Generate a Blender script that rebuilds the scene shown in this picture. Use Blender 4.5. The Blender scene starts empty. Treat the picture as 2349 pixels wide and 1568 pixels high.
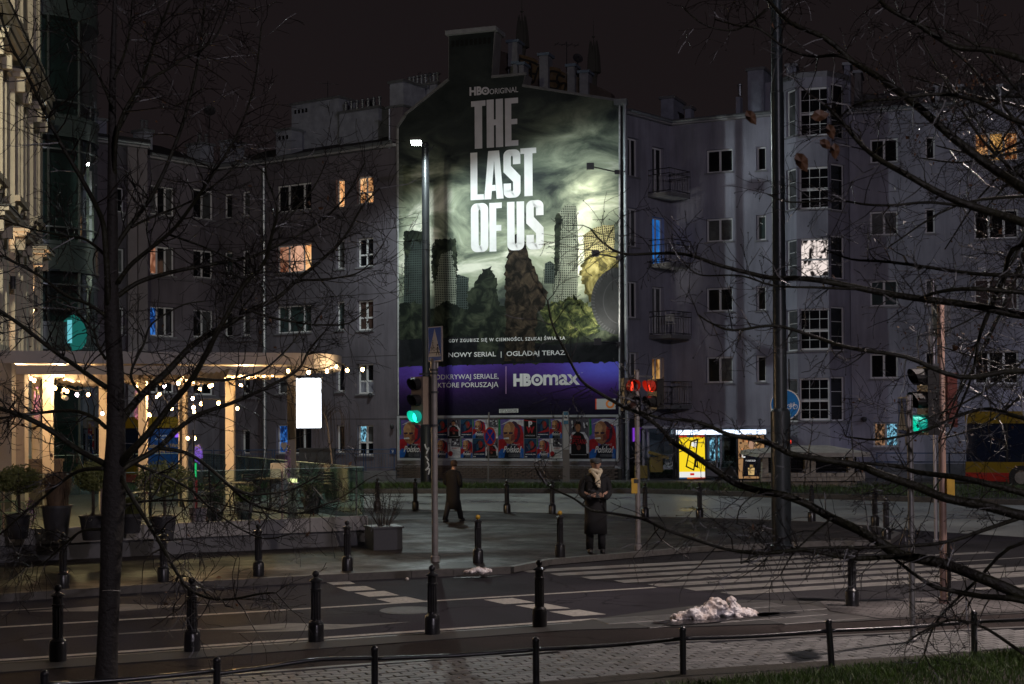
import bpy, bmesh, math, random
from mathutils import Vector, Matrix, noise
import numpy as np
random.seed(7)
R = math.radians
sc = bpy.context.scene
col = sc.collection

# ------------------------------------------------------------------ camera
CX, F, CYO = 1174.5, 3262.0, 898.0
CAMZ, TILT, ROLL = 2.9, 0.016, -0.0065
cam_d = bpy.data.cameras.new('camera'); cam = bpy.data.objects.new('camera', cam_d); col.objects.link(cam)
cam_d.sensor_width = 36.0; cam_d.lens = 50.0
cam_d.shift_y = (CYO - 784.0) / 2349.0
cam_d.clip_start = 0.1; cam_d.clip_end = 2000
RM = Matrix.Rotation(math.pi / 2 + TILT, 3, 'X') @ Matrix.Rotation(ROLL, 3, 'Z')
cam.matrix_world = Matrix.Translation((0, 0, CAMZ)) @ RM.to_4x4()
cam_d.dof.use_dof = True; cam_d.dof.focus_distance = 45.0; cam_d.dof.aperture_fstop = 9.0
sc.camera = cam
EYE = Vector((0, 0, CAMZ))
def ray(x, y): return RM @ Vector(((x - CX) / F, (CYO - y) / F, -1))
def at(x, y, Y):
    d = ray(x, y); return EYE + d * (Y / d.y)
def gnd(x, y, z=0.0):
    d = ray(x, y); return EYE + d * ((z - CAMZ) / d.z)

# ------------------------------------------------------------------ world, view
W = bpy.data.worlds.new('World'); sc.world = W; W.use_nodes = True
wt = W.node_tree; wt.nodes.clear()
wo = wt.nodes.new('ShaderNodeOutputWorld'); bg = wt.nodes.new('ShaderNodeBackground')
tc = wt.nodes.new('ShaderNodeTexCoord'); sx = wt.nodes.new('ShaderNodeSeparateXYZ'); rp = wt.nodes.new('ShaderNodeValToRGB')
nz = wt.nodes.new('ShaderNodeTexNoise'); nz.inputs['Scale'].default_value = 2.2
mxw = wt.nodes.new('ShaderNodeMixRGB'); mxw.blend_type = 'MULTIPLY'; mxw.inputs[0].default_value = 0.3
wt.links.new(tc.outputs['Generated'], sx.inputs[0]); wt.links.new(sx.outputs['Z'], rp.inputs[0])
wt.links.new(tc.outputs['Generated'], nz.inputs['Vector'])
wt.links.new(rp.outputs[0], mxw.inputs[1]); wt.links.new(nz.outputs['Fac'], mxw.inputs[2])
wt.links.new(mxw.outputs[0], bg.inputs[0]); wt.links.new(bg.outputs[0], wo.inputs[0])
rp.color_ramp.elements[0].position = 0.0; rp.color_ramp.elements[0].color = (0.0165, 0.0118, 0.0125, 1)
rp.color_ramp.elements[1].position = 0.6; rp.color_ramp.elements[1].color = (0.0085, 0.0068, 0.0078, 1)
bg.inputs[1].default_value = 0.90
sc.view_settings.view_transform = 'Standard'; sc.view_settings.look = 'None'
sc.view_settings.exposure = 0.0; sc.view_settings.gamma = 1.0; sc.view_settings.use_curve_mapping = False
sc.cycles.use_denoising = True
sc.cycles.max_bounces = 5; sc.cycles.diffuse_bounces = 2; sc.cycles.glossy_bounces = 3
sc.cycles.transparent_max_bounces = 12; sc.cycles.transmission_bounces = 4
sc.cycles.caustics_reflective = False; sc.cycles.caustics_refractive = False
sc.cycles.sample_clamp_indirect = 3.0

# ------------------------------------------------------------------ materials
def srgb(h):
    v = [int(h[i:i+2], 16) / 255 for i in (0, 2, 4)]
    return tuple(c / 12.92 if c <= .04045 else ((c + .055) / 1.055) ** 2.4 for c in v) + (1,)
MATS = {}
def mat(name, c=(.5, .5, .5), rough=.6, metal=0.0, emit=None, es=0.0, var=0.0, vs=3.0, bump=0.0, bs=60.0, spec=0.5, c2=None, coat=0.0):
    if name in MATS: return MATS[name]
    m = bpy.data.materials.new(name); m.use_nodes = True; nt = m.node_tree; b = nt.nodes['Principled BSDF']
    if isinstance(c, str): c = srgb(c)
    c = tuple(c)[:3] + (1,)
    b.inputs['Base Color'].default_value = c; b.inputs['Roughness'].default_value = rough
    b.inputs['Metallic'].default_value = metal; b.inputs['Specular IOR Level'].default_value = spec
    b.inputs['Coat Weight'].default_value = coat
    if emit:
        b.inputs['Emission Color'].default_value = tuple(emit)[:3] + (1,); b.inputs['Emission Strength'].default_value = es
    if var or bump or c2:
        t = nt.nodes.new('ShaderNodeTexCoord')
    if var or c2:
        n = nt.nodes.new('ShaderNodeTexNoise'); n.inputs['Scale'].default_value = vs; n.inputs['Detail'].default_value = 8; n.inputs['Roughness'].default_value = .65
        r_ = nt.nodes.new('ShaderNodeValToRGB'); r_.color_ramp.elements[0].position = .32; r_.color_ramp.elements[1].position = .68
        d = c2[:3] if c2 else tuple(x * (1 - var) for x in c[:3])
        u = c[:3] if c2 else tuple(min(1, x * (1 + var * .6)) for x in c[:3])
        r_.color_ramp.elements[0].color = tuple(d) + (1,); r_.color_ramp.elements[1].color = tuple(u) + (1,)
        nt.links.new(t.outputs['Object'], n.inputs['Vector']); nt.links.new(n.outputs['Fac'], r_.inputs[0]); nt.links.new(r_.outputs[0], b.inputs['Base Color'])
    if bump:
        n2 = nt.nodes.new('ShaderNodeTexNoise'); n2.inputs['Scale'].default_value = bs; n2.inputs['Detail'].default_value = 4
        bp = nt.nodes.new('ShaderNodeBump'); bp.inputs['Strength'].default_value = bump; bp.inputs['Distance'].default_value = .02
        nt.links.new(t.outputs['Object'], n2.inputs['Vector']); nt.links.new(n2.outputs['Fac'], bp.inputs['Height']); nt.links.new(bp.outputs[0], b.inputs['Normal'])
    MATS[name] = m; return m
def emat(name, c, s):
    if name in MATS: return MATS[name]
    m = bpy.data.materials.new(name); m.use_nodes = True; nt = m.node_tree; nt.nodes.clear()
    o = nt.nodes.new('ShaderNodeOutputMaterial'); e = nt.nodes.new('ShaderNodeEmission')
    e.inputs[0].default_value = tuple(c)[:3] + (1,); e.inputs[1].default_value = s; nt.links.new(e.outputs[0], o.inputs[0])
    MATS[name] = m; return m
def glassmat(name, tint=(.8, .9, .88), f=.12, rough=.01, gloss=(.9, .95, .95)):
    if name in MATS: return MATS[name]
    m = bpy.data.materials.new(name); m.use_nodes = True; nt = m.node_tree; nt.nodes.clear(); N = nt.nodes.new
    o = N('ShaderNodeOutputMaterial'); t = N('ShaderNodeBsdfTransparent'); g = N('ShaderNodeBsdfGlossy'); mx = N('ShaderNodeMixShader'); lw = N('ShaderNodeLayerWeight'); ma = N('ShaderNodeMath')
    t.inputs[0].default_value = tuple(tint) + (1,); g.inputs['Color'].default_value = tuple(gloss) + (1,); g.inputs['Roughness'].default_value = rough
    lw.inputs[0].default_value = .22; ma.operation = 'MULTIPLY_ADD'; ma.inputs[1].default_value = .65; ma.inputs[2].default_value = f; ma.use_clamp = True
    nt.links.new(lw.outputs['Facing'], ma.inputs[0]); nt.links.new(ma.outputs[0], mx.inputs[0]); nt.links.new(t.outputs[0], mx.inputs[1]); nt.links.new(g.outputs[0], mx.inputs[2]); nt.links.new(mx.outputs[0], o.inputs[0])
    MATS[name] = m; return m

# ------------------------------------------------------------------ object helpers
def tagobj(o, label=None, cat=None, group=None, kind=None):
    if label: o['label'] = label
    if cat: o['category'] = cat
    if group: o['group'] = group
    if kind: o['kind'] = kind
    return o
def thing(name, label, cat, loc=(0, 0, 0), rz=0.0, group=None):
    o = bpy.data.objects.new(name, None); o.empty_display_size = .2; col.objects.link(o)
    o.location = loc; o.rotation_euler = (0, 0, rz)
    return tagobj(o, label, cat, group)
def rootmat(o):
    while o.parent: o = o.parent
    return Matrix.Translation(o.location) @ Matrix.Rotation(o.rotation_euler.z, 4, 'Z')
class MB:
    def __init__(s): s.v = []; s.f = []; s.uv = None; s.mi = []; s.cur = 0
    def add(s, vs, fs):
        b = len(s.v); s.v += [tuple(p) for p in vs]
        for f in fs: s.f.append([b + i for i in f]); s.mi.append(s.cur)
    def poly(s, pts): s.add(pts, [list(range(len(pts)))])
    def box(s, c, d, M=None):   # centre, full dims
        x, y, z = d[0] / 2, d[1] / 2, d[2] / 2
        vs = [Vector((sx_ * x, sy * y, sz * z)) for sz in (-1, 1) for sy in (-1, 1) for sx_ in (-1, 1)]
        if M: vs = [M @ p for p in vs]
        vs = [p + Vector(c) for p in vs]
        s.add(vs, [(0, 2, 3, 1), (4, 5, 7, 6), (0, 1, 5, 4), (2, 6, 7, 3), (0, 4, 6, 2), (1, 3, 7, 5)])
    def bar(s, a, b, w, h=None):  # square bar between two points
        a, b = Vector(a), Vector(b); h = h or w; d = (b - a); L = d.length
        if L < 1e-6: return
        q = d.to_track_quat('X', 'Z').to_matrix()
        s.box((a + b) / 2, (L, w, h), q)
    def tube(s, pts, rad, n=8, cap=True):
        pts = [Vector(p) for p in pts]
        if not hasattr(rad, '__len__'): rad = [rad] * len(pts)
        b = len(s.v); prev = None
        for i, p in enumerate(pts):
            t = (pts[min(i + 1, len(pts) - 1)] - pts[max(i - 1, 0)]).normalized()
            if prev is None:
                u = t.orthogonal().normalized()
            else:
                u = (prev - t * prev.dot(t)); u = u.normalized() if u.length > 1e-6 else t.orthogonal().normalized()
            prev = u; w = t.cross(u)
            for k in range(n):
                a = 2 * math.pi * k / n; s.v.append(tuple(p + (u * math.cos(a) + w * math.sin(a)) * rad[i]))
        for i in range(len(pts) - 1):
            for k in range(n):
                k2 = (k + 1) % n; s.f.append([b + i * n + k, b + i * n + k2, b + (i + 1) * n + k2, b + (i + 1) * n + k]); s.mi.append(s.cur)
        if cap:
            s.f.append([b + k for k in range(n)][::-1]); s.f.append([b + (len(pts) - 1) * n + k for k in range(n)]); s.mi += [s.cur] * 2
    def lathe(s, prof, n=16, c=(0, 0, 0), sx=1.0, sy=1.0):  # prof: (r, z)
        b = len(s.v); c = Vector(c)
        for r, z in prof:
            for k in range(n):
                a = 2 * math.pi * k / n; s.v.append((c.x + r * math.cos(a) * sx, c.y + r * math.sin(a) * sy, c.z + z))
        for i in range(len(prof) - 1):
            for k in range(n):
                k2 = (k + 1) % n; s.f.append([b + i * n + k, b + i * n + k2, b + (i + 1) * n + k2, b + (i + 1) * n + k]); s.mi.append(s.cur)
        s.f.append([b + k for k in range(n)][::-1]); s.f.append([b + (len(prof) - 1) * n + k for k in range(n)]); s.mi += [s.cur] * 2
    def prism(s, poly, depth):  # poly list of Vector (planar), depth vector
        n = len(poly); d = Vector(depth); a = [Vector(p) for p in poly]
        s.add(a + [p + d for p in a], [list(range(n)), list(range(2 * n - 1, n - 1, -1))] + [[i, n + i, n + (i + 1) % n, (i + 1) % n] for i in range(n)])
    def sphere(s, c, r, n=8, m=6, sq=1.0):
        prof = [(max(1e-4, r * math.sin(math.pi * i / m)), -r * sq * math.cos(math.pi * i / m)) for i in range(m + 1)]
        s.lathe(prof, n, c)
    def build(s, name, mt, parent=None, world=True, smooth=False, label=None, kind=None, fixn=True):
        me = bpy.data.meshes.new(name); me.from_pydata(s.v, [], s.f)
        if fixn and len(s.f) < 60000:
            bm = bmesh.new(); bm.from_mesh(me); bmesh.ops.recalc_face_normals(bm, faces=bm.faces); bm.to_mesh(me); bm.free()
        for m_ in (mt if isinstance(mt, (list, tuple)) else [mt]): me.materials.append(m_)
        if any(s.mi): me.polygons.foreach_set('material_index', s.mi)
        if smooth:
            me.polygons.foreach_set('use_smooth', [True] * len(me.polygons))
            if smooth == 'auto': me.set_sharp_from_angle(angle=R(35))
        if parent is not None and world: me.transform(rootmat(parent).inverted())
        o = bpy.data.objects.new(name, me); col.objects.link(o)
        if parent is not None: o.parent = parent
        if label: o['label'] = label
        if kind: o['kind'] = kind
        return o
def single(name, mb, mt, label, cat, loc, group=None, smooth=False):
    me = mb.build(name, mt, smooth=smooth); me.data.transform(Matrix.Translation(-Vector(loc))); me.location = loc
    return tagobj(me, label, cat, group)
def copy_tree(o, parent=None):
    c = o.copy(); col.objects.link(c)
    if parent is not None: c.parent = parent
    for ch in list(o.children): copy_tree(ch, c)
    return c
def place(proto, first, loc, rz, label):
    o = proto if first else copy_tree(proto)
    o.location = loc; o.rotation_euler = (0, 0, rz); o['label'] = label
    return o
def smoothpts(P, k=4):
    out = []; n = len(P)
    for i in range(n - 1):
        p0, p1, p2, p3 = P[max(i - 1, 0)], P[i], P[i + 1], P[min(i + 2, n - 1)]
        for j in range(k):
            t = j / k; out.append(0.5 * ((2 * p1) + (p2 - p0) * t + (2 * p0 - 5 * p1 + 4 * p2 - p3) * t * t + (3 * p1 - p0 - 3 * p2 + p3) * t ** 3))
    out.append(P[-1]); return out

# text: returns (verts, faces) normalised to the unit box
TC = {}
def textgeo(body, bold=0.0, shear=0.0, space=1.0, line=1.0):
    key = (body, bold, shear, space, line)
    if key in TC: return TC[key]
    cu = bpy.data.curves.new('t', 'FONT'); cu.body = body; cu.offset = bold; cu.shear = shear; cu.space_character = space; cu.space_line = line
    cu.resolution_u = 3
    o = bpy.data.objects.new('t', cu); col.objects.link(o); bpy.context.view_layer.update()
    me = bpy.data.meshes.new_from_object(o)
    vs = [v.co.copy() for v in me.vertices]; fs = [list(p.vertices) for p in me.polygons]
    bpy.data.objects.remove(o); bpy.data.meshes.remove(me)
    x0 = min(v.x for v in vs); x1 = max(v.x for v in vs); y0 = min(v.y for v in vs); y1 = max(v.y for v in vs)
    TC[key] = ([((v.x - x0) / (x1 - x0), (v.y - y0) / (y1 - y0)) for v in vs], fs)
    return TC[key]

# ------------------------------------------------------------------ facade planes
class Facade:
    def __init__(s, A, B, inset=.16):
        s.P = Vector((A.x, A.y, 0)); d = Vector((B.x - A.x, B.y - A.y, 0)); s.L = d.length; s.U = d.normalized()
        s.N = Vector((s.U.y, -s.U.x, 0))       # towards the street
        s.holes = []; s.inset = inset
    def hit(s, x, y):
        d = ray(x, y); t = (s.P - EYE).dot(s.N) / d.dot(s.N); p = EYE + d * t
        return (p - s.P).dot(s.U), p.z
    def w(s, u, z, n=0.0): return s.P + s.U * u + s.N * n + Vector((0, 0, z))
    def px(s, x, y, n=0.0):
        d = ray(x, y); t = (s.P + s.N * n - EYE).dot(s.N) / d.dot(s.N); return EYE + d * t
    def box(s, mb, u0, u1, z0, z1, n0, n1):
        P = [s.w(u, z, n) for n in (n0, n1) for z in (z0, z1) for u in (u0, u1)]
        mb.add(P, [(0, 1, 3, 2), (4, 6, 7, 5), (0, 4, 5, 1), (2, 3, 7, 6), (0, 2, 6, 4), (1, 5, 7, 3)])
    def quad(s, mb, u0, u1, z0, z1, n): mb.add([s.w(u0, z0, n), s.w(u1, z0, n), s.w(u1, z1, n), s.w(u0, z1, n)], [(0, 1, 2, 3)])
    def wall(s, mb, z0, z1, u0=0.0, u1=None, zt=None):
        u1 = s.L if u1 is None else u1
        us = sorted({round(v, 4) for v in [u0, u1] + [h[i] for h in s.holes for i in (0, 1)] if u0 <= v <= u1})
        zs = sorted({round(v, 4) for v in [z0, z1] + [h[i] for h in s.holes for i in (2, 3)] if z0 <= v <= z1})
        for i in range(len(us) - 1):
            for j in range(len(zs) - 1):
                cu, cz = (us[i] + us[i + 1]) / 2, (zs[j] + zs[j + 1]) / 2
                if any(h[0] < cu < h[1] and h[2] < cz < h[3] for h in s.holes): continue
                s.quad(mb, us[i], us[i + 1], zs[j], zs[j + 1], 0)
        for (a, b, c, d) in s.holes:
            k = -s.inset - .08
            for (p, q) in (((a, c), (b, c)), ((b, c), (b, d)), ((b, d), (a, d)), ((a, d), (a, c))):
                mb.add([s.w(*p, 0), s.w(*q, 0), s.w(*q, k), s.w(*p, k)], [(0, 1, 2, 3)])
    def text(s, mb, body, x0, y0, x1, y1, n=.01, bold=0.0, shear=0.0, space=1.0, line=1.0):
        g, fs = textgeo(body, bold, shear, space, line)
        u0, za = s.hit(x0, y0); u1, zb = s.hit(x1, y1)
        mb.add([s.w(u0 + (u1 - u0) * a, zb + (za - zb) * b, n) for a, b in g], fs)
FRAME_M = None
def window(fc, bld, x0, y0, x1, y1, cols=2, trans=(), pane='dark', fw=.07, sill=True, label=None, hole=True, paneover=None, framem=None, grid=None, weights=None, band=0.0):
    u0, zb = fc.hit(x0, y1); u1, zt = fc.hit(x1, y0)
    if hole: fc.holes.append((round(u0, 4), round(u1, 4), round(zb, 4), round(zt, 4)))
    n = -fc.inset; mb = MB()
    fc.box(mb, u0, u0 + fw, zb, zt, n - .06, n); fc.box(mb, u1 - fw, u1, zb, zt, n - .06, n)
    fc.box(mb, u0 + fw, u1 - fw, zb, zb + fw, n - .06, n); fc.box(mb, u0 + fw, u1 - fw, zt - fw, zt, n - .06, n)
    W_ = u1 - u0; ww = weights or [1] * cols; tot = sum(ww); cuts = [u0 + W_ * sum(ww[:i]) / tot for i in range(cols + 1)]
    for c in cuts[1:-1]: fc.box(mb, c - fw * .65, c + fw * .65, zb + fw, zt - fw, n - .055, n + .005)
    zs = [zb] + [zb + (zt - zb) * t for t in trans] + [zt]
    for c in zs[1:-1]:
        for i in range(cols): fc.box(mb, cuts[i] + fw * .66, cuts[i + 1] - fw * .66, c - fw * .5, c + fw * .5, n - .05, n - .002)
    if grid:
        gx, gz = grid
        for i in range(cols):
            for g in range(1, gx):
                c = cuts[i] + (cuts[i + 1] - cuts[i]) * g / gx; fc.box(mb, c - .012, c + .012, zb + fw, zt - fw, n - .03, n - .012)
            for g in range(1, gz):
                c = zb + (zt - zb) * g / gz; fc.box(mb, cuts[i] + fw, cuts[i + 1] - fw, c - .012, c + .012, n - .032, n - .014)
    wo_ = mb.build('window', framem or MATS['frame'], bld, label=label)
    if sill:
        m2 = MB(); fc.box(m2, u0 - .06, u1 + .06, zb - .07, zb - .003, n + .004, .07); m2.build('sill', MATS['sill'], wo_)
    k = 0
    for i in range(cols):
        for j in range(len(zs) - 1):
            m3 = MB(); fc.quad(m3, cuts[i] + fw * .3, cuts[i + 1] - fw * .3, zs[j] + .02, zs[j + 1] - .02, n - .035)
            pm = paneover[k] if paneover else pane; k += 1
            m3.build('pane', MATS['pane_' + pm], wo_, fixn=False)
    return wo_
# ------------------------------------------------------------------ shared materials
def litmat(name, c1, c2, s, scale=3.0, thr=(.35, .7), kind='noise'):
    m = bpy.data.materials.new(name); m.use_nodes = True; nt = m.node_tree; b = nt.nodes['Principled BSDF']; N = nt.nodes.new
    b.inputs['Base Color'].default_value = (.02, .02, .02, 1); b.inputs['Roughness'].default_value = .08
    t = N('ShaderNodeTexCoord'); mp = N('ShaderNodeMapping'); mp.inputs['Scale'].default_value = (scale, scale, scale * .55)
    n = N('ShaderNodeTexVoronoi') if kind == 'vor' else N('ShaderNodeTexNoise')
    if kind != 'vor': n.inputs['Scale'].default_value = 1.7; n.inputs['Detail'].default_value = 2; n.inputs['Distortion'].default_value = .8
    r_ = N('ShaderNodeValToRGB'); r_.color_ramp.elements[0].position = thr[0]; r_.color_ramp.elements[1].position = thr[1]
    r_.color_ramp.elements[0].color = tuple(c1) + (1,); r_.color_ramp.elements[1].color = tuple(c2) + (1,)
    nt.links.new(t.outputs['Object'], mp.inputs[0]); nt.links.new(mp.outputs[0], n.inputs['Vector'])
    nt.links.new(n.outputs['Color'] if kind == 'vor' else n.outputs['Fac'], r_.inputs[0])
    nt.links.new(r_.outputs[0], b.inputs['Emission Color']); b.inputs['Emission Strength'].default_value = s
    MATS[name] = m; return m
mat('frame', (.78, .78, .80), .4); mat('frame_dark', (.10, .10, .11), .4); mat('sill', (.22, .22, .24), .5)
mat('pane_dark', (.006, .007, .009), .06, spec=.6); mat('pane_curtain', (.09, .095, .10), .35, var=.5, vs=4)
mat('pane_green', (.05, .075, .075), .18, var=.3, vs=1.5); mat('pane_brown', (.075, .045, .038), .2, var=.4, vs=2)
litmat('pane_warm', (1.0, .38, .12), (1.0, .66, .33), .95, 2.5)
litmat('pane_warmdark', (.12, .035, .01), (1.0, .5, .2), .8, 3.2, (.42, .62))
litmat('pane_peach', (.22, .07, .035), (.75, .36, .22), .55, 2.2, (.4, .62))
litmat('pane_peachlit', (.55, .24, .13), (.95, .52, .34), .75, 2.2, (.3, .5))
litmat('pane_white', (.01, .008, .008), (1.0, .86, .80), .9, 1.7, (.46, .54))
litmat('pane_blue', (.01, .13, .55), (.03, .32, .95), .55, 1.5)
litmat('pane_bluedim', (.0, .02, .12), (.05, .25, .8), .7, 5, (.45, .65))
litmat('pane_sodium', (.10, .035, .006), (.9, .48, .14), .75, 1.0, (.4, .6))
litmat('pane_amberdim', (.02, .012, .006), (.55, .30, .16), .6, 5, (.45, .65))
litmat('pane_cyan', (.01, .03, .05), (.3, .75, 1.0), .8, 7, (.46, .6))
litmat('pane_sash', (.05, .05, .07), (.28, .30, .34), .35, 2)
def plastermat(name, c, dark=.62):
    m = bpy.data.materials.new(name); m.use_nodes = True; nt = m.node_tree; b = nt.nodes['Principled BSDF']; N = nt.nodes.new; L = nt.links.new
    t = N('ShaderNodeTexCoord'); mp = N('ShaderNodeMapping'); mp.inputs['Scale'].default_value = (1.6, 1.6, .16)
    n1 = N('ShaderNodeTexNoise'); n1.inputs['Scale'].default_value = 1.5; n1.inputs['Detail'].default_value = 7; n1.inputs['Roughness'].default_value = .7
    n2 = N('ShaderNodeTexNoise'); n2.inputs['Scale'].default_value = .45; n2.inputs['Detail'].default_value = 8; n3 = N('ShaderNodeTexNoise'); n3.inputs['Scale'].default_value = 30
    L(t.outputs['Object'], mp.inputs[0]); L(mp.outputs[0], n1.inputs['Vector']); L(t.outputs['Object'], n2.inputs['Vector']); L(t.outputs['Object'], n3.inputs['Vector'])
    r1 = N('ShaderNodeValToRGB'); r1.color_ramp.elements[0].position = .30; r1.color_ramp.elements[0].color = (dark, dark, dark * .97, 1); r1.color_ramp.elements[1].position = .56; r1.color_ramp.elements[1].color = (1, 1, 1, 1)
    r2 = N('ShaderNodeValToRGB'); r2.color_ramp.elements[0].position = .35; r2.color_ramp.elements[0].color = tuple(x * .78 for x in c) + (1,); r2.color_ramp.elements[1].position = .65; r2.color_ramp.elements[1].color = tuple(x * 1.14 for x in c) + (1,)
    mx = N('ShaderNodeMixRGB'); mx.blend_type = 'MULTIPLY'; mx.inputs[0].default_value = .75; L(n1.outputs['Fac'], r1.inputs[0]); L(n2.outputs['Fac'], r2.inputs[0]); L(r2.outputs[0], mx.inputs[1]); L(r1.outputs[0], mx.inputs[2]); L(mx.outputs[0], b.inputs['Base Color'])
    bp = N('ShaderNodeBump'); bp.inputs['Strength'].default_value = .35; bp.inputs['Distance'].default_value = .02; L(n3.outputs['Fac'], bp.inputs['Height']); L(bp.outputs[0], b.inputs['Normal']); b.inputs['Roughness'].default_value = .88; b.inputs['Specular IOR Level'].default_value = .2
    MATS[name] = m; return m
plaster = plastermat('plaster', (.165, .148, .178)); plaster_b = plastermat('plaster_blue', (.34, .34, .42))
plaster_d = mat('plaster_grey', (.22, .215, .22), .85, var=.25, vs=1.2, bump=.3, bs=30)
cream = mat('cream_plaster', (.52, .46, .36), .8, var=.12, vs=1.2, bump=.25, bs=40)
cream_t = mat('cream_trim', (.56, .50, .40), .7, var=.15, vs=3)
roofm = mat('bitumen_roof', (.018, .018, .022), .75, var=.3, vs=2)
zinc = mat('zinc', (.34, .37, .40), .38, .7, var=.2, vs=4)
chim = mat('chimney_plaster', (.30, .32, .40), .9, var=.3, vs=2, bump=.4, bs=25)
black_iron = mat('black_iron', (.012, .012, .014), .28, coat=.4, bump=.15, bs=40)
steel = mat('galvanised', (.32, .31, .30), .42, .6, var=.25, vs=6)
pole_pink = mat('grey_pole_paint', (.19, .175, .17), .45, .2, var=.25, vs=5, bump=.1)
mast_m = mat('mast_paint', (.020, .025, .029), .35, .3, var=.3, vs=3)

def asphalt(name, base, lo, hi, vs=.35, spec=.002, bump=.35):
    m = bpy.data.materials.new(name); m.use_nodes = True; nt = m.node_tree; b = nt.nodes['Principled BSDF']; N = nt.nodes.new; L = nt.links.new
    t = N('ShaderNodeTexCoord'); n1 = N('ShaderNodeTexNoise'); n1.inputs['Scale'].default_value = vs; n1.inputs['Detail'].default_value = 7
    n2 = N('ShaderNodeTexNoise'); n2.inputs['Scale'].default_value = 55; n2.inputs['Detail'].default_value = 3
    n3 = N('ShaderNodeTexVoronoi'); n3.inputs['Scale'].default_value = 90
    r1 = N('ShaderNodeValToRGB'); e = r1.color_ramp.elements; e[0].position = .3; e[1].position = .72
    e[0].color = tuple(x * .6 for x in base) + (1,); e[1].color = tuple(x * 1.45 for x in base) + (1,)
    r2 = N('ShaderNodeMapRange'); r2.inputs['From Min'].default_value = .35; r2.inputs['From Max'].default_value = .65; r2.inputs['To Min'].default_value = lo; r2.inputs['To Max'].default_value = hi
    mx = N('ShaderNodeMixRGB'); mx.blend_type = 'MULTIPLY'; mx.inputs[0].default_value = .55
    r3 = N('ShaderNodeValToRGB'); r3.color_ramp.elements[0].position = .3; r3.color_ramp.elements[0].color = (.35, .35, .35, 1); r3.color_ramp.elements[1].position = .68; r3.color_ramp.elements[1].color = (1.9, 1.9, 1.9, 1)
    bp = N('ShaderNodeBump'); bp.inputs['Strength'].default_value = bump; bp.inputs['Distance'].default_value = .008
    n4 = N('ShaderNodeTexVoronoi'); n4.feature = 'DISTANCE_TO_EDGE'; n4.inputs['Scale'].default_value = .22; nd = N('ShaderNodeTexNoise'); nd.inputs['Scale'].default_value = 1.4; nd.inputs['Detail'].default_value = 5
    vm = N('ShaderNodeVectorMath'); vm.operation = 'ADD'; rc = N('ShaderNodeValToRGB'); rc.color_ramp.elements[0].position = .0; rc.color_ramp.elements[0].color = (.25, .25, .25, 1); rc.color_ramp.elements[1].position = .006; rc.color_ramp.elements[1].color = (1, 1, 1, 1)
    mc = N('ShaderNodeMixRGB'); mc.blend_type = 'MULTIPLY'; mc.inputs[0].default_value = .8
    L(t.outputs['Object'], nd.inputs['Vector']); L(t.outputs['Object'], vm.inputs[0]); L(nd.outputs['Color'], vm.inputs[1]); L(vm.outputs[0], n4.inputs['Vector']); L(n4.outputs['Distance'], rc.inputs[0])
    for n in (n1, n2, n3): L(t.outputs['Object'], n.inputs['Vector'])
    L(n1.outputs['Fac'], r1.inputs[0]); L(n1.outputs['Fac'], r2.inputs[0]); L(n2.outputs['Fac'], r3.inputs[0]); L(r1.outputs[0], mx.inputs[1]); L(r3.outputs[0], mx.inputs[2])
    L(mx.outputs[0], mc.inputs[1]); L(rc.outputs[0], mc.inputs[2]); L(mc.outputs[0], b.inputs['Base Color']); L(r2.outputs[0], b.inputs['Roughness']); L(n3.outputs['Distance'], bp.inputs['Height']); L(bp.outputs[0], b.inputs['Normal'])
    b.inputs['Specular IOR Level'].default_value = spec
    MATS[name] = m; return m
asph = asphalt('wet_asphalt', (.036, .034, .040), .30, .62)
asph_lit = asphalt('soaked_headlit_asphalt', (.26, .27, .25), .25, .5, .5, .5, .3)  # wet gloss, with headlight glow put into the pale base colour
asph2 = asphalt('path_asphalt', (.034, .029, .028), .38, .62, .6)
asph3 = asphalt('patched_asphalt', (.034, .033, .036), .38, .62, .5)
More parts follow.
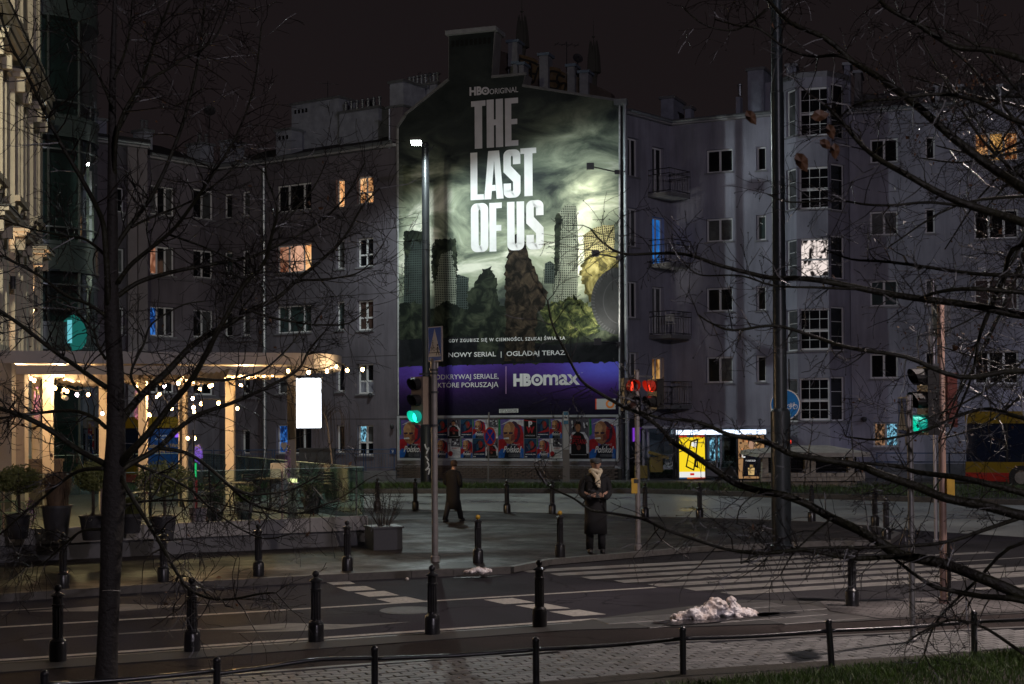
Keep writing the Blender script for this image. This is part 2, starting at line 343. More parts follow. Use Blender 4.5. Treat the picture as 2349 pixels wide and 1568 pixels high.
def brickmat(name, c1, c2, mortar, sc_, w, h, rough=.6, rot=0.0, mw=.02, vert=False, bump=.6):
    m = bpy.data.materials.new(name); m.use_nodes = True; nt = m.node_tree; b = nt.nodes['Principled BSDF']; N = nt.nodes.new; L = nt.links.new
    t = N('ShaderNodeTexCoord'); mp = N('ShaderNodeMapping'); mp.inputs['Rotation'].default_value = (R(90) if vert else 0, 0, rot)
    k = N('ShaderNodeTexBrick'); k.inputs['Scale'].default_value = sc_; k.inputs['Brick Width'].default_value = w; k.inputs['Row Height'].default_value = h; k.inputs['Mortar Size'].default_value = mw
    k.inputs['Color1'].default_value = tuple(c1) + (1,); k.inputs['Color2'].default_value = tuple(c2) + (1,); k.inputs['Mortar'].default_value = tuple(mortar) + (1,)
    n = N('ShaderNodeTexNoise'); n.inputs['Scale'].default_value = 1.3; n.inputs['Detail'].default_value = 6
    mx = N('ShaderNodeMixRGB'); mx.blend_type = 'OVERLAY'; mx.inputs[0].default_value = .9
    bp = N('ShaderNodeBump'); bp.inputs['Strength'].default_value = bump; bp.inputs['Distance'].default_value = .01; bp.invert = True
    L(t.outputs['Object'], mp.inputs[0]); L(mp.outputs[0], k.inputs['Vector']); L(t.outputs['Object'], n.inputs['Vector'])
    L(k.outputs['Color'], mx.inputs[1]); L(n.outputs['Fac'], mx.inputs[2]); L(mx.outputs[0], b.inputs['Base Color']); L(k.outputs['Fac'], bp.inputs['Height']); L(bp.outputs[0], b.inputs['Normal'])
    n5 = N('ShaderNodeTexNoise'); n5.inputs['Scale'].default_value = .33; n5.inputs['Detail'].default_value = 9; n5.inputs['Roughness'].default_value = .68
    r5 = N('ShaderNodeValToRGB'); r5.color_ramp.elements[0].position = .36; r5.color_ramp.elements[0].color = (.42, .40, .40, 1); r5.color_ramp.elements[1].position = .62; r5.color_ramp.elements[1].color = (1.15, 1.12, 1.1, 1); m5 = N('ShaderNodeMixRGB'); m5.blend_type = 'MULTIPLY'; m5.inputs[0].default_value = 1
    q5 = N('ShaderNodeMapRange'); q5.inputs['From Min'].default_value = .36; q5.inputs['From Max'].default_value = .6; q5.inputs['To Min'].default_value = .28; q5.inputs['To Max'].default_value = .8
    L(t.outputs['Object'], n5.inputs['Vector']); L(n5.outputs['Fac'], r5.inputs[0]); L(n5.outputs['Fac'], q5.inputs[0]); L(mx.outputs[0], m5.inputs[1]); L(r5.outputs[0], m5.inputs[2]); L(m5.outputs[0], b.inputs['Base Color']); L(q5.outputs[0], b.inputs['Roughness'])
    b.inputs['Specular IOR Level'].default_value = .12; MATS[name] = m; return m
paint = mat('road_paint', (.42, .39, .35), .7, var=.40, vs=14, bump=.6, bs=90)
paint_w = mat('worn_road_paint', (.26, .245, .225), .7, c2=(.11, .105, .10), vs=3, bump=.6, bs=90)

# ------------------------------------------------------------------ street directions
E0, E1 = gnd(0, 1514), gnd(944, 1449)
SD = (E1 - E0).normalized(); SN = Vector((-SD.y, SD.x, 0))      # along the street, and away from the camera
SANG = math.atan2(SD.y, SD.x)
MSTREET = Matrix.Rotation(SANG, 3, 'Z')
def slab(name, pts, z0, z1, mt, kind='structure', parent=None):
    mb = MB(); mb.prism([Vector((p.x, p.y, z0)) for p in pts], (0, 0, z1 - z0)); return mb.build(name, mt, parent, kind=None if parent else kind)
def G(lst, z=0.0): return [gnd(x, y, z) for x, y in lst]
def ext(a, b, k): return b + (b - a).normalized() * k
mb = MB(); mb.box((0, 250, -.25), (900, 900, .5)); tagobj(mb.build('road', asph), kind='structure')

# near pavement: slab strip, cycle path, block paving
ZP = .10
Lk = [gnd(0, 1519, ZP), gnd(944, 1453, ZP), gnd(1308, 1427, ZP), gnd(1452, 1406, ZP), gnd(1700, 1375, ZP), gnd(1865, 1378, ZP), gnd(2349, 1362, ZP)]
Lk = [Lk[0] - SD * 12] + Lk + [Lk[-1] + SD * 14]
L0 = [gnd(0, 1541, ZP), gnd(1308, 1444, ZP), gnd(1914, 1426, ZP), gnd(2349, 1405, ZP)]
L0 = [L0[0] - SD * 12] + L0 + [L0[-1] + SD * 14]
Lp = [gnd(500, 1549, ZP), gnd(799, 1526, ZP), gnd(1220, 1497, ZP), gnd(1452, 1476, ZP), gnd(1903, 1458, ZP), gnd(2349, 1438, ZP)]
Lp = [Lp[0] - SD * 15] + Lp + [Lp[-1] + SD * 12]
slabm = mat('pavement_slab', (.105, .095, .09), .75, var=.35, vs=2.5, bump=.3, bs=30)
brk_r = brickmat('small_block_paving', (.13, .125, .125), (.09, .085, .085), (.02, .02, .02), 5.0, 1.0, .5, .5, SANG, .04)
slab('kerb_pavement', Lk + L0[::-1], -.1, ZP, mat('slab_bed', (.03, .028, .027), .8))
slab('cycle_path', L0 + Lp[::-1], -.1, ZP - .012, asph2)
bedp = mat('paving_bed', (.012, .011, .011), .9)
pv = slab('pavement', [Lp[0], *Lp[1:], Lp[-1] - SN * 25, Lp[0] - SN * 25], -.1, ZP - .05, bedp)
# kerb slabs as pieces
def pieces(parent, name, mt, origin, nu, nv, du, dv, gap, z, th, ok, jit=.3, seed=1):
    rr = random.Random(seed); metas = []
    for k in range(6):
        m_ = MB(); hx, hy = du / 2 - gap, dv / 2 - gap; c_ = min(.008, gap * 1.2)
        m_.add([(-hx, -hy, 0), (hx, -hy, 0), (hx, hy, 0), (-hx, hy, 0), (-hx, -hy, th - c_), (hx, -hy, th - c_), (hx, hy, th - c_), (-hx, hy, th - c_),
                (-hx + c_, -hy + c_, th), (hx - c_, -hy + c_, th), (hx - c_, hy - c_, th), (-hx + c_, hy - c_, th)],
               [(0, 1, 5, 4), (1, 2, 6, 5), (2, 3, 7, 6), (3, 0, 4, 7), (4, 5, 9, 8), (5, 6, 10, 9), (6, 7, 11, 10), (7, 4, 8, 11), (8, 9, 10, 11)])
        o = m_.build(name + '_tmp', mt[k % len(mt)], fixn=False); metas.append(o.data); bpy.data.objects.remove(o)
    got = []
    for j in range(nv):
        for i in range(nu):
            u = (i + (.5 if j % 2 else 0)) * du; v = j * dv; p = origin + SD * u + SN * v
            if ok(p): got.append((p, rr.choice(metas), rr))
    got.sort(key=lambda g: g[0].length)
    for p, me, _ in got[:295]:
        o = bpy.data.objects.new(name, me); col.objects.link(o); o.parent = parent
        o.location = (p.x, p.y, z - th + rr.uniform(-.004, .003)); o.rotation_euler = (rr.uniform(-.008, .008) * jit, rr.uniform(-.008, .008) * jit, SANG + rr.uniform(-.006, .006))
    rest = got[295:]
    if rest:
        big = MB()
        for p, me, _ in rest:
            M_ = Matrix.Translation((p.x, p.y, z - th + rr.uniform(-.004, .003))) @ Matrix.Rotation(SANG + rr.uniform(-.006, .006), 4, 'Z')
            vs = [M_ @ v.co for v in me.vertices]; b0 = len(big.f); big.add(vs, [list(q.vertices) for q in me.polygons])
            k = mt.index(me.materials[0])
            for q in range(b0, len(big.f)): big.mi[q] = k
        big.build(name, mt, parent, kind='stuff', fixn=False)
    return len(got)
def side(poly, p):     # signed distance of p beyond the polyline (positive = away from camera)
    best = None
    for a, b in zip(poly[:-1], poly[1:]):
        ap = p - a; d = (b - a); t = ap.dot(d) / d.length_squared
        if -0.02 <= t <= 1.02:
            n = Vector((-d.y, d.x, 0)).normalized(); s_ = ap.dot(n)
            if best is None or abs(s_) < abs(best): best = s_
    return best if best is not None else 1e9
pav_m = [mat('paver_grey%s' % k, (c, c * .97, c * .95), .55, var=.3, vs=7, bump=.35, bs=45) for k, c in zip('abc', (.085, .11, .135))]
GE = [gnd(1100, 1581, ZP), gnd(1234, 1566, ZP), gnd(1452, 1547, ZP), gnd(1719, 1528, ZP), gnd(1903, 1517, ZP), gnd(2349, 1490, ZP)]
GE = [GE[0] - SD * 3 - SN * 1.2] + GE + [GE[-1] + SD * 9]
o0 = gnd(300, 1660, ZP)
def okp(p):
    return side(Lp, p) < -.09 and not (side(GE, p) < .03 and p.x > GE[0].x)
npv = pieces(pv, 'paver', pav_m, o0, 64, 26, .235, .128, .006, ZP, .07, okp)
sl_m = [mat('kerb_slab_grey%s' % k, (c, c * .93, c * .90), .5, var=.35, vs=3, bump=.3, bs=30) for k, c in zip('ab', (.062, .078))]
ks = slab('kerb_stones', [Lk[0] + SN * .0, Lk[1], Lk[2], Lk[3], Lk[3] - SN * .1, Lk[0] - SN * .1], -.05, ZP - .002 + .004, mat('granite', (.09, .085, .08), .5, var=.3, vs=12, bump=.3))
kb = bpy.data.objects['kerb_pavement']
def okk(p): return side(Lk, p) < -.36 and side(L0, p) > .14 and p.x < gnd(1900, 1400).x
pieces(kb, 'slab', sl_m, Lk[0] - SN * 1.6, 70, 12, .7, .5, .006, ZP + .006, .05, okk, seed=3)
# small block paving on the right part of the near pavement
mb = MB(); q = [gnd(1880, 1380, ZP), gnd(2349, 1365, ZP), gnd(2349, 1365, ZP) + SD * 10, gnd(2349, 1403, ZP) + SD * 10, gnd(2349, 1403, ZP), gnd(2020, 1420, ZP), gnd(1905, 1402, ZP)]
mb.poly([Vector((p.x, p.y, ZP + .010)) for p in q]); tagobj(mb.build('small_paving', brk_r), kind='structure')
# granite kerb between cycle path and paving
mb = MB()
for a, b in zip(Lp[:-1], Lp[1:]): mb.bar(Vector((a.x, a.y, ZP - .045)), Vector((b.x, b.y, ZP - .045)), .10, .10)
tagobj(mb.build('edging_kerb', MATS['granite']), kind='structure')

# soaked far carriageway behind the island, headlight glow put into its pale colour
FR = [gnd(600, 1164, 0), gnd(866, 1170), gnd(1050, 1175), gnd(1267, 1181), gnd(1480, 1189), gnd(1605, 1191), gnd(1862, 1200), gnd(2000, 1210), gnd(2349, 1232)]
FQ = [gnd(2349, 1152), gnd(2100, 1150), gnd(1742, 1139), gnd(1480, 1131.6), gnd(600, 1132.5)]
mb = MB(); mb.poly([Vector((p.x, p.y, .003)) for p in FR + FQ]); tagobj(mb.build('far_road', asph_lit, fixn=False), kind='structure')
# grass verge, near right
def grass(poly_edge, depth, n, h, name, z=ZP, seed=5, along=None, area=None):
    rr = np.random.RandomState(seed); V = []; Fc = []
    if area is None:
        pass
    P = area(rr, n); n = len(P)
    ang = rr.uniform(0, 2 * np.pi, n); hh = h * rr.uniform(.4, 1.25, n); lean = rr.normal(0, .45, (n, 2)) * hh[:, None]; w = rr.uniform(.003, .007, n) * (h / .09)
    dx = np.cos(ang) * w; dy = np.sin(ang) * w
    a = np.stack([P[:, 0] - dx, P[:, 1] - dy, P[:, 2]], 1); b = np.stack([P[:, 0] + dx, P[:, 1] + dy, P[:, 2]], 1)
    m1 = np.stack([P[:, 0] + lean[:, 0] * .35 + dx * .7, P[:, 1] + lean[:, 1] * .35 + dy * .7, P[:, 2] + hh * .6], 1); m0 = m1 - np.stack([dx * 1.4, dy * 1.4, 0 * dx], 1)
    t = np.stack([P[:, 0] + lean[:, 0], P[:, 1] + lean[:, 1], P[:, 2] + hh], 1)
    V = np.stack([a, b, m1, m0, t], 1).reshape(-1, 3)
    i = np.arange(n)[:, None] * 5
    tri = np.concatenate([i + np.array([[0, 1, 2]]), i + np.array([[0, 2, 3]]), i + np.array([[3, 2, 4]])], 1).reshape(-1, 3)
    me = bpy.data.meshes.new(name); me.vertices.add(len(V)); me.vertices.foreach_set('co', V.ravel().astype(np.float32))
    me.loops.add(tri.size); me.loops.foreach_set('vertex_index', tri.ravel().astype(np.int32)); me.polygons.add(len(tri)); me.polygons.foreach_set('loop_start', (np.arange(len(tri)) * 3).astype(np.int32))
    me.update(); o = bpy.data.objects.new(name, me); col.objects.link(o); return o
gm = mat('grass_blades', (.075, .13, .022), .5, c2=(.035, .07, .012), vs=2.2)
soil = mat('soil', (.022, .018, .012), .95, var=.4, vs=6, bump=.8, bs=18)
vp = [Vector((p.x, p.y, 0)) for p in GE]
slab('grass_verge', vp + [vp[-1] - SN * 9, vp[0] - SN * 9], -.1, ZP + .01, soil)
def area1(rr, n):
    out = []
    a = GE[0]; L = (GE[-1] - GE[0]).length
    U = rr.uniform(0, L, n * 2); Vv = rr.exponential(1.6, n * 2)
    for u, v in zip(U, Vv):
        p = a + (GE[-1] - GE[0]).normalized() * u - SN * (v - .25)
        s_ = side(GE, p)
        if -5.5 < s_ < rr.uniform(-.01, .07): out.append((p.x, p.y, ZP + .01))
        if len(out) >= n: break
    return np.array(out)
g = grass(None, 0, 60000, .085, 'grass', area=area1); g.data.materials.append(gm); tagobj(g, 'short wet grass on the verge in the lower right corner', 'grass', kind='stuff')

# road markings (sheets 4 mm above the asphalt)
def sheet(name, polys, mt, z=.004, label=None):
    mb = MB()
    for pl in polys: mb.poly([Vector((p.x, p.y, z)) for p in pl])
    return tagobj(mb.build(name, mt, fixn=False), kind='structure')
def line(a, b, w):
    d = (b - a).normalized(); n = Vector((-d.y, d.x, 0)) * (w / 2); return [a - n, b - n, b + n, a + n]
def zz(x, y): return (x * .4018, 1162 + y * .4018)
def z6(x, y): return (798.6 + x * .34, 1161.6 + y * .34)
def z7(x, y): return (1452 + x * .382, 1161.6 + y * .382)
gl = lambda f, pts: [gnd(*f(x, y)) for x, y in pts]
a, b = gnd(0, 1514), gnd(944, 1449)
sheet('edge_line', [line(a - SD * 10, ext(a, b, 4.2), .14)], paint)
a, b = gnd(*zz(0, 690)), gnd(*z6(2070, 546))
sheet('lane_line', [line(a - SD * 8, b, .12)], paint)
lens = [gl(zz, [(150, 600), (700, 556), (1060, 567), (700, 597)]), line(gnd(*zz(0, 603)) - SD * 5, gnd(*zz(360, 575)), .11), line(gnd(*zz(980, 566)), gnd(*zz(1310, 552)), .07),
        gl(zz, [(1120, 703), (1640, 665), (2000, 674), (2345, 658), (1900, 701), (1640, 713), (1310, 721), (1640, 702)]), line(gnd(*zz(135, 762)), gnd(*zz(1150, 696)), .11)]
sheet('chevron_marking', lens, paint_w, .0045)
quads = [[(915, 630), (1110, 618), (1260, 648), (1055, 660)], [(1125, 668), (1330, 655), (1500, 688), (1290, 697)], [(1355, 710), (1560, 697), (1740, 728), (1520, 742)],
         [(190, 625), (390, 608), (530, 640), (310, 655)], [(40, 583), (245, 570), (345, 600), (140, 610)], [(-80, 545), (120, 537), (190, 562), (0, 572)], [(-150, 512), (10, 505), (50, 522), (-100, 530)]]
sheet('cycle_crossing_dashes', [gl(z6, q) for q in quads], paint, .005)
# the crossing ground is older, paler asphalt
sheet('crossing_surface', [gl(z6, [(1200, 448), (1480, 480), (2349, 565)]) + gl(z7, [(600, 540), (1000, 575)]) + [gnd(1865, 1377), gnd(2349, 1360), gnd(2349, 1360) + SD * 12, gnd(2349, 1245) + SD * 12, gnd(2060, 1252), gnd(1900, 1249), gnd(1600, 1262), gnd(1270, 1290)]], asph3, .0035)
st = []
c0, c1 = gnd(1203, 1311), gnd(1668, 1362)
for i in range(7):
    p = c0.lerp(c1, i / 6.0)
    st.append(line(p, p + SD * (6.3 + .25 * i), .42))
sheet('zebra_crossing', st, paint_w, .008)
st = [line(gnd(1980, 1283), gnd(1980, 1283) + SD * 3.2, .30), line(gnd(1830, 1278), gnd(1830, 1278) + SD * 2.0, .2)]
for (x, y, L_) in ((2100, 1330, 3.5), (2180, 1312, 4), (2240, 1352, 5)): st.append(line(gnd(x, y), gnd(x, y) + SD * L_, .28))
st.append(line(gnd(2060, 1297), gnd(2349, 1277) + SD * 6, .10))
sheet('stop_markings', st, paint_w, .0085)
for (x0, y0, x1, y1) in ((1480, 1212, 2349, 1188), (1560, 1200, 2349, 1168)): sheet('far_lane_line', [line(gnd(x0, y0), ext(gnd(x0, y0), gnd(x1, y1), 15), .12)], paint, .007)

# island pavement with terrace
ZI = .12
I_ = [(0, 1363), (400, 1337), (800, 1315.5), (944, 1309), (1040, 1305), (1110, 1303), (1172, 1300), (1258, 1283), (1597, 1254), (1900, 1241), (2035, 1239), (2060, 1222), (2000, 1206), (1862, 1196), (1605, 1187), (1480, 1185), (1267, 1177), (1050, 1171), (866, 1166), (500, 1160), (0, 1150)]
IP = G(I_, ZI); IP = [IP[0] - SD * 25] + IP + [IP[-1] + Vector((-30, 0, 0))]
brk_i = brickmat('island_block_paving', (.046, .038, .037), (.022, .019, .019), (.010, .009, .009), 2.6, 1.0, .5, .6, SANG + .1, .035)
island = slab('island_pavement', IP, -.1, ZI, brk_i)
gran = MATS['granite']
mb = MB()
for a, b in zip(IP[:7], IP[1:8]):
    d = (b - a).normalized(); n_ = Vector((-d.y, d.x, 0)); L = (b - a).length; k = max(1, round(L / 1.0))
    for i in range(k):
        p = a + d * (L * i / k); q = a + d * (L * (i + 1) / k - .012); h = ZI + .006
        P4 = [p - n_ * .02, q - n_ * .02, q + n_ * .13, p + n_ * .13]
        mb.prism([Vector((w_.x, w_.y, -.05)) for w_ in P4], (0, 0, .05 + h))
tagobj(mb.build('island_kerb', mat('island_granite', (.06, .055, .052), .7, var=.3, vs=8, bump=.3)), kind='structure')
mb = MB()
for a, b in zip(IP[7:22], IP[8:23]):
    mb.bar(Vector((a.x, a.y, ZI - .045)), Vector((b.x, b.y, ZI - .045)), .14, .11)
tagobj(mb.build('far_island_kerb', gran), kind='structure')

# far road: grass strip, far pavement
FS = G([(700, 1132), (1170, 1131), (1480, 1131), (1742, 1140), (2349, 1158)], 0); FB = G([(700, 1118), (1170, 1119.6), (1500, 1119), (1750, 1118), (2349, 1122)], 0)
FS = [FS[0] - Vector((45, 3, 0))] + FS + [FS[-1] + (FS[-1] - FS[-2]).normalized() * 40]; FB = [FB[0] - Vector((45, 3, 0))] + FB + [FB[-1] + (FB[-1] - FB[-2]).normalized() * 40]
slab('verge_island', FS + FB[::-1], -.1, .15, soil)
mb = MB()
for pl in (FS, FB):
    for a, b in zip(pl[:-1], pl[1:]): mb.bar(Vector((a.x, a.y, .06)), Vector((b.x, b.y, .06)), .18, .22)
tagobj(mb.build('verge_kerb', gran), kind='structure')
def area2(rr, n):
    out = []
    X = rr.uniform(-30, 50, n * 3)
    for x in X:
        def yy(pl):
            for a, b in zip(pl[:-1], pl[1:]):
                if a.x <= x <= b.x: return a.y + (b.y - a.y) * (x - a.x) / (b.x - a.x)
        a, b = yy(FS), yy(FB)
        if a is None or b is None: continue
        t = rr.uniform(.06, .94); out.append((x, a + (b - a) * t, .14))
        if len(out) >= n: break
    return np.array(out)
g = grass(None, 0, 42000, .17, 'verge_grass', area=area2, seed=9); g.data.materials.append(gm); tagobj(g, 'strip of grass on the island between the two carriageways', 'grass', kind='stuff')
# manhole
mh = gnd(936, 1400); mb = MB(); mb.lathe([(.42, 0), (.42, .007), (.36, .008), (.355, .005), (.345, .005), (.34, .009), (.0001, .009)], 28)
o = mb.build('manhole_cover', mat('cast_iron', (.075, .075, .08), .6, .3, var=.4, vs=20, bump=1.0, bs=30)); o.location = (mh.x, mh.y, .0); tagobj(o, 'round iron manhole cover set in the near carriageway', 'manhole cover')
# ================================================================== BUILDINGS
P_ = lambda x, Y: at(x, 950, Y)
def poff(fc, x, y, n):
    d = ray(x, y); t = (fc.P + fc.N * n - EYE).dot(fc.N) / d.dot(fc.N); p = EYE + d * t
    return (p - fc.P).dot(fc.U), p.z
def chimney(fc, bld, x0, yt, x1, yb, n0, dep, mt=None, cap=True, pots=0, vents=0, capm=None, name='chimney'):
    u0, zt = poff(fc, x0, yt, n0); u1, zb = poff(fc, x1, yb, n0); mb = MB(); fc.box(mb, u0, u1, zb - 1.2, zt, n0 - dep, n0)
    c = mb.build(name, mt or chim, bld)
    if cap:
        m2 = MB(); fc.box(m2, u0 - .08, u1 + .08, zt + .002, zt + .12, n0 - dep - .08, n0 + .08); m2.build('cap', capm or zinc, c)
    if vents:
        m4 = MB()
        for i in range(vents):
            a = u0 + .18 + i * .24
            if a < u1 - .2: fc.box(m4, a, a + .13, zt - .42, zt - .22, n0 - .002, n0 + .006)
        m4.build('vent_openings', MATS['pane_dark'], c)
    for i in range(pots):
        m3 = MB(); a = u0 + (u1 - u0) * (i + .5) / pots; p = fc.w(a, zt + .1, n0 - .3)
        m3.lathe([(.08, 0), (.08, .42), (.11, .44), (.11, .5), (.03, .55)], 10, p); m3.build('flue_pipe', mat('bright_flue', (.5, .55, .6), .25, .9), c, smooth='auto')
    return c
def pipe(fc, bld, x, y0, y1, r=.06, n=.1, mt=None, name='downpipe', x2=None):
    a = fc.px(x, y0, n); u, z = poff(fc, x, y0, n); zb = poff(fc, x, y1, n)[1]
    mb = MB(); mb.tube([fc.w(u, z, n), fc.w(u, zb, n)], r, 10)
    k = z
    while k > zb: mb.tube([fc.w(u, k, n), fc.w(u, k - .05, n)], r * 1.3, 10); k -= 2.2
    return mb.build(name, mt or zinc, bld, smooth='auto')

# ---------------------------------------------------------------- left apartment building
L_A = Facade(P_(607, 67.2), P_(911.5, 62.75)); L_B = Facade(P_(503, 68.6), P_(607, 67.2)); L_C = Facade(P_(339, 65.2), P_(503, 68.6)); L_W = Facade(P_(190, 61.5), P_(333, 63.4))
blL = thing('apartment_building', 'grey rendered apartment house with lit orange windows and black roof left of the advertising wall', 'building', (L_A.P.x, L_A.P.y, 0))
def rows(fc, b, x0, x1, ys, **k):
    pl = k.pop('panes', ['dark'] * len(ys))
    for (y0, y1), p in zip(ys, pl):
        kk = dict(k)
        if isinstance(p, (list, tuple)): kk['paneover'] = p
        else: kk['pane'] = p
        window(fc, b, x0, y0, x1, y1, **kk)
rows(L_A, blL, 634, 714, [(416, 488), (556, 628), (697, 765), (835, 903), (973, 1040)], cols=3, weights=[1, 1.35, .8], panes=['dark', ['peach', 'peachlit', 'warm'], 'green', 'curtain', ['bluedim', 'dark', 'dark']])
rows(L_A, blL, 771, 790, [(409, 477), (549, 617), (690, 757), (832, 898), (974, 1038)], cols=1, panes=['warm', 'curtain', 'green', 'dark', 'dark'])
rows(L_A, blL, 819, 856, [(401, 469), (543, 613), (687, 758), (833, 903), (974, 1044)], cols=2, trans=(.42,), panes=[['warmdark', 'warm', 'warm', 'warmdark'], 'dark', 'brown', ['sash', 'curtain', 'sash', 'dark'], ['dark', 'cyan', 'dark', 'curtain']])
rows(L_B, blL, 513, 533, [(443, 501), (577, 634), (714, 772), (850, 905)], cols=1, panes=['dark', 'green', 'dark', 'dark'])
rows(L_B, blL, 554, 573, [(437, 496), (573, 632), (711, 770), (848, 904), (985, 1040)], cols=1, panes=['curtain', 'dark', 'curtain', 'dark', 'dark'])
rows(L_C, blL, 444, 491, [(438, 499), (576, 635), (712, 772), (850, 905)], cols=2, panes=[['dark', 'curtain'], ['dark', 'dark'], ['dark', 'curtain'], 'dark'])
rows(L_C, blL, 345, 402, [(431, 490), (568, 628), (705, 770), (846, 900)], cols=3, panes=[['curtain', 'dark', 'curtain'], ['peach', 'dark', 'curtain'], ['bluedim', 'dark', 'dark'], 'dark'])
rows(L_W, blL, 262, 286, [(430, 485), (570, 625), (705, 765)], cols=1, panes=['dark', 'curtain', 'dark'])
ze = [L_A.hit(607, 380)[1], L_A.hit(905, 336)[1]]; zeA = sum(ze) / 2
zeB = L_B.hit(560, 386)[1]; zeC = L_C.hit(400, 374)[1]; zeW = L_W.hit(300, 338)[1]
for fc, z in ((L_A, zeA), (L_B, zeA), (L_C, zeA), (L_W, zeW)):
    mb = MB(); fc.wall(mb, 0, z); mb.build('wall', plaster, blL, fixn=False)
    mb = MB(); fc.box(mb, -.1, fc.L + .1, z + .001, z + .12, -.3, .35); mb.build('cornice', mat('cornice_grey', (.34, .34, .36), .7, var=.1), blL)
    mb = MB(); a, b = fc.w(-.1, z + .16, .40), fc.w(fc.L + .05, z + .16, .40); mb.tube([a, b], .085, 10); mb.build('gutter', zinc, blL, smooth='auto')
band_m = mat('band_plaster', (.15, .14, .165), .85, var=.2, vs=2); groove_shade = mat('groove_shade', (.05, .045, .05), .9)
for fc, ys_, px_ in ((L_A, (412, 552, 693, 831, 970), 700), (L_B, (440, 575, 712, 848), 550), (L_C, (436, 573, 708, 847), 440)):
    for y in ys_:
        z = fc.hit(px_, y - 8)[1]; mb = MB(); fc.box(mb, 0, fc.L, z, z + .03, .001, .006); mb.build('groove_shade_line', groove_shade, blL)  # raised strips; the grooves' shade put into their dark colour
for fc, ys_, px_ in ((L_B, (503, 637, 775, 908), 550), (L_C, (503, 638, 775, 907), 440)):
    for y in ys_:
        z = fc.hit(px_, y)[1]; mb = MB(); fc.box(mb, 0, fc.L, z - .16, z - .075, .002, .075); mb.build('sill_band', band_m, blL)
def roof(fc, bld, z, rise, back, mt=roofm, u0=0, u1=None):
    u1 = fc.L if u1 is None else u1; mb = MB()
    mb.add([fc.w(u0, z + .13, .3), fc.w(u1, z + .13, .3), fc.w(u1, z + rise, -back), fc.w(u0, z + rise, -back), fc.w(u1, z, -back), fc.w(u0, z, -back)], [(0, 1, 2, 3), (1, 4, 2), (0, 3, 5), (2, 4, 5, 3)])
    return mb.build('roof', mt, bld)
roof(L_A, blL, zeA, 2.2, 5.5); roof(L_B, blL, zeA, 2.0, 5.5, u0=-1.5, u1=L_B.L + 1.5); roof(L_C, blL, zeA, 2.0, 5.5, u1=L_C.L + 1)
# wing: side wall back to the main front, roof box
mb = MB(); mb.add([L_W.w(L_W.L, 0), Vector((L_C.P.x, L_C.P.y, 0)), Vector((L_C.P.x, L_C.P.y, zeW)), L_W.w(L_W.L, zeW)], [(0, 1, 2, 3)]); mb.build('wall', plaster, blL, fixn=False)
mb = MB(); L_W.box(mb, -.2, L_W.L + .15, zeW + .13, zeW + .4, -9, .3); mb.build('roof', roofm, blL)
for x in (300, 324):
    u, z = L_W.hit(x, 345); mb = MB(); L_W.box(mb, u - .22, u + .22, 0, zeW - .01, .003, .16); mb.build('pilaster', mat('pilaster_plaster', (.20, .18, .20), .8, var=.1), blL)
chimney(L_A, blL, 669, 243, 778, 345, -2.4, .9, vents=4); chimney(L_A, blL, 778, 262, 868, 302, -2.0, .8, vents=0, pots=7); chimney(L_A, blL, 633, 303, 668, 350, -1.2, .8, vents=3)
chimney(L_A, blL, 774, 236, 800, 262, -3.2, .7)
chimney(L_A, blL, 894, 193, 926, 300, -.6, 1.6, cap=True); chimney(L_A, blL, 926, 205, 1000, 260, -2.5, .9, pots=8, vents=4)
chimney(L_B, blL, 505, 328, 530, 365, -1.5, 1.0); chimney(L_C, blL, 460, 330, 490, 358, -1.5, 1.0, pots=2); chimney(L_W, blL, 219, 275, 245, 300, -1, .8); chimney(L_C, blL, 330, 300, 350, 330, -2.5, .8, pots=2)
u, z = poff(L_A, 890, 250, .02); mb = MB(); L_A.box(mb, u, L_A.L + .4, zeA - .2, z, -3, .03); mb.build('firewall', plaster, blL)
u2, z2 = poff(L_A, 889, 247, .06); mb = MB(); L_A.box(mb, u - .1, L_A.L + .5, z + .001, z + .1, -3.1, .12); mb.build('coping', zinc, blL)
pipe(L_A, blL, 605, 385, 1078, .09, .15); pipe(L_A, blL, 893, 250, 340, .05, .1); pipe(L_C, blL, 330, 345, 900, .07, .5)
# graffiti tag wall lines, small wall lamp, house number plate
u, z = L_A.hit(896, 1028); u1, z1 = L_A.hit(909, 1041); mb = MB(); L_A.box(mb, u, u1, z1, z, .02, .05)
npl = mb.build('number_plate', mat('plate_blue', (.01, .05, .22), .4), blL); mb = MB(); L_A.text(mb, '9', 900, 1031, 904.5, 1038.5, .055, .01); mb.build('numeral', mat('white_print', (.75, .75, .76), .6), npl)
WP = MATS['white_print']
for (x, y) in ((911 - 12, 977), (849, 905)):
    p = L_A.px(x, y, .1); mb = MB(); mb.lathe([(.02, -.12), (.07, -.1), (.09, 0), (.06, .08), (.01, .1)], 10, p); mb.build('wall_fitting', mat('dark_metal', (.03, .03, .035), .5), blL)

# ---------------------------------------------------------------- the advertising wall
MW = Facade(P_(912, 62.6), P_(1424, 59.3))
blM = thing('mural_building', 'tall gable wall covered by a painted film advertisement with white block letters', 'building', (MW.P.x, MW.P.y, 0))
out = [(911, 293), (925, 272), (930, 262), (1029, 182), (1029, 80), (1135, 69), (1128, 176), (1206, 169), (1199, 196), (1424, 231)]
OP = [MW.hit(x, y) for x, y in out]; OP[0] = (0.0, OP[0][1]); OP[-1] = (MW.L, OP[-1][1])
prof = [(0, 0)] + OP + [(MW.L, 0)]
mb = MB(); mb.prism([MW.w(u, z, 0) for u, z in prof], -MW.N * .9); mb.build('gable_wall', plaster_d, blM)
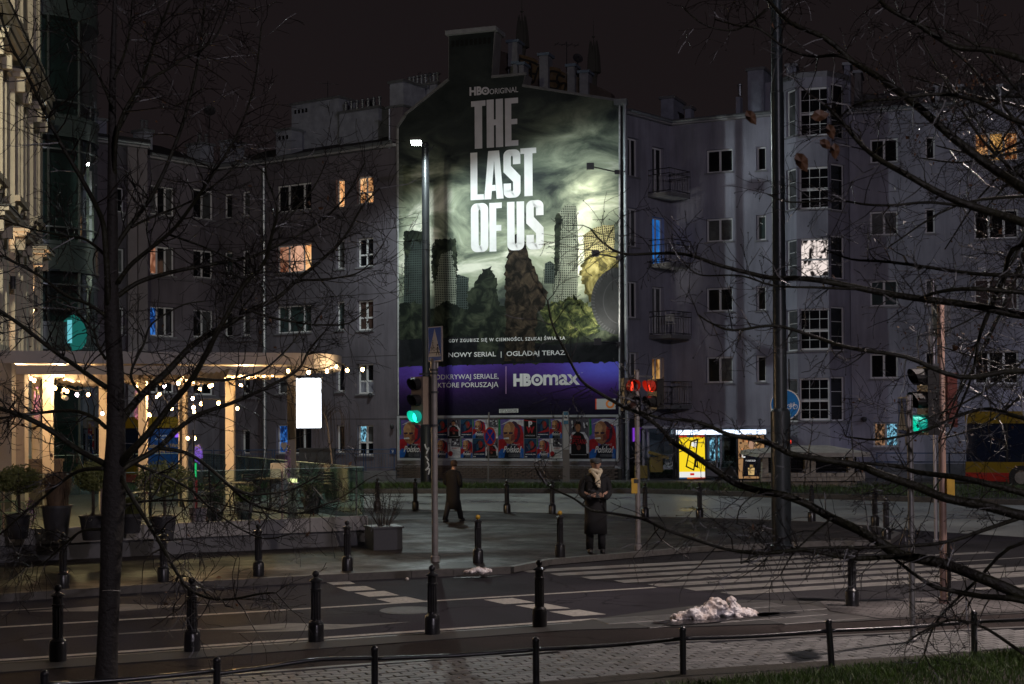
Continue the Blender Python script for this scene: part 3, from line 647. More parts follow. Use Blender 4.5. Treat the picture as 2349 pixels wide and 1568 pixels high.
# sloping roof behind the gable, side wall
zr = OP[-1][1]; mb = MB(); mb.add([MW.w(MW.L, 0, -.9), MW.w(MW.L, 0, -14), MW.w(MW.L, zr, -14), MW.w(MW.L, zr, -.9)], [(0, 1, 2, 3)]); mb.build('side_wall', plaster_b, blM)
ridge = MW.hit(1100, 150)
mb = MB(); mb.add([MW.w(0, OP[0][1] - .1, -.9), MW.w(0, OP[0][1] - .1, -14), MW.w(ridge[0], OP[3][1], -14), MW.w(ridge[0], OP[3][1], -.9), MW.w(MW.L, zr - .1, -14), MW.w(MW.L, zr - .1, -.9)], [(0, 1, 2, 3), (3, 2, 4, 5)]); mb.build('roof', roofm, blM)
# copings along the roofline
for a, b in (((1029, 182), (930, 262)), ((1199, 196), (1424, 231)), ((1128, 176), (1208, 169)), ((911, 293), (930, 264))):
    mb = MB(); mb.bar(MW.px(*a, .03), MW.px(*b, .03), .16, .10); mb.build('coping', mat('old_coping', (.16, .16, .17), .7, var=.3), blM)
u0, z0 = MW.hit(1025, 80); u1, z1 = MW.hit(1140, 68); mb = MB(); MW.box(mb, u0, u1, z0 - .05, z0 + .14, -1.1, .2); mb.build('stack_cap', mat('cap_concrete', (.30, .31, .33), .8, var=.2), blM)
mb = MB()
for i in range(9):
    u, z = MW.hit(1036 + i * 10.4, 90); MW.box(mb, u, u + .14, z0 - .55, z0 - .28, .014, .02)
mb.build('vent_openings', mat('vent_black', (.004, .004, .004), .9), blM)  # near-black boxes raised on the stack, drawn as openings
# chimney wall with graffiti behind the gable
n = -3.2
pw = [(1128, 108), (1165, 122), (1245, 150), (1330, 178), (1402, 213), (1402, 245), (1128, 245)]
pp = [MW.px(x, y, n) for x, y in pw]; brn = mat('sooty_render', (.10, .078, .068), .9, var=.4, vs=1.5, bump=.4)
mb = MB(); mb.prism(pp, -MW.N * .6); cw = mb.build('chimney_wall', brn, blM)
gf = mat('graffiti_ochre', (.10, .062, .03), .7); gk = mat('graffiti_black', (.006, .005, .005), .8)
def stroke(mb, fc, pts, w, n, k=5):
    P = smoothpts([fc.px(x, y, n) for x, y in pts], k)
    b = len(mb.v); m = len(P)
    for i, p in enumerate(P):
        t = (P[min(i + 1, m - 1)] - P[max(i - 1, 0)]); t = t - fc.N * t.dot(fc.N); t.normalize(); s_ = fc.N.cross(t) * (w / 2)
        mb.v += [tuple(p + s_), tuple(p - s_)]
    for i in range(m - 1): mb.f.append([b + 2 * i, b + 2 * i + 1, b + 2 * i + 3, b + 2 * i + 2]); mb.mi.append(mb.cur)
def zz3(x, y): return (871 + x * .3473, 36.3 + y * .3473)
gs = [[(905, 270), (925, 330), (960, 430)], [(910, 275), (1000, 300), (1035, 320)], [(985, 300), (1000, 440), (1040, 330)], [(960, 370), (1030, 380)],
      [(1190, 375), (1120, 360), (1110, 420), (1170, 430), (1160, 475), (1105, 465)], [(1215, 400), (1170, 385), (1165, 440), (1215, 440), (1205, 490), (1160, 480)]]
mb = MB()
for s_ in gs: stroke(mb, MW, [zz3(*p) for p in s_], .34, n + .012)
mb.build('graffiti', gf, cw, fixn=False)
mb = MB()
for s_ in gs: stroke(mb, MW, [zz3(p[0] + 9, p[1] + 5) for p in s_], .10, n + .016)
mb.build('graffiti_outline', gk, cw, fixn=False)
for (x0, y0, x1, y1) in ((1165, 98, 1187, 140), (1237, 128, 1257, 165), (1301, 153, 1318, 190), (1329, 168, 1349, 205), (1177, 147, 1187, 168), (1190, 149, 1201, 168)):
    chimney(MW, blM, x0, y0, x1, y1, n + .25 + (.9 if y0 in (147, 149) else 0), .7, mt=mat('flue_plaster', (.24, .25, .28), .8, var=.25), capm=mat('blue_zinc_cap', (.22, .30, .40), .4, .4))
pipe(MW, blM, 1433, 240, 1100, .085, .16, x2=1438)
mb = MB(); u, z = MW.hit(1428, 236); MW.box(mb, u - .3, u + .25, z - .12, z + .12, .01, .3); mb.build('rain_hopper', zinc, blM)

# the painted mural: own UV in wall metres
def uvsheet(name, polys, mt, parent, n):
    if len(polys) > 1:
        for i, pl in enumerate(polys): r_ = uvsheet(name, [pl], mt, parent, n + .0002 * i)
        return r_
    mb = MB(); U = []
    for pl in polys:
        mb.poly([MW.px(x, y, n) for x, y in pl]); U += [MW.hit(x, y) for x, y in pl]
    o = mb.build(name, mt, parent, fixn=False); l = o.data.uv_layers.new(name='UVMap')
    for lp in o.data.loops: l.data[lp.index].uv = U[lp.vertex_index]
    return o
def artmat(name, blobs, ramp, ns=.9, warp=1.1, base=0.0, contrast=1.0, mean=None, mult=None, stretch=(1, 1), rough=.75):
    m = bpy.data.materials.new(name); m.use_nodes = True; nt = m.node_tree; b = nt.nodes['Principled BSDF']; N = nt.nodes.new; L = nt.links.new
    def M(op, a, b_=None, c=None):
        q = N('ShaderNodeMath'); q.operation = op
        for i, v in enumerate((a, b_, c)):
            if v is None: continue
            if isinstance(v, (int, float)): q.inputs[i].default_value = v
            else: L(v, q.inputs[i])
        return q.outputs[0]
    uv = N('ShaderNodeUVMap'); uv.uv_map = 'UVMap'; s_ = N('ShaderNodeSeparateXYZ'); L(uv.outputs[0], s_.inputs[0])
    mp = N('ShaderNodeMapping'); mp.inputs['Scale'].default_value = (stretch[0], stretch[1], 1); mp.inputs['Rotation'].default_value = (0, 0, .35)
    n1 = N('ShaderNodeTexNoise'); n1.inputs['Scale'].default_value = ns; n1.inputs['Detail'].default_value = 9; n1.inputs['Roughness'].default_value = .58; n1.inputs['Distortion'].default_value = warp
    L(uv.outputs[0], mp.inputs[0]); L(mp.outputs[0], n1.inputs['Vector'])
    tot = base
    for (px_, py_, rx, ry, amp) in blobs:
        u, z = MW.hit(px_, py_); k = 59.0 / F * 1.02
        a = M('MULTIPLY_ADD', s_.outputs[0], 1 / (rx * k), -u / (rx * k)); c = M('MULTIPLY_ADD', s_.outputs[1], 1 / (ry * k), -z / (ry * k))
        d = M('ADD', M('MULTIPLY', a, a), M('MULTIPLY', c, c)); e = M('MULTIPLY', M('EXPONENT', M('MULTIPLY', d, -1.0)), amp)
        tot = M('ADD', e, tot)
    nn = M('MULTIPLY_ADD', n1.outputs['Fac'], 2.6 * contrast, (mean - 1.3 * contrast) if mean else -.8 * contrast)
    val = M('MULTIPLY', nn, tot); 
    r_ = N('ShaderNodeValToRGB'); cr = r_.color_ramp
    cr.elements[0].position = ramp[0][0]; cr.elements[0].color = tuple(ramp[0][1]) + (1,); cr.elements[1].position = ramp[-1][0]; cr.elements[1].color = tuple(ramp[-1][1]) + (1,)
    for p, c in ramp[1:-1]: e = cr.elements.new(p); e.color = tuple(c) + (1,)
    L(val, r_.inputs[0]); L(r_.outputs[0], b.inputs['Base Color']); b.inputs['Roughness'].default_value = rough; b.inputs['Specular IOR Level'].default_value = .15
    n2 = N('ShaderNodeTexNoise'); n2.inputs['Scale'].default_value = 5; n2.inputs['Detail'].default_value = 5; bp = N('ShaderNodeBump'); bp.inputs['Strength'].default_value = .5; bp.inputs['Distance'].default_value = .05
    L(uv.outputs[0], n2.inputs['Vector']); L(n2.outputs['Fac'], bp.inputs['Height']); L(bp.outputs[0], b.inputs['Normal'])
    MATS[name] = m; return m
skyart = artmat('painted_storm_sky', [(1425, 420, 120, 66, .62), (1300, 480, 140, 60, .40), (1330, 610, 60, 100, .7), (1300, 340, 150, 90, .30), (1000, 460, 90, 110, .8), (940, 430, 60, 90, .5), (1150, 590, 170, 100, .9), (940, 640, 60, 90, .8), (1360, 280, 110, 80, .35), (1010, 600, 80, 70, .5)],
                [(0.0, (.008, .010, .012)), (.16, (.035, .043, .042)), (.36, (.13, .155, .12)), (.60, (.38, .42, .31)), (.85, (.80, .80, .68))], ns=.42, warp=1.1, base=.17, stretch=(.8, 1.6), contrast=.80, mean=.60)
bandart = artmat('painted_violet_band', [(990, 845, 150, 52, .50), (1410, 838, 170, 48, 1.0), (1120, 805, 160, 36, .25)], [(0, (.004, .004, .010)), (.18, (.045, .018, .11)), (.45, (.10, .05, .36)), (1, (.17, .17, .95))], ns=.5, warp=.3, base=.01, contrast=.25, mean=1.0)
mur = uvsheet('mural', [[(912.5, 294), (926, 273), (931, 263.5), (1029.5, 183), (1030, 82), (1134, 71), (1127.5, 177), (1204, 171), (1198.5, 197), (1422, 232), (1421.5, 828), (913, 840)]], skyart, blM, .006)
uvsheet('banner', [[(913, 840), (1421.5, 828), (1421, 950), (914, 953)]], bandart, mur, .006)
mb = MB(); pts = [(911.8, 294), (914.5, 292), (915, 952), (912.5, 952)]; mb.poly([MW.px(x, y, .010) for x, y in pts]); mb.poly([MW.px(x, y, .010) for x, y in [(1419, 232), (1423, 233), (1422, 950), (1419.5, 950)]]); mb.build('mural_edge', mat('edge_white', (.42, .42, .44), .8, var=.4, vs=6), mur, fixn=False)
rr = random.Random(3)
def rag(pts, amp, step=4.0):
    o = []
    for i, p in enumerate(pts):
        q = pts[(i + 1) % len(pts)]; L = math.dist(p, q); k = max(1, int(L / step))
        for j in range(k):
            t = j / k; o.append((p[0] + (q[0] - p[0]) * t + rr.uniform(-amp, amp), p[1] + (q[1] - p[1]) * t + rr.uniform(-amp, amp)))
    return [(min(max(x, 915), 1419), y) for x, y in o]
def winmat(name, wall, win, rot=0.0):
    m = bpy.data.materials.new(name); m.use_nodes = True; nt = m.node_tree; b = nt.nodes['Principled BSDF']; N = nt.nodes.new; L = nt.links.new
    uv = N('ShaderNodeUVMap'); uv.uv_map = 'UVMap'; mp = N('ShaderNodeMapping'); mp.inputs['Rotation'].default_value = (0, 0, rot); k = N('ShaderNodeTexBrick'); k.offset = 0; k.inputs['Scale'].default_value = 1
    k.inputs['Brick Width'].default_value = .085; k.inputs['Row Height'].default_value = .10; k.inputs['Mortar Size'].default_value = .018
    k.inputs['Color1'].default_value = tuple(win) + (1,); k.inputs['Color2'].default_value = tuple(x * .5 for x in win) + (1,); k.inputs['Mortar'].default_value = tuple(wall) + (1,)
    n_ = N('ShaderNodeTexNoise'); n_.inputs['Scale'].default_value = 1.2; n_.inputs['Detail'].default_value = 6; mx = N('ShaderNodeMixRGB'); mx.blend_type = 'OVERLAY'; mx.inputs[0].default_value = .85
    L(uv.outputs[0], mp.inputs[0]); L(mp.outputs[0], k.inputs['Vector']); L(uv.outputs[0], n_.inputs['Vector']); L(k.outputs['Color'], mx.inputs[1]); L(n_.outputs['Fac'], mx.inputs[2]); L(mx.outputs[0], b.inputs['Base Color'])
    b.inputs['Roughness'].default_value = .8; b.inputs['Specular IOR Level'].default_value = .15; MATS[name] = m; return m
tw1 = winmat('painted_tower_dark', (.05, .065, .06), (.012, .016, .016)); tw2 = winmat('painted_tower_light', (.22, .24, .19), (.04, .05, .045), .05); tw3 = winmat('painted_tower_gold', (.30, .27, .14), (.07, .065, .035), -.1)
def foliage(name, c1, c2, sc_=2.6, c3=None):
    return artmat(name, [], [(0.25, c1), (.5, c2), (.8, c3 or c2)], ns=sc_, warp=1.0, base=.8, stretch=(1, 1))
f_dark = foliage('painted_scrub_dark', (.008, .011, .009), (.028, .036, .024), 1.8, (.06, .07, .045)); f_green = foliage('painted_scrub_green', (.008, .013, .006), (.05, .062, .022), 3.2, (.20, .20, .075)); f_gold = foliage('painted_leaves_gold', (.05, .045, .015), (.20, .17, .06), 1.8, (.38, .34, .15))
f_brn = foliage('painted_ruin_brown', (.006, .005, .004), (.030, .022, .016), 2.6, (.075, .055, .035)); f_shade = foliage('painted_ground_dark', (.006, .007, .009), (.014, .015, .018), 1.2)
uvsheet('painted_tower', [rag([(928, 556), (932, 530), (952, 536), (971, 531), (973, 700), (926, 700)], .8), rag([(1030, 633), (1052, 629), (1075, 636), (1074, 740), (1030, 740)], .8), [(1250, 604), (1262, 598), (1272, 606), (1274, 650), (1248, 650)]], tw1, mur, .009)
uvsheet('painted_tower', [rag([(990, 562), (1003, 548), (1044, 549), (1048, 590), (1045, 730), (1000, 730)], .7), rag([(1276, 492), (1300, 469), (1322, 472), (1327, 560), (1324, 690), (1270, 690)], .6)], tw2, mur, .0095)
uvsheet('painted_tower', [rag([(1338, 540), (1362, 522), (1386, 516), (1409, 515), (1410, 560), (1400, 640), (1342, 640)], .8)], tw3, mur, .0092)
uvsheet('painted_ivy', [rag([(990, 575), (1000, 547), (1046, 546), (1050, 640), (1042, 610), (1036, 575), (1010, 585), (1000, 640), (992, 650)], 3, 3), rag([(927, 530), (950, 527), (972, 531), (966, 560), (945, 548), (934, 600), (926, 570)], 2, 3), rag([(1273, 500), (1280, 488), (1290, 500), (1284, 560), (1280, 620), (1272, 640)], 2, 3)], f_dark, mur, .012)
uvsheet('painted_tree', [rag([(1330, 640), (1336, 600), (1352, 585), (1385, 575), (1419, 578), (1419, 660), (1380, 690), (1350, 690), (1340, 660)], 4, 4)], f_gold, mur, .011)
uvsheet('painted_scrub', [rag([(1225, 745), (1245, 700), (1262, 688), (1290, 690), (1312, 676), (1335, 690), (1370, 712), (1378, 765), (1300, 785), (1236, 790)], 6, 5)], f_green, mur, .0125)
uvsheet('painted_scrub', [rag([(914, 700), (950, 690), (990, 705), (1030, 690), (1080, 715), (1150, 700), (1240, 720), (1262, 770), (1320, 775), (1419, 750), (1419, 829), (914, 840)], 4, 5)], f_dark, mur, .014)
uvsheet('painted_ground', [rag([(914, 780), (1100, 770), (1260, 790), (1419, 780), (1421, 828), (914, 839)], 1.0, 20)], f_shade, mur, .016)
# plain generic stand-ins in the middle of the picture: two overgrown ruin stubs
uvsheet('painted_ruin', [rag([(1155, 826), (1160, 720), (1157, 620), (1166, 575), (1170, 545), (1190, 530), (1203, 548), (1214, 588), (1236, 640), (1256, 668), (1252, 700), (1232, 715), (1226, 826)], 3.2, 5)], f_brn, mur, .020)
uvsheet('painted_ruin', [rag([(1096, 824), (1090, 740), (1073, 715), (1073, 670), (1098, 640), (1108, 615), (1126, 612), (1138, 640), (1146, 700), (1150, 750), (1140, 822)], 3.5, 5)], f_dark, mur, .018)
# half-buried dark wheel at the right edge of the picture
whl = []
for k in range(0, 41):
    a = R(100 + 160 * k / 40); whl.append((min(1419.0, 1424 + 68 * math.cos(a)), 690 - 78 * math.sin(a)))
uvsheet('painted_wheel', [whl + [(1419, 765), (1419, 614)]], mat('painted_rubber', (.012, .013, .016), .8, var=.3, vs=4), mur, .0215)
mb = MB()
for k in range(0, 27):
    a = R(105 + 150 * k / 26); x, y = 1424 + 68 * math.cos(a), 690 - 78 * math.sin(a); x2, y2 = 1424 + 60 * math.cos(a + .03), 690 - 69 * math.sin(a + .03)
    if x2 < 1418: stroke(mb, MW, [(x, y), (x2, y2)], .05, .024, 1)
arcp = [(1424 + 40 * math.cos(R(100 + 160 * k / 12)), 690 - 52 * math.sin(R(100 + 160 * k / 12))) for k in range(13)]
stroke(mb, MW, [p for p in arcp if p[0] < 1418], .04, .024, 3)
mb.build('wheel_tread', mat('painted_tread', (.030, .032, .036), .8), mur, fixn=False)

# lettering: condensed block capitals
let_w = mat('letter_white', (.80, .79, .80), .75, var=.10, vs=1.5, bump=.4, bs=8); let_dim = mat('letter_white_dim', (.55, .53, .58), .75, var=.12, vs=1.5, bump=.4, bs=8)  # greyer copy: dimmer light on the upper words put into the colour
def letter(ch, x0, yt, x1, yb, dy, mtl, sw=.44):
    """unit letter drawn on the wall; dy = rise of the right side (perspective of the wall itself is exact)"""
    A_, zt = MW.hit(x0, yt); B_, zb = MW.hit(x0, yb); u1 = MW.hit(x1, yt)[0]; n_ = .026
    W = u1 - A_; H = zt - zb; mb = MB()
    Pt = lambda a, b: MW.w(A_ + W * a, zb + H * b, n_)
    def rect(a0, b0, a1, b1): mb.poly([Pt(a0, b0), Pt(a1, b0), Pt(a1, b1), Pt(a0, b1)])
    hb = .115
    def ring(cap_lo=True, cap_hi=True, ou=.34):
        # rounded ring; returns outer/inner points going round
        o, i = [], []; ry = ou * W / H
        for cx, cy, a0 in ((1 - ou, 1 - ry, 0), (ou, 1 - ry, 90), (ou, ry, 180), (1 - ou, ry, 270)):
            for k in range(6):
                a = R(a0 + 18 * k); o.append((cx + ou * math.cos(a), cy + ry * math.sin(a)))
                ii = ou * .42; iy = ii * W / H; ccx = cx if cx > .5 else cx
                jx = (1 - sw - ii) if cx > .5 else (sw + ii); jy = (1 - hb - iy) if cy > .5 else (hb + iy)
                i.append((jx + ii * math.cos(a), jy + iy * math.sin(a)))
        return o, i
    if ch == 'T': rect(0, 1 - hb, 1, 1); rect(.24, 0, .76, 1 - hb)
    elif ch == 'H': rect(0, 0, sw, 1); rect(1 - sw, 0, 1, 1); rect(sw, .46, 1 - sw, .58)
    elif ch == 'E': rect(0, 0, sw + .04, 1); rect(sw + .04, 1 - hb, 1, 1); rect(sw + .04, .45, .93, .56); rect(sw + .04, 0, 1, hb)
    elif ch == 'F': rect(0, 0, .55, 1); rect(.55, 1 - hb, 1, 1); rect(.55, .42, .95, .54)
    elif ch == 'L': rect(0, 0, .52, 1); rect(.52, 0, 1, hb)
    elif ch == 'A':
        mb.poly([Pt(0, 0), Pt(.36, 0), Pt(.52, .80), Pt(.50, 1), Pt(.22, 1)]); mb.poly([Pt(.64, 0), Pt(1, 0), Pt(.78, 1), Pt(.5, 1), Pt(.52, .80)]); mb.poly([Pt(.395, .17), Pt(.605, .17), Pt(.585, .29), Pt(.42, .29)])
    elif ch == 'O':
        o, i = ring()
        for k in range(24): q = (k + 1) % 24; mb.poly([Pt(*o[k]), Pt(*o[q]), Pt(*i[q]), Pt(*i[k])])
    elif ch == 'U':
        o, i = ring()
        for k in list(range(12, 23)): mb.poly([Pt(*o[k]), Pt(*o[k + 1]), Pt(*i[k + 1]), Pt(*i[k])])
        rect(0, o[12][1], sw, 1); rect(1 - sw, o[12][1], 1, 1)
    elif ch == 'S':
        o, i = ring()
        for k in list(range(0, 12)): mb.poly([Pt(*o[k]), Pt(*o[k + 1]) if k < 11 else Pt(0, .60), Pt(*i[k + 1]) if k < 11 else Pt(sw, .66), Pt(*i[k])])
        for k in list(range(12, 23)) : mb.poly([Pt(*o[k]), Pt(*o[k + 1]), Pt(*i[k + 1]), Pt(*i[k])])
        mb.poly([Pt(0, .60), Pt(sw, .66), Pt(1, .44), Pt(1, .38), Pt(1 - sw, .33), Pt(0, .54)]); mb.poly([Pt(1 - sw, .33), Pt(1, .39), Pt(*o[23]), Pt(*i[23])])
        rect(1 - sw, .69, 1, o[0][1]); rect(0, o[12][1], sw, .30)
    else: return
    return mb.build('letter', mtl, mur, fixn=False)
def zl(x): return 871 + x * .3473
def yl(y): return 36.3 + y * .3473
for ch, a, b, c, d, g in (('T', 605, 565, 700, 880, 0), ('H', 707, 555, 815, 872, 0), ('E', 828, 546, 915, 862, 0), ('L', 600, 905, 688, 1218, 1), ('A', 690, 895, 818, 1213, 1), ('S', 818, 886, 930, 1204, 1), ('T', 930, 876, 1035, 1193, 1),
                      ('O', 603, 1240, 718, 1562, 1), ('F', 725, 1236, 808, 1557, 1), ('U', 842, 1230, 955, 1550, 1), ('S', 968, 1220, 1083, 1545, 1)):
    letter(ch, zl(a), yl(b), zl(c), yl(d), 0, let_w if g else let_dim)
def T(body, x0, y0, x1, y1, mt, bold=0.0, shear=0.0, space=1.0, n=.028, parent=None, name='lettering', fc=None, line=1.0):
    mb = MB(); (fc or MW).text(mb, body, x0, y0, x1, y1, n, bold, shear, space, line); return mb.build(name, mt, parent or mur, fixn=False)
def ringmark(fc, cx, cy, r1, r2, n, mt, parent, name='ring_mark'):
    mb = MB(); a_, b_ = [], []
    for k in range(24):
        a = 2 * math.pi * k / 24; a_.append(fc.px(cx + r1 * math.cos(a), cy + r1 * math.sin(a), n)); b_.append(fc.px(cx + r2 * math.cos(a), cy + r2 * math.sin(a), n))
    for k in range(24): q = (k + 1) % 24; mb.poly([a_[k], a_[q], b_[q], b_[k]])
    return mb.build(name, mt, parent, fixn=False)
T('HB', 1077.5, 200, 1106, 217.5, let_dim, .045); ringmark(MW, 1113.5, 208, 9.2, 5.2, .028, let_dim, mur); ringmark(MW, 1113.5, 208, 2.6, .2, .028, let_dim, mur)
T('ORIGINAL', 1123.5, 204, 1189, 211, let_dim, .004)
T('GDY ZGUBISZ SIĘ W CIEMNOŚCI, SZUKAJ ŚWIATŁA', 1030, 775, 1297, 781, WP, .02, space=1.25)
T('NOWY SERIAL  |  OGLĄDAJ TERAZ', 1029, 808, 1297, 817, WP, .012)
T('ODKRYWAJ SERIALE,', 999, 859, 1144, 871.5, WP, .006); T('KTÓRE PORUSZAJĄ', 1005, 875, 1144, 890.5, WP, .006)
mb = MB(); mb.poly([MW.px(x, y, .028) for x, y in ((1160, 840), (1161.4, 840), (1161.4, 903), (1160, 903))]); mb.build('divider', mat('print_pink', (.55, .32, .6), .6), mur, fixn=False)
T('HB', 1178, 857, 1219, 885.5, WP, .06); ringmark(MW, 1232, 871, 13.6, 7.6, .028, WP, mur); ringmark(MW, 1232, 871, 4, .2, .028, WP, mur)
T('max', 1246.5, 858.5, 1331, 882.5, WP, .025); T('TM', 1333, 853.5, 1337, 855.5, WP, 0)
mb = MB(); mb.poly([MW.px(x, y, .026) for x, y in ((1145, 937.8), (1189, 937), (1189, 946), (1145, 946.8))]); pl = mb.build('caption_plate', mat('print_offwhite', (.6, .6, .6), .6), mur, fixn=False)
T('CITY POSTER', 1148, 938.8, 1187, 941.6, mat('print_black', (.01, .01, .012), .6), .03, parent=mur); T('tel. 603056768', 1148, 943, 1187, 945.4, MATS['print_black'], .02)
mb = MB(); mb.poly([MW.px(x, y, .026) for x, y in ((1365.5, 914.5), (1412, 914), (1412, 938), (1365.5, 938.3))]); mb.build('logo_plate', MATS['print_offwhite'], mur, fixn=False)
mb = MB(); mb.poly([MW.px(x, y, .028) for x, y in ((1365.5, 914.5), (1368.5, 914.5), (1368.5, 938.3), (1365.5, 938.3))]); mb.build('plate_stripe', mat('print_red', (.75, .08, .03), .6), mur, fixn=False)
ringmark(MW, 1399.5, 926, 10, 5.6, .030, mat('print_orange', (.95, .28, .04), .6), mur)

# lower wall, plinth, poster board
BW = MATS
mb = MB(); u0, _ = MW.hit(913, 1060); MW.box(mb, 0.0, MW.L, 0.62, 1.02, .002, .06); mb.build('lower_wall', mat('scuffed_paint', (.27, .27, .30), .8, var=.3, vs=2, bump=.5, bs=12), blM)
mb = MB(); MW.box(mb, -.05, MW.L + .05, 0, .61, .002, .14); mb.build('plinth', mat('brick_bed', (.03, .026, .024), .9), blM)
br = mat('plinth_brick', (.085, .062, .052), .8, var=.4, vs=3, bump=.4); metas = None
bm_ = MB(); bm_.box((0, 0, 0), (.24, .05, .065)); tmp = bm_.build('tmpb', br); bmesh_me = tmp.data; bpy.data.objects.remove(tmp)
pl = [o for o in blM.children if o.name.startswith('plinth')][0]
ang = math.atan2(MW.U.y, MW.U.x); rinv = rootmat(blM).inverted(); big = MB(); cnt = 0
for j in range(7):
    for i in range(int(MW.L / .26)):
        u = .14 + i * .26 + (.13 if j % 2 else 0); p = rinv @ MW.w(u, .2 + j * .08 + rr.uniform(-.004, .004), .15 + rr.uniform(-.004, .006))
        if cnt < 290:
            o = bpy.data.objects.new('brick', bmesh_me); col.objects.link(o); o.parent = pl; o.location = p; o.rotation_euler = (0, 0, ang); cnt += 1

WB = thing('poster_board', 'long framed board pasted with rows of red and dark film posters under the painted wall', 'poster board', (MW.px(1168, 1050).x, MW.px(1168, 1050).y, MW.hit(1168, 1056)[1]))
def zp(x): return 871.2 + x * .2473
u0, zt = MW.hit(914, 954); u1, zb = MW.hit(1421, 1057.5)
frm = mat('board_frame', (.36, .37, .40), .6, var=.15, vs=3); bk = mat('board_backing', (.14, .14, .15), .8)
mb = MB(); MW.box(mb, u0, u1, zb, zt, .065, .10); mb.build('backing', bk, WB)
mb = MB(); MW.box(mb, u0, u1, zt - .085, zt, .101, .15); MW.box(mb, u0, u1, zb, zb + .085, .101, .15); MW.box(mb, u0, u0 + .1, zb + .086, zt - .086, .101, .15); MW.box(mb, u1 - .1, u1, zb + .086, zt - .086, .101, .15); mb.build('frame', frm, WB)
PZT, PZB = zt - .13, zb + .12; PM = (PZT + PZB) / 2
pc = {k: mat('poster_' + k, tuple(q * .9 for q in srgb(v)[:3]), .7, var=.38, vs=7, bump=.3, bs=9, spec=.2) for k, v in dict(violet='5f5290', red='8f1a22', tan='8f6248', hair='3a2438', blue='1f56a0', green='1e6b3c', dark='141a28', teal='1f3f5a', white='c9c6c8', grey='8d8c90', black='0e0c0e', brown='6b3a34', mid='4a4650', crimson='8d1d22', navy='16203c', tanl='b08660', light='b5b2b8').items()}
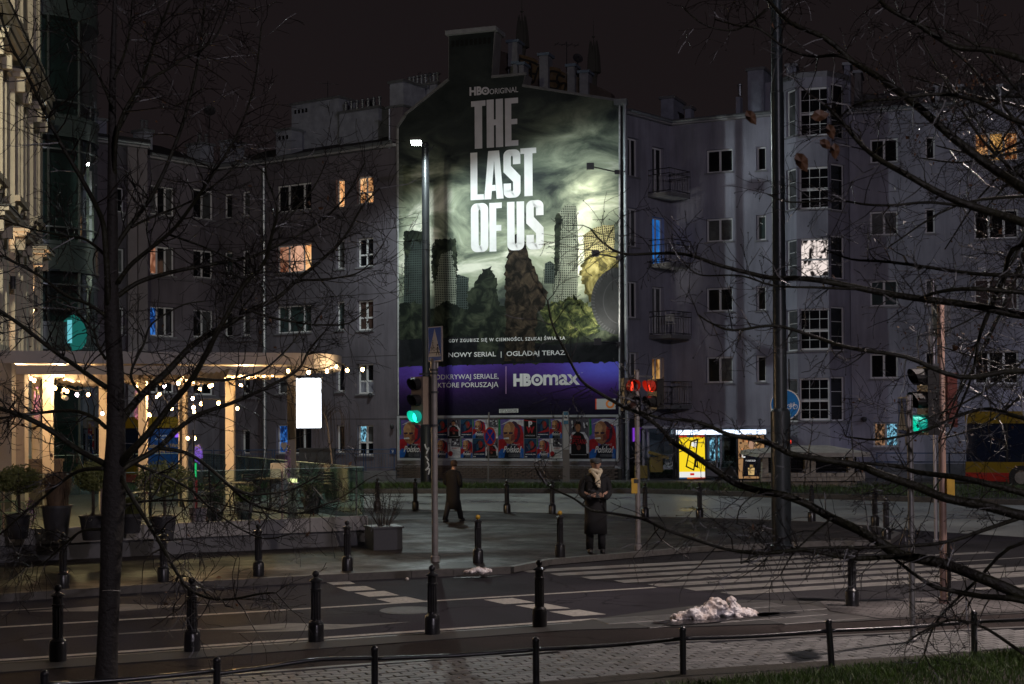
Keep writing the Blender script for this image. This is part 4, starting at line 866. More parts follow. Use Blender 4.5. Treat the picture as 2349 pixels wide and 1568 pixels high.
def poster(kind, xa, xb, za, zb_):
    ua = MW.hit(zp(xa), 1000)[0]; ub = MW.hit(zp(xb), 1000)[0]; W = ub - ua - .02; H = za - zb_ - .02; n = [.104]
    bgc = dict(A='violet', D='navy', P='mid', K='white', W='black')[kind]
    mb = MB(); MW.quad(mb, ua, ua + W, zb_, zb_ + H, .103); p = mb.build('poster', pc[bgc], WB, fixn=False)
    def pg(pts, c, name='print'):
        n[0] += .0012; mb = MB(); mb.poly([MW.w(ua + W * a, zb_ + H * b, n[0]) for a, b in pts]); mb.build(name, pc[c] if c in pc else c, p, fixn=False)
    def el(cx, cy, rx, ry, c, k=14, jag=0.0): pg([(cx + rx * math.cos(2 * math.pi * i / k) * (1 + rr.uniform(-jag, jag)), cy + ry * math.sin(2 * math.pi * i / k) * (1 + rr.uniform(-jag, jag))) for i in range(k)], c)
    def tx(body, a0, b0, a1, b1, c, bold=0.0, shear=0.0):
        n[0] += .0012; g, fs = textgeo(body, bold, shear); mb = MB(); mb.add([MW.w(ua + W * (a0 + (a1 - a0) * x), zb_ + H * (b0 + (b1 - b0) * y), n[0]) for x, y in g], fs); mb.build('lettering', pc[c], p, fixn=False)
    if kind == 'A':
        pg([(0, .55), (.10, .62), (.07, 1), (0, 1)], 'green'); pg([(0, .1), (.35, .25), (.3, .5), (.05, .48), (0, .45)], 'red'); pg([(.55, .25), (1, .12), (1, .62), (.9, .85), (.75, .9), (.6, .6)], 'red')
        pg([(.1, .85), (.5, .99), (1, .97), (1, .80), (.6, .93)], 'light'); pg([(0, 0), (.22, 0), (.30, .22), (.12, .24), (0, .14)], 'blue'); pg([(.22, 0), (.92, 0), (.75, .32), (.55, .4), (.35, .3)], 'dark'); pg([(.85, 0), (1, 0), (1, .22), (.88, .3)], 'blue')
        el(.62, .66, .26, .27, 'hair', 16, .06); el(.45, .64, .26, .29, 'tan', 16, .04); el(.35, .74, .15, .15, 'tanl', 10, .08); pg([(.6, .45), (.74, .5), (.78, .74), (.66, .8), (.62, .62)], 'crimson'); pg([(.5, .42), (.66, .5), (.64, .62), (.52, .58)], 'brown')
        pg([(.20, .655), (.36, .665), (.37, .62), (.24, .61)], 'hair'); pg([(.42, .66), (.58, .66), (.57, .615), (.43, .61)], 'hair'); pg([(.22, .515), (.42, .53), (.44, .485), (.3, .49), (.21, .48)], 'white'); pg([(.28, .45), (.4, .455), (.36, .435)], 'brown')
        tx('Dziękuję Ci', .5, .31, .86, .37, 'light', 0, .4); tx('Polsko!', .2, .14, .92, .31, 'white', .02, .35); tx('aaaaaaaa aaaa aa aaaaaa', .42, .04, .93, .055, 'grey') if False else None
        for q in range(3): pg([(.40, .035 + .03 * q), (.94, .04 + .03 * q), (.94, .047 + .03 * q), (.40, .042 + .03 * q)], 'grey')
    elif kind == 'D':
        pg([(0, .75), (1, .7), (1, 1), (0, 1)], 'teal'); el(.55, .66, .28, .27, 'dark', 14, .05); el(.6, .70, .2, .2, 'brown', 12, .12); el(.68, .72, .1, .12, 'crimson', 9, .2); el(.38, .55, .12, .2, 'teal', 9, .2)
        pg([(.05, .28), (.4, .36), (.75, .45), (.95, .6), (1, .35), (.6, .3)], 'crimson'); tx('GRZEGNIEWSKI', .08, .17, .92, .22, 'white', .04); pg([(.25, .1), (.8, .1), (.8, .12), (.25, .12)], 'teal'); pg([(.05, .04), (.13, .04), (.13, .10), (.05, .10)], 'light'); pg([(.16, .04), (.24, .04), (.24, .10), (.16, .10)], 'light')
    elif kind == 'P':
        for q in range(16): el(rr.uniform(.05, .95), rr.uniform(.68, .93), .05, .05, rr.choice(['grey', 'light', 'black', 'mid', 'brown']), 7, .3)
        pg([(0, 0), (1, 0), (1, .5), (.8, .66), (.2, .66), (0, .5)], 'light'); pg([(.12, .12), (.9, .12), (.86, .45), (.74, .60), (.55, .66), (.38, .66), (.2, .58), (.12, .4)], 'black'); el(.47, .78, .13, .12, 'tan', 12); pg([(.33, .80), (.37, .93), (.5, .96), (.62, .9), (.62, .78), (.56, .86), (.42, .87)], 'black'); el(.5, .27, .11, .07, 'brown', 8, .1)
        tx('Panna', .12, .50, .62, .60, 'red', .015); tx('OPĘTANA', .06, .32, .94, .49, 'red', .015); pg([(0, 0), (1, 0), (1, .12), (0, .12)], 'black'); pg([(.1, .085), (.9, .085), (.9, .1), (.1, .1)], 'grey')
    elif kind == 'K':
        pg([(.25, .6), (1, .55), (1, 1), (.3, 1)], 'mid')
        for q in range(14): el(rr.uniform(.4, .9), rr.uniform(.66, .95), .07, .05, rr.choice(['grey', 'light', 'black', 'mid']), 6, .4)
        pg([(.05, 1), (.09, 1), (.2, .3), (.17, .3)], 'mid'); pg([(0, .78), (0, .76), (1, .62), (1, .64)], 'mid'); tx('PORZUCONA', .35, .55, .95, .60, 'grey'); tx('RZESZY', .36, .46, .9, .54, 'red', .02); el(.22, .22, .19, .14, 'crimson', 14)
        for q in range(4): pg([(.4, .12 + q * .08), (1, .16 + q * .08), (1, .19 + q * .08), (.4, .15 + q * .08)], 'grey')
    elif kind == 'W':
        pg([(0, .9), (1, .82), (1, .86), (0, .96)], 'red'); tx('P', .36, .56, .66, .88, 'white', .05); tx('W', .16, .26, .84, .6, 'red', .06); tx('POWSTANIE', .1, .1, .9, .17, 'light', 0, .3)
for a, b in ((185, 421), (1108, 1345), (1950, 2200)): poster('A', a, b, PZT, PZB)
poster('P', 1760, 1948, PZT, PZB)
cols = [423, 522, 640, 758, 870, 990, 1106]
for i, (k1, k2) in enumerate(zip('WDPDAK', 'PAKADP')):
    poster(k1, cols[i], cols[i + 1], PZT, PM); poster(k2, cols[i], cols[i + 1], PM, PZB)
for i, (k1, k2) in enumerate(zip('WDA', 'DAK')):
    cc = [1347, 1465, 1582, 1700]; poster(k1, cc[i], cc[i + 1], PZT, PM); poster(k2, cc[i], cc[i + 1], PM, PZB)

# floodlight brackets at the right edge of the mural
def flood(px_, py_, xe, label):
    t = thing('floodlight', label, 'floodlight', MW.px(xe, py_, .0), 0, 'floodlights on the advertising wall')
    u_, z_ = poff(MW, px_, py_, 1.5); b = MW.w(u_, z_, 1.5); a = MW.w(MW.hit(xe, py_)[0], z_ - .05, .02)
    mb = MB(); mb.bar(a, b, .045); mb.box(a, (.18, .12, .18)); mb.build('bracket', MATS['dark_metal'], t)
    mb = MB(); mb.box(b, (.30, .20, .26)); mb.build('lamp_head', MATS['dark_metal'], t)
    return t, b
FL = [flood(1354, 381, 1415, 'topmost floodlight arm on the right edge of the painted wall'), flood(1366, 581, 1418, 'middle floodlight arm beside the painted towers'), flood(1371, 783, 1419, 'lowest floodlight arm just above the violet band')]

# ---------------------------------------------------------------- right apartment building
R1 = Facade(P_(1440, 59.9), P_(1541, 62.4)); R2 = Facade(P_(1541, 62.4), P_(1797, 60.35)); R3 = Facade(P_(1954, 59.9), P_(2620, 56.6))
blR = thing('apartment_building', 'blue-grey apartment house with iron balconies and a tall faceted bay right of the advertising wall', 'building', (R2.P.x, R2.P.y, 0))
rows(R1, blR, 1437.5 + 3, 1465, [(319, 402), (479, 564), (646, 728), (808, 888)], cols=2, panes=['dark', 'curtain', 'dark', 'curtain'])
rows(R1, blR, 1497, 1523, [(341, 446), (501, 606), (659, 766), (820, 925)], cols=2, panes=['dark', 'blue', 'curtain', 'sodium'], sill=False)
rows(R2, blR, 1620, 1680, [(339, 397), (498, 555), (658, 715), (817, 878)], cols=2, panes=['dark', 'curtain', 'dark', ['dark', 'curtain']])
rows(R2, blR, 1735, 1756.5, [(334.5, 391), (492, 551), (655, 712), (815, 876)], cols=1, panes=['dark', 'green', 'dark', 'dark'])
rows(R2, blR, 1622, 1690, [(1000, 1060)], cols=2, panes=[['cyan', 'dark']])
rows(R3, blR, 1996, 2059, [(315, 374), (482, 540), (641, 703), (810, 868)], cols=2, panes=['dark', 'curtain', 'green', 'dark'])
rows(R3, blR, 2122, 2144, [(311, 365), (476, 535), (639, 700), (806, 864)], cols=1, panes=['dark', 'dark', 'curtain', 'dark'])
rows(R3, blR, 2235, 2336, [(298, 372), (478, 549), (636, 712), (803, 881)], cols=3, panes=[['warmdark', 'sodium', 'warmdark'], 'dark', 'brown', 'dark'])
rows(R3, blR, 2003, 2061, [(968, 1025)], cols=2, panes=[['amberdim', 'cyan']]); rows(R3, blR, 2235, 2349, [(966, 1044)], cols=3, panes=[['dark', 'brown', 'amberdim']]); rows(R3, blR, 2385, 2440, [(300, 372), (478, 549), (636, 712), (803, 881)], cols=2)
zR1 = R1.hit(1490, 271)[1]; zR2 = R2.hit(1660, 277)[1]; zR3 = R3.hit(2050, 256)[1]; zR1 = zR2
for fc, z in ((R1, zR2), (R2, zR2), (R3, zR3)):
    mb = MB(); fc.wall(mb, 0, z); mb.build('wall', plaster_b, blR, fixn=False)
    mb = MB(); fc.box(mb, -.1, fc.L + .1, z + .001, z + .10, -.4, .22); mb.build('cornice', MATS['cornice_grey'], blR)
    mb = MB(); mb.tube([fc.w(0, z + .14, .26), fc.w(fc.L, z + .14, .26)], .08, 10); mb.build('gutter', zinc, blR, smooth='auto')
    roof(fc, blR, z, .6, 6, u0=-.0)
    mb = MB(); fc.box(mb, 0, fc.L, 0, .75, .003, .05); mb.build('plinth', mat('grey_plinth', (.13, .13, .14), .8, var=.3), blR)
# window grilles on the ground floor
for (x0, y0, x1, y1) in ((2003, 968, 2061, 1025), (2235, 966, 2349, 1044)):
    a, zt = R3.hit(x0, y0); b, zb = R3.hit(x1, y1); mb = MB(); k = 0.0; Hh = zt - zb; st_ = .16
    q = a - Hh
    while q < b:
        for sg in (1, -1):
            uA, zA, uB, zB = (q, zb, q + Hh, zt) if sg > 0 else (q, zt, q + Hh, zb)
            t0 = max(0, (a - uA) / Hh); t1 = min(1, (b - uA) / Hh)
            if t1 > t0: mb.bar(R3.w(uA + Hh * t0, zA + (zB - zA) * t0, -.03 - .004 * sg), R3.w(uA + Hh * t1, zA + (zB - zA) * t1, -.03 - .004 * sg), .018, .008)
        q += st_
    mb.build('window_grille', mat('grille_metal', (.20, .19, .18), .5, .4), blR)
# balconies
for k, (yr, ys) in enumerate(((399, 455), (560, 614), (720, 776), (879, 935))):
    u0 = R1.hit(1486, 500)[0]; u1 = R1.hit(1533, 500)[0]; zs = R1.hit(1510, ys - 6)[1]; zr_ = zs + 1.0; O = 1.15
    mb = MB(); R1.box(mb, u0, u1, zs - .16, zs, .01, O); bal = mb.build('balcony', mat('balcony_slab', (.20, .20, .21), .8, var=.2), blR)
    mb = MB()
    for (a, b) in (((u0, .05), (u0, O)), ((u0, O), (u1, O)), ((u1, O), (u1, .05))):
        for z in (zr_, zr_ - .22, zs + .06): mb.bar(R1.w(a[0], z, a[1]), R1.w(b[0], z, b[1]), .035)
        d = math.dist(a, b); m_ = max(2, int(d / .13))
        for i in range(m_ + 1):
            t = i / m_; uu, nn_ = a[0] + (b[0] - a[0]) * t, a[1] + (b[1] - a[1]) * t; mb.bar(R1.w(uu, zs, nn_), R1.w(uu, zr_ - (.22 if i % 3 else 0), nn_), .016)
    mb.build('railing', black_iron, bal)
    if k == 2:
        mb = MB(); p = R1.w(u0 + .45, zs + .02, .8)
        for dx in (-.2, .2):
            mb.tube([p + Vector((dx, 0, 0)), p + Vector((dx * .9, .05, .45)), p + Vector((dx * .8, .2, .88))], .016, 6); mb.tube([p + Vector((dx, .35, 0)), p + Vector((dx * .9, .02, .45))], .016, 6)
        mb.box(p + Vector((0, .05, .45)), (.42, .42, .03)); mb.box(p + Vector((0, .14, .72)), (.4, .03, .3))
        single('folding_chair', mb, mat('chair_pale', (.45, .45, .43), .5), 'pale folding chair standing on the third balcony down', 'chair', p)
# bay
BP = [P_(1797, 60.4), P_(1831, 59.3), P_(1904, 58.95), P_(1941, 59.55), P_(1954, 60.0)]
BF = [Facade(BP[i], BP[i + 1], .10) for i in range(4)]
ys = [(197, 313), (380, 480), (544, 637), (706, 803), (866, 964)]
for k, (y0, y1) in enumerate(ys):
    window(BF[0], blR, 1804, y0 + 3, 1829, y1 + 3, cols=1, grid=(1, 3), pane='curtain', fw=.06)
    window(BF[1], blR, 1834, y0, 1903, y1, cols=1, trans=(.46,), grid=(3, 4) if k != 2 else None, pane='white' if k == 2 else 'dark', fw=.08, band=1)
    window(BF[2], blR, 1907, y0 - 2, 1938, y1 + 1, cols=1, grid=(1, 3), pane='dark', fw=.06)
zB = BF[1].hit(1868, 176)[1]
for fc in BF:
    mb = MB(); fc.wall(mb, 0, zB); mb.build('bay_wall', plaster_b, blR, fixn=False)
top = [Vector((p.x, p.y, zB)) for p in BP]; c_ = sum(top, Vector()) / 5
tp = [p + (p - c_) * .06 for p in top]; tp = tp + [tp[-1] + Vector((.3, 6, 0)), tp[0] + Vector((-.1, 6, 0))]
mb = MB(); mb.prism(tp, (0, 0, .22)); mb.build('bay_roof', zinc, blR)
mb = MB(); mb.add([BP[0], BP[0] + Vector((0, 6, 0)), Vector((BP[0].x, BP[0].y + 6, zB)), Vector((BP[0].x, BP[0].y, zB))], [(0, 1, 2, 3)]); mb.add([BP[4], BP[4] + Vector((.4, 6, 0)), Vector((BP[4].x + .4, BP[4].y + 6, zB)), Vector((BP[4].x, BP[4].y, zB))], [(0, 1, 2, 3)]); mb.build('bay_wall', plaster_b, blR, fixn=False)
chimney(R2, blR, 1516, 228, 1545, 280, -1.2, 1.6); chimney(R2, blR, 1571, 250, 1585, 282, -1, .5); chimney(R2, blR, 1715, 163, 1752, 262, -1.0, 2.0); chimney(R2, blR, 1688, 222, 1698, 265, -.9, .4, cap=False, pots=1)
chimney(R2, blR, 1750, 190, 1790, 262, -1.3, 2.5, cap=False, mt=plaster_b)
chimney(BF[1], blR, 1804, 153, 1826, 176, -2.0, 1.0); chimney(BF[1], blR, 1936, 150, 1950, 180, -2, 1.0); chimney(R3, blR, 1960, 168, 1975, 250, -2.0, 1.5, mt=plaster_d)
mb = MB(); u, z = poff(R3, 1958, 190, -1.6); u2, _ = poff(R3, 2620, 190, -1.6); R3.box(mb, u, u2, zR3 - .2, poff(R3, 2100, 208, -1.6)[1], -2.4, -1.6); mb.build('attic_storey', mat('attic_dark', (.07, .07, .075), .7, var=.2), blR)
for x in (2145, 2200, 2290): chimney(R3, blR, x, 200, x + 7, 240, -1.0, .25, cap=True, mt=zinc)
# wall lamp
p = R3.px(1982, 961, .12); mb = MB(); mb.lathe([(.03, -.1), (.1, -.08), (.13, 0), (.1, .08), (.03, .1)], 12, p); mb.build('wall_fitting', MATS['dark_metal'], blR)
# purple lit shop sign left of the shelter
mb = MB(); p0, p1 = R1.px(1448, 980, .12), R1.px(1462, 1013, .12); a, zt = R1.hit(1449, 981); b, zb = R1.hit(1463, 1012); R1.box(mb, a, b, zb, zt, .02, .12)
sg = mb.build('shop_sign', emat('purple_lightbox', (.20, .04, .55), .9), blR)
for q, (ya, yb) in enumerate(((984, 991), (1001, 1009))): T(('butik', 'laptop')[q], 1450.5, ya, 1461.5, yb, emat('sign_glow', (.75, .6, 1.0), 1.4), .02, fc=R1, n=.125, parent=sg)
mb = MB(); a, zt = R1.hit(1441, 960); b, zb = R1.hit(1475, 1085); R1.box(mb, a, b, .2, zt, .01, .05); mb.build('shop_door', mat('door_dark', (.012, .012, .02), .2), blR)

# ---------------------------------------------------------------- far spires
def spire(x, ytip, wpx, Y, lab):
    p = at(x, 300, Y); s_ = Y / F; zt = at(x, ytip, Y).z; prof_ = []
    zz0 = zt
    seq = [(.02, 0), (.06, 20), (.10, 45), (.5, 46), (.10, 50), (.16, 70), (.55, 71), (.55, 75), (.3, 77), (.45, 95), (1.0, 96), (1.0, 101), (.6, 103), (.6, 130), (1.05, 132), (1.0, 138), (.8, 150), (.8, 420)]
    prof_ = [(max(.01, r * wpx * s_ / 2), zt - d * s_) for r, d in seq][::-1]
    mb = MB(); mb.lathe(prof_, 8, (p.x, p.y, 0)); 
    for k in range(8):
        a = k * math.pi / 4; mb.lathe([(.02, 0), (.5, .1), (.35, 2.4), (.02, 4.5)], 5, (p.x + math.cos(a) * wpx * s_ * .5, p.y + math.sin(a) * wpx * s_ * .5, zt - 132 * s_))
    mb.tube([(p.x, p.y, 0), (p.x, p.y, zt - 400 * s_)], wpx * s_ * .5, 8)
    single('church_spire', mb, mat('spire_stone', (.30, .31, .28), .8), lab, 'spire', (p.x, p.y, 0))
spire(1199, -20, 17, 190, 'thin dark tower pinnacle rising above the painted chimney stack'); spire(1363, 38, 17, 190, 'thin dark tower pinnacle behind the right slope of the gable roof')
def dish(fc, x, y, n, r, lab):
    t = thing('satellite_dish', lab, 'satellite dish', fc.px(x, y + 26, n)); c = fc.px(x, y, n); mb = MB(); m_ = 14
    rings = [(0, 0.0), (.5, .04), (1.0, .16)]
    q = (Vector((.3, -1, .35))).to_track_quat('Z', 'Y').to_matrix(); prev = None
    b = 0
    for (k, h) in rings:
        for i in range(m_): a = 2 * math.pi * i / m_; mb.v.append(tuple(c + q @ Vector((r * max(k, .01) * math.cos(a), r * max(k, .01) * math.sin(a), h * r))))
    for j in range(2):
        for i in range(m_): i2 = (i + 1) % m_; mb.f.append([j * m_ + i, j * m_ + i2, (j + 1) * m_ + i2, (j + 1) * m_ + i]); mb.mi.append(0)
    mb.build('reflector', MATS['dark_metal'], t, fixn=False)
    mb = MB(); mb.tube([fc.px(x, y + 40, n), c], .035, 6); mb.tube([c, c + q @ Vector((0, 0, r * .9))], .015, 5); mb.build('mount', MATS['dark_metal'], t)
dish(L_B, 481, 254, -2.2, .30 * 1.0, 'dark satellite dish on the roof behind the left tree crown'); dish(MW, 1325, 134, -3.3, .24, 'small satellite dish above the graffitied chimney wall'); dish(L_A, 850, 238, -3, .27, 'satellite dish beside the silver flue pipes')
def aerial(fc, x, yt, yb, n, lab, arms=4):
    t = thing('tv_aerial', lab, 'aerial', fc.px(x, yb, n)); mb = MB(); a, b = fc.px(x, yb, n), fc.px(x, yt, n); mb.tube([a, b], .02, 5); mb.build('mast', MATS['dark_metal'], t)
    mb = MB(); c = b + (a - b) * .1; d = Vector((.9, .25, 0)); mb.tube([c - d * .6, c + d * .6], .014, 4)
    for k in range(arms): p = c - d * .5 + d * (k / max(1, arms - 1)); mb.tube([p - Vector((-.1, .3, 0)), p + Vector((-.1, .3, 0))], .009, 4)
    mb.build('boom', MATS['dark_metal'], t)
aerial(MW, 1300, 95, 165, -3.2, 'aerial mast standing between the small chimney flues', 4); aerial(L_A, 752, 186, 240, -2.6, 'tall thin aerial above the largest left chimney', 0); aerial(L_A, 610, 322, 372, -1.5, 'low wide aerial on the black roof', 6); aerial(L_A, 985, 165, 205, -2.5, 'thin aerial left of the painted stack', 3)
# ---------------------------------------------------------------- cream building at the left edge
CB0 = P_(90, 45.0); CBd = Vector((-1.9, 8.9, 0)).normalized()
CR = Facade(CB0 - CBd * 26, CB0, .22)
blC = thing('stucco_building', 'cream stucco town house with hooded windows lit from below at the left edge', 'building', (CB0.x, CB0.y, 0))
Lc = CR.L; HT = 19.5
cols_ = [Lc - 1.9 - 4.1 * i for i in range(6)]
fl = [(4.9, 7.3), (9.1, 11.6), (13.9, 16.2)]
for c in cols_:
    for (a, b) in fl: CR.holes.append((round(c - .55, 4), round(c + .55, 4), a, b))
mb = MB(); CR.wall(mb, 0, HT); mb.build('wall', cream, blC, fixn=False)
for c in cols_:
    for q, (a, b) in enumerate(fl):
        mb = MB()
        for (p, r) in ((c - .55, c - .47), (c + .47, c + .55), (c - .04, c + .04)): CR.box(mb, p, r, a, b, -.3, -.2)
        for z in (a, (a + b) / 2 + .3, b - .08): CR.box(mb, c - .46, c + .46, z, z + .08, -.29, -.21)
        w_ = mb.build('window', MATS['frame'], blC); mb = MB(); CR.quad(mb, c - .5, c + .5, a, b, -.27); mb.build('pane', MATS['pane_dark'], w_, fixn=False)
        mb = MB()      # moulded surround and hood on brackets
        for s_ in (-1, 1):
            CR.box(mb, *sorted((c + s_ * .58, c + s_ * .76)), a - .2, b + .12, .003, .09); CR.box(mb, *sorted((c + s_ * .80, c + s_ * .98)), a - .5, b + .3, .003, .16); CR.box(mb, *sorted((c + s_ * .66, c + s_ * .84)), b + .13, b + .48, .17, .40)
        CR.box(mb, c - 1.0, c + 1.0, a - .36, a - .2, .165, .30)
        mb.build('window_surround', cream_t, w_)
        mb = MB(); CR.box(mb, c - 1.05, c + 1.05, b + .49, b + .60, .003, .46); CR.box(mb, c - 1.12, c + 1.12, b + .602, b + .70, .003, .56); CR.box(mb, c - 1.05, c + 1.05, b + .13, b + .48, .003, .165); mb.build('window_hood', cream_t, w_)
        mb = MB(); CR.box(mb, c - 1.16, c + 1.16, b + .702, b + .74, .003, .60); mb.build('hood_flashing', mat('lead_flashing', (.03, .032, .035), .5), w_)
for z, h, o in ((8.25, .25, .14), (12.5, .22, .25), (12.75, .18, .42), (12.95, .1, .5), (17.6, .3, .2), (18.0, .3, .5), (18.35, .2, .7)):
    mb = MB(); CR.box(mb, 0, Lc - .02, z, z + h - .003, .003, o); mb.build('string_course', cream_t, blC)
mb = MB(); CR.box(mb, 0, Lc + .05, 13.06, 13.1, .004, .53); mb.build('course_flashing', MATS['lead_flashing'], blC)
for u in [Lc - .25] + [c - 2.05 for c in cols_[:5]]:
    mb = MB(); CR.box(mb, u - .2, u + .2, 4.2, 12.4, .004, .12); CR.box(mb, u - .26, u + .26, 11.9, 12.4, .125, .2); mb.build('pilaster', cream_t, blC)
mb = MB(); mb.add([CR.w(Lc, 0), CR.w(Lc, 0, -9), CR.w(Lc, HT, -9), CR.w(Lc, HT)], [(0, 1, 2, 3)]); mb.build('end_wall', cream, blC, fixn=False)
mb = MB(); CR.box(mb, 0, Lc, HT + .01, HT + .2, -9, .8); mb.build('roof', roofm, blC)
SCN = []
for k, (x, y) in enumerate(((30, 648), (80, 690))):
    p = CR.px(x, y, .18); mb = MB(); mb.tube([p + Vector((0, 0, -.17)), p + Vector((0, 0, .17))], .075, 14); mb.bar(p, p - CR.N * .18, .05)
    single('wall_lamp', mb, MATS['dark_metal'], ('black cylinder wall lamp nearest the left edge of the stucco house', 'black cylinder wall lamp beside the glass stair tower')[k], 'wall lamp', p, 'cylinder lamps on the stucco house', smooth='auto'); SCN.append(p)

# ---------------------------------------------------------------- round glass stair tower
TP = P_(88, 47.6); TR = 1.93
tw = thing('glass_tower', 'round dark glass stair tower with steel rings beside the cream house', 'tower', (TP.x, TP.y, 0))
tgl = mat('tower_glass', (.012, .022, .024), .05, spec=.9, coat=.6); tgm = glassmat('tower_clear', (.55, .75, .72), .10)
tfr = mat('tower_steel', (.12, .14, .15), .3, .6); tsp = mat('tower_spandrel', (.055, .075, .078), .28, .3)
zb_ = [at(88, y, 45.7).z for y in (800, 619, 548, 306, 255, 30, -10)]
def arc(mb, r, z0, z1, a0, a1, k=20):
    for i in range(k):
        p, q = a0 + (a1 - a0) * i / k, a0 + (a1 - a0) * (i + 1) / k
        mb.add([(TP.x + r * math.cos(p), TP.y + r * math.sin(p), z0), (TP.x + r * math.cos(q), TP.y + r * math.sin(q), z0), (TP.x + r * math.cos(q), TP.y + r * math.sin(q), z1), (TP.x + r * math.cos(p), TP.y + r * math.sin(p), z1)], [(0, 1, 2, 3)])
blm = bpy.data.materials.new('tower_blinds'); blm.use_nodes = True; nt = blm.node_tree; wv = nt.nodes.new('ShaderNodeTexWave'); wv.bands_direction = 'Z'; wv.inputs['Scale'].default_value = 2.2; tcx = nt.nodes.new('ShaderNodeTexCoord'); rq = nt.nodes.new('ShaderNodeValToRGB')
rq.color_ramp.elements[0].color = (.010, .012, .010, 1); rq.color_ramp.elements[1].color = (.085, .085, .06, 1); nt.links.new(tcx.outputs['Object'], wv.inputs['Vector']); nt.links.new(wv.outputs['Fac'], rq.inputs[0]); nt.links.new(rq.outputs[0], nt.nodes['Principled BSDF'].inputs['Base Color']); nt.links.new(rq.outputs[0], nt.nodes['Principled BSDF'].inputs['Emission Color']); nt.nodes['Principled BSDF'].inputs['Emission Strength'].default_value = .8  # room light put into the blinds as faint emission
for (z0, z1) in ((0.2, zb_[0]), (zb_[0] + .9, zb_[1]), (zb_[2], zb_[3]), (zb_[4], zb_[5])):
    mid = []
    for (a0, a1) in ((R(-150), R(-95)), (R(-95), R(-62)), (R(-62), R(-30)), (R(-30), R(10))):
        mb = MB(); arc(mb, TR, z0 + .05, z1 - .05, a0 + .012, a1 - .012, 8); mb.build('glass_panel', tgm, tw, smooth=True, fixn=False)
        mb = MB(); a = a0; mb.bar((TP.x + TR * math.cos(a), TP.y + TR * math.sin(a), z0), (TP.x + TR * math.cos(a), TP.y + TR * math.sin(a), z1), .07); mb.build('mullion', tfr, tw)
    mb = MB(); arc(mb, TR - .18, z0, z1, R(-150), R(-68), 16); mb.build('blind', blm, tw, fixn=False)
    mb = MB(); arc(mb, TR - .5, z0, z1, R(-70), R(30), 16); mb.build('inner_wall', mat('tower_inside', (.02, .03, .03), .4, var=.5, vs=1.5), tw, fixn=False)
for (z0, z1) in ((zb_[0], zb_[0] + .9), (zb_[1], zb_[2]), (zb_[3], zb_[4]), (zb_[5], zb_[6] + 2)):
    mb = MB(); mb.lathe([(TR - .3, z0), (TR + .04, z0), (TR + .04, z0 + .1), (TR + .01, z0 + .12), (TR + .01, z1 - .14), (TR + .06, z1 - .12), (TR + .06, z1), (TR - .3, z1)], 48, (TP.x, TP.y, 0)); mb.build('spandrel', tsp, tw, smooth='auto')
for z in (zb_[2] + 0, ): pass
for zq in (zb_[2] + .42, zb_[4] + .42, zb_[1] - .45, zb_[3] - .45, zb_[0] + 1.3):
    mb = MB(); mb.lathe([(TR - .02, zq), (TR + .045, zq), (TR + .045, zq + .05), (TR - .02, zq + .05)], 48, (TP.x, TP.y, 0)); mb.build('ring', tfr, tw, smooth='auto')
# glowing beads for street-lamp reflections, and a teal screen behind the glass
for (x, y, s_) in ((114, 101, .055), (108, 124, .035), (105, 128, .035), (121, 448, .04), (122, 459, .03), (154, 35, .03), (176, 350, .03), (176, 360, .035)):
    dxx = (x - 88) / F * 46.6; p = at(x, y, 47.6 - math.sqrt(max(.1, TR * TR - dxx * dxx)) + .07); mb = MB(); mb.sphere((0, 0, 0), s_, 8, 6); o = mb.build('lamp_reflection', emat('lamp_reflection_glow', (.8, 1, .95), 22), tw); o.location = p - Vector((TP.x, TP.y, 0))
mb = MB(); p = at(168, 765, 46.4); mb.lathe([(.02, -.55), (.28, -.5), (.42, -.3), (.46, 0), (.40, .25), (.28, .45), (.12, .58), (.02, .62)], 16, p, 1, .2); mb.build('lit_display', emat('teal_glow', (.02, .22, .19), .45), tw)
mb = MB(); mb.box(at(160, 760, 46.2), (.14, .04, .75)); mb.build('lit_display', emat('cyan_glow', (.2, .75, .85), .7), tw)
mb = MB(); mb.box(at(116, 790, 46.0), (.05, .04, .3)); mb.build('lit_display', emat('red_led', (1, .05, .02), 2), tw)

# ---------------------------------------------------------------- restaurant terrace
ZF = .62
TF0, TF1 = gnd(-60, 1308), gnd(842, 1262)
tU = (TF1 - TF0).normalized(); tN = Vector((-tU.y, tU.x, 0)); TFA = TF1 - tU * 16
D_ = 14.5
ter = thing('restaurant_terrace', 'raised restaurant terrace with pale canopy roof, posts and glass balustrade on the left', 'terrace', (TF1.x, TF1.y, ZI))
tp = [TFA, TF1, TF1 + tN * D_, TFA + tN * D_]
mb = MB(); mb.prism([Vector((p.x, p.y, ZI)) for p in tp], (0, 0, ZF - ZI)); mb.build('deck', mat('terrace_base', (.10, .10, .105), .5, var=.3, vs=2), ter)
tsm = mat('terrace_fascia', (.26, .25, .24), .5, var=.25, vs=3)
for i in range(12):
    a, b = TF1 - tU * (i * 1.3 + .01), TF1 - tU * (i * 1.3 + 1.29); mb = MB(); mb.bar(Vector((a.x, a.y, ZF - .02)) - tN * .03, Vector((b.x, b.y, ZF - .02)) - tN * .03, .1, .30); mb.build('fascia_panel', tsm, ter)
cg = glassmat('balustrade_glass', (.82, .92, .90), .035, .02)
edge = mat('glass_edge', (.12, .30, .26), .2)
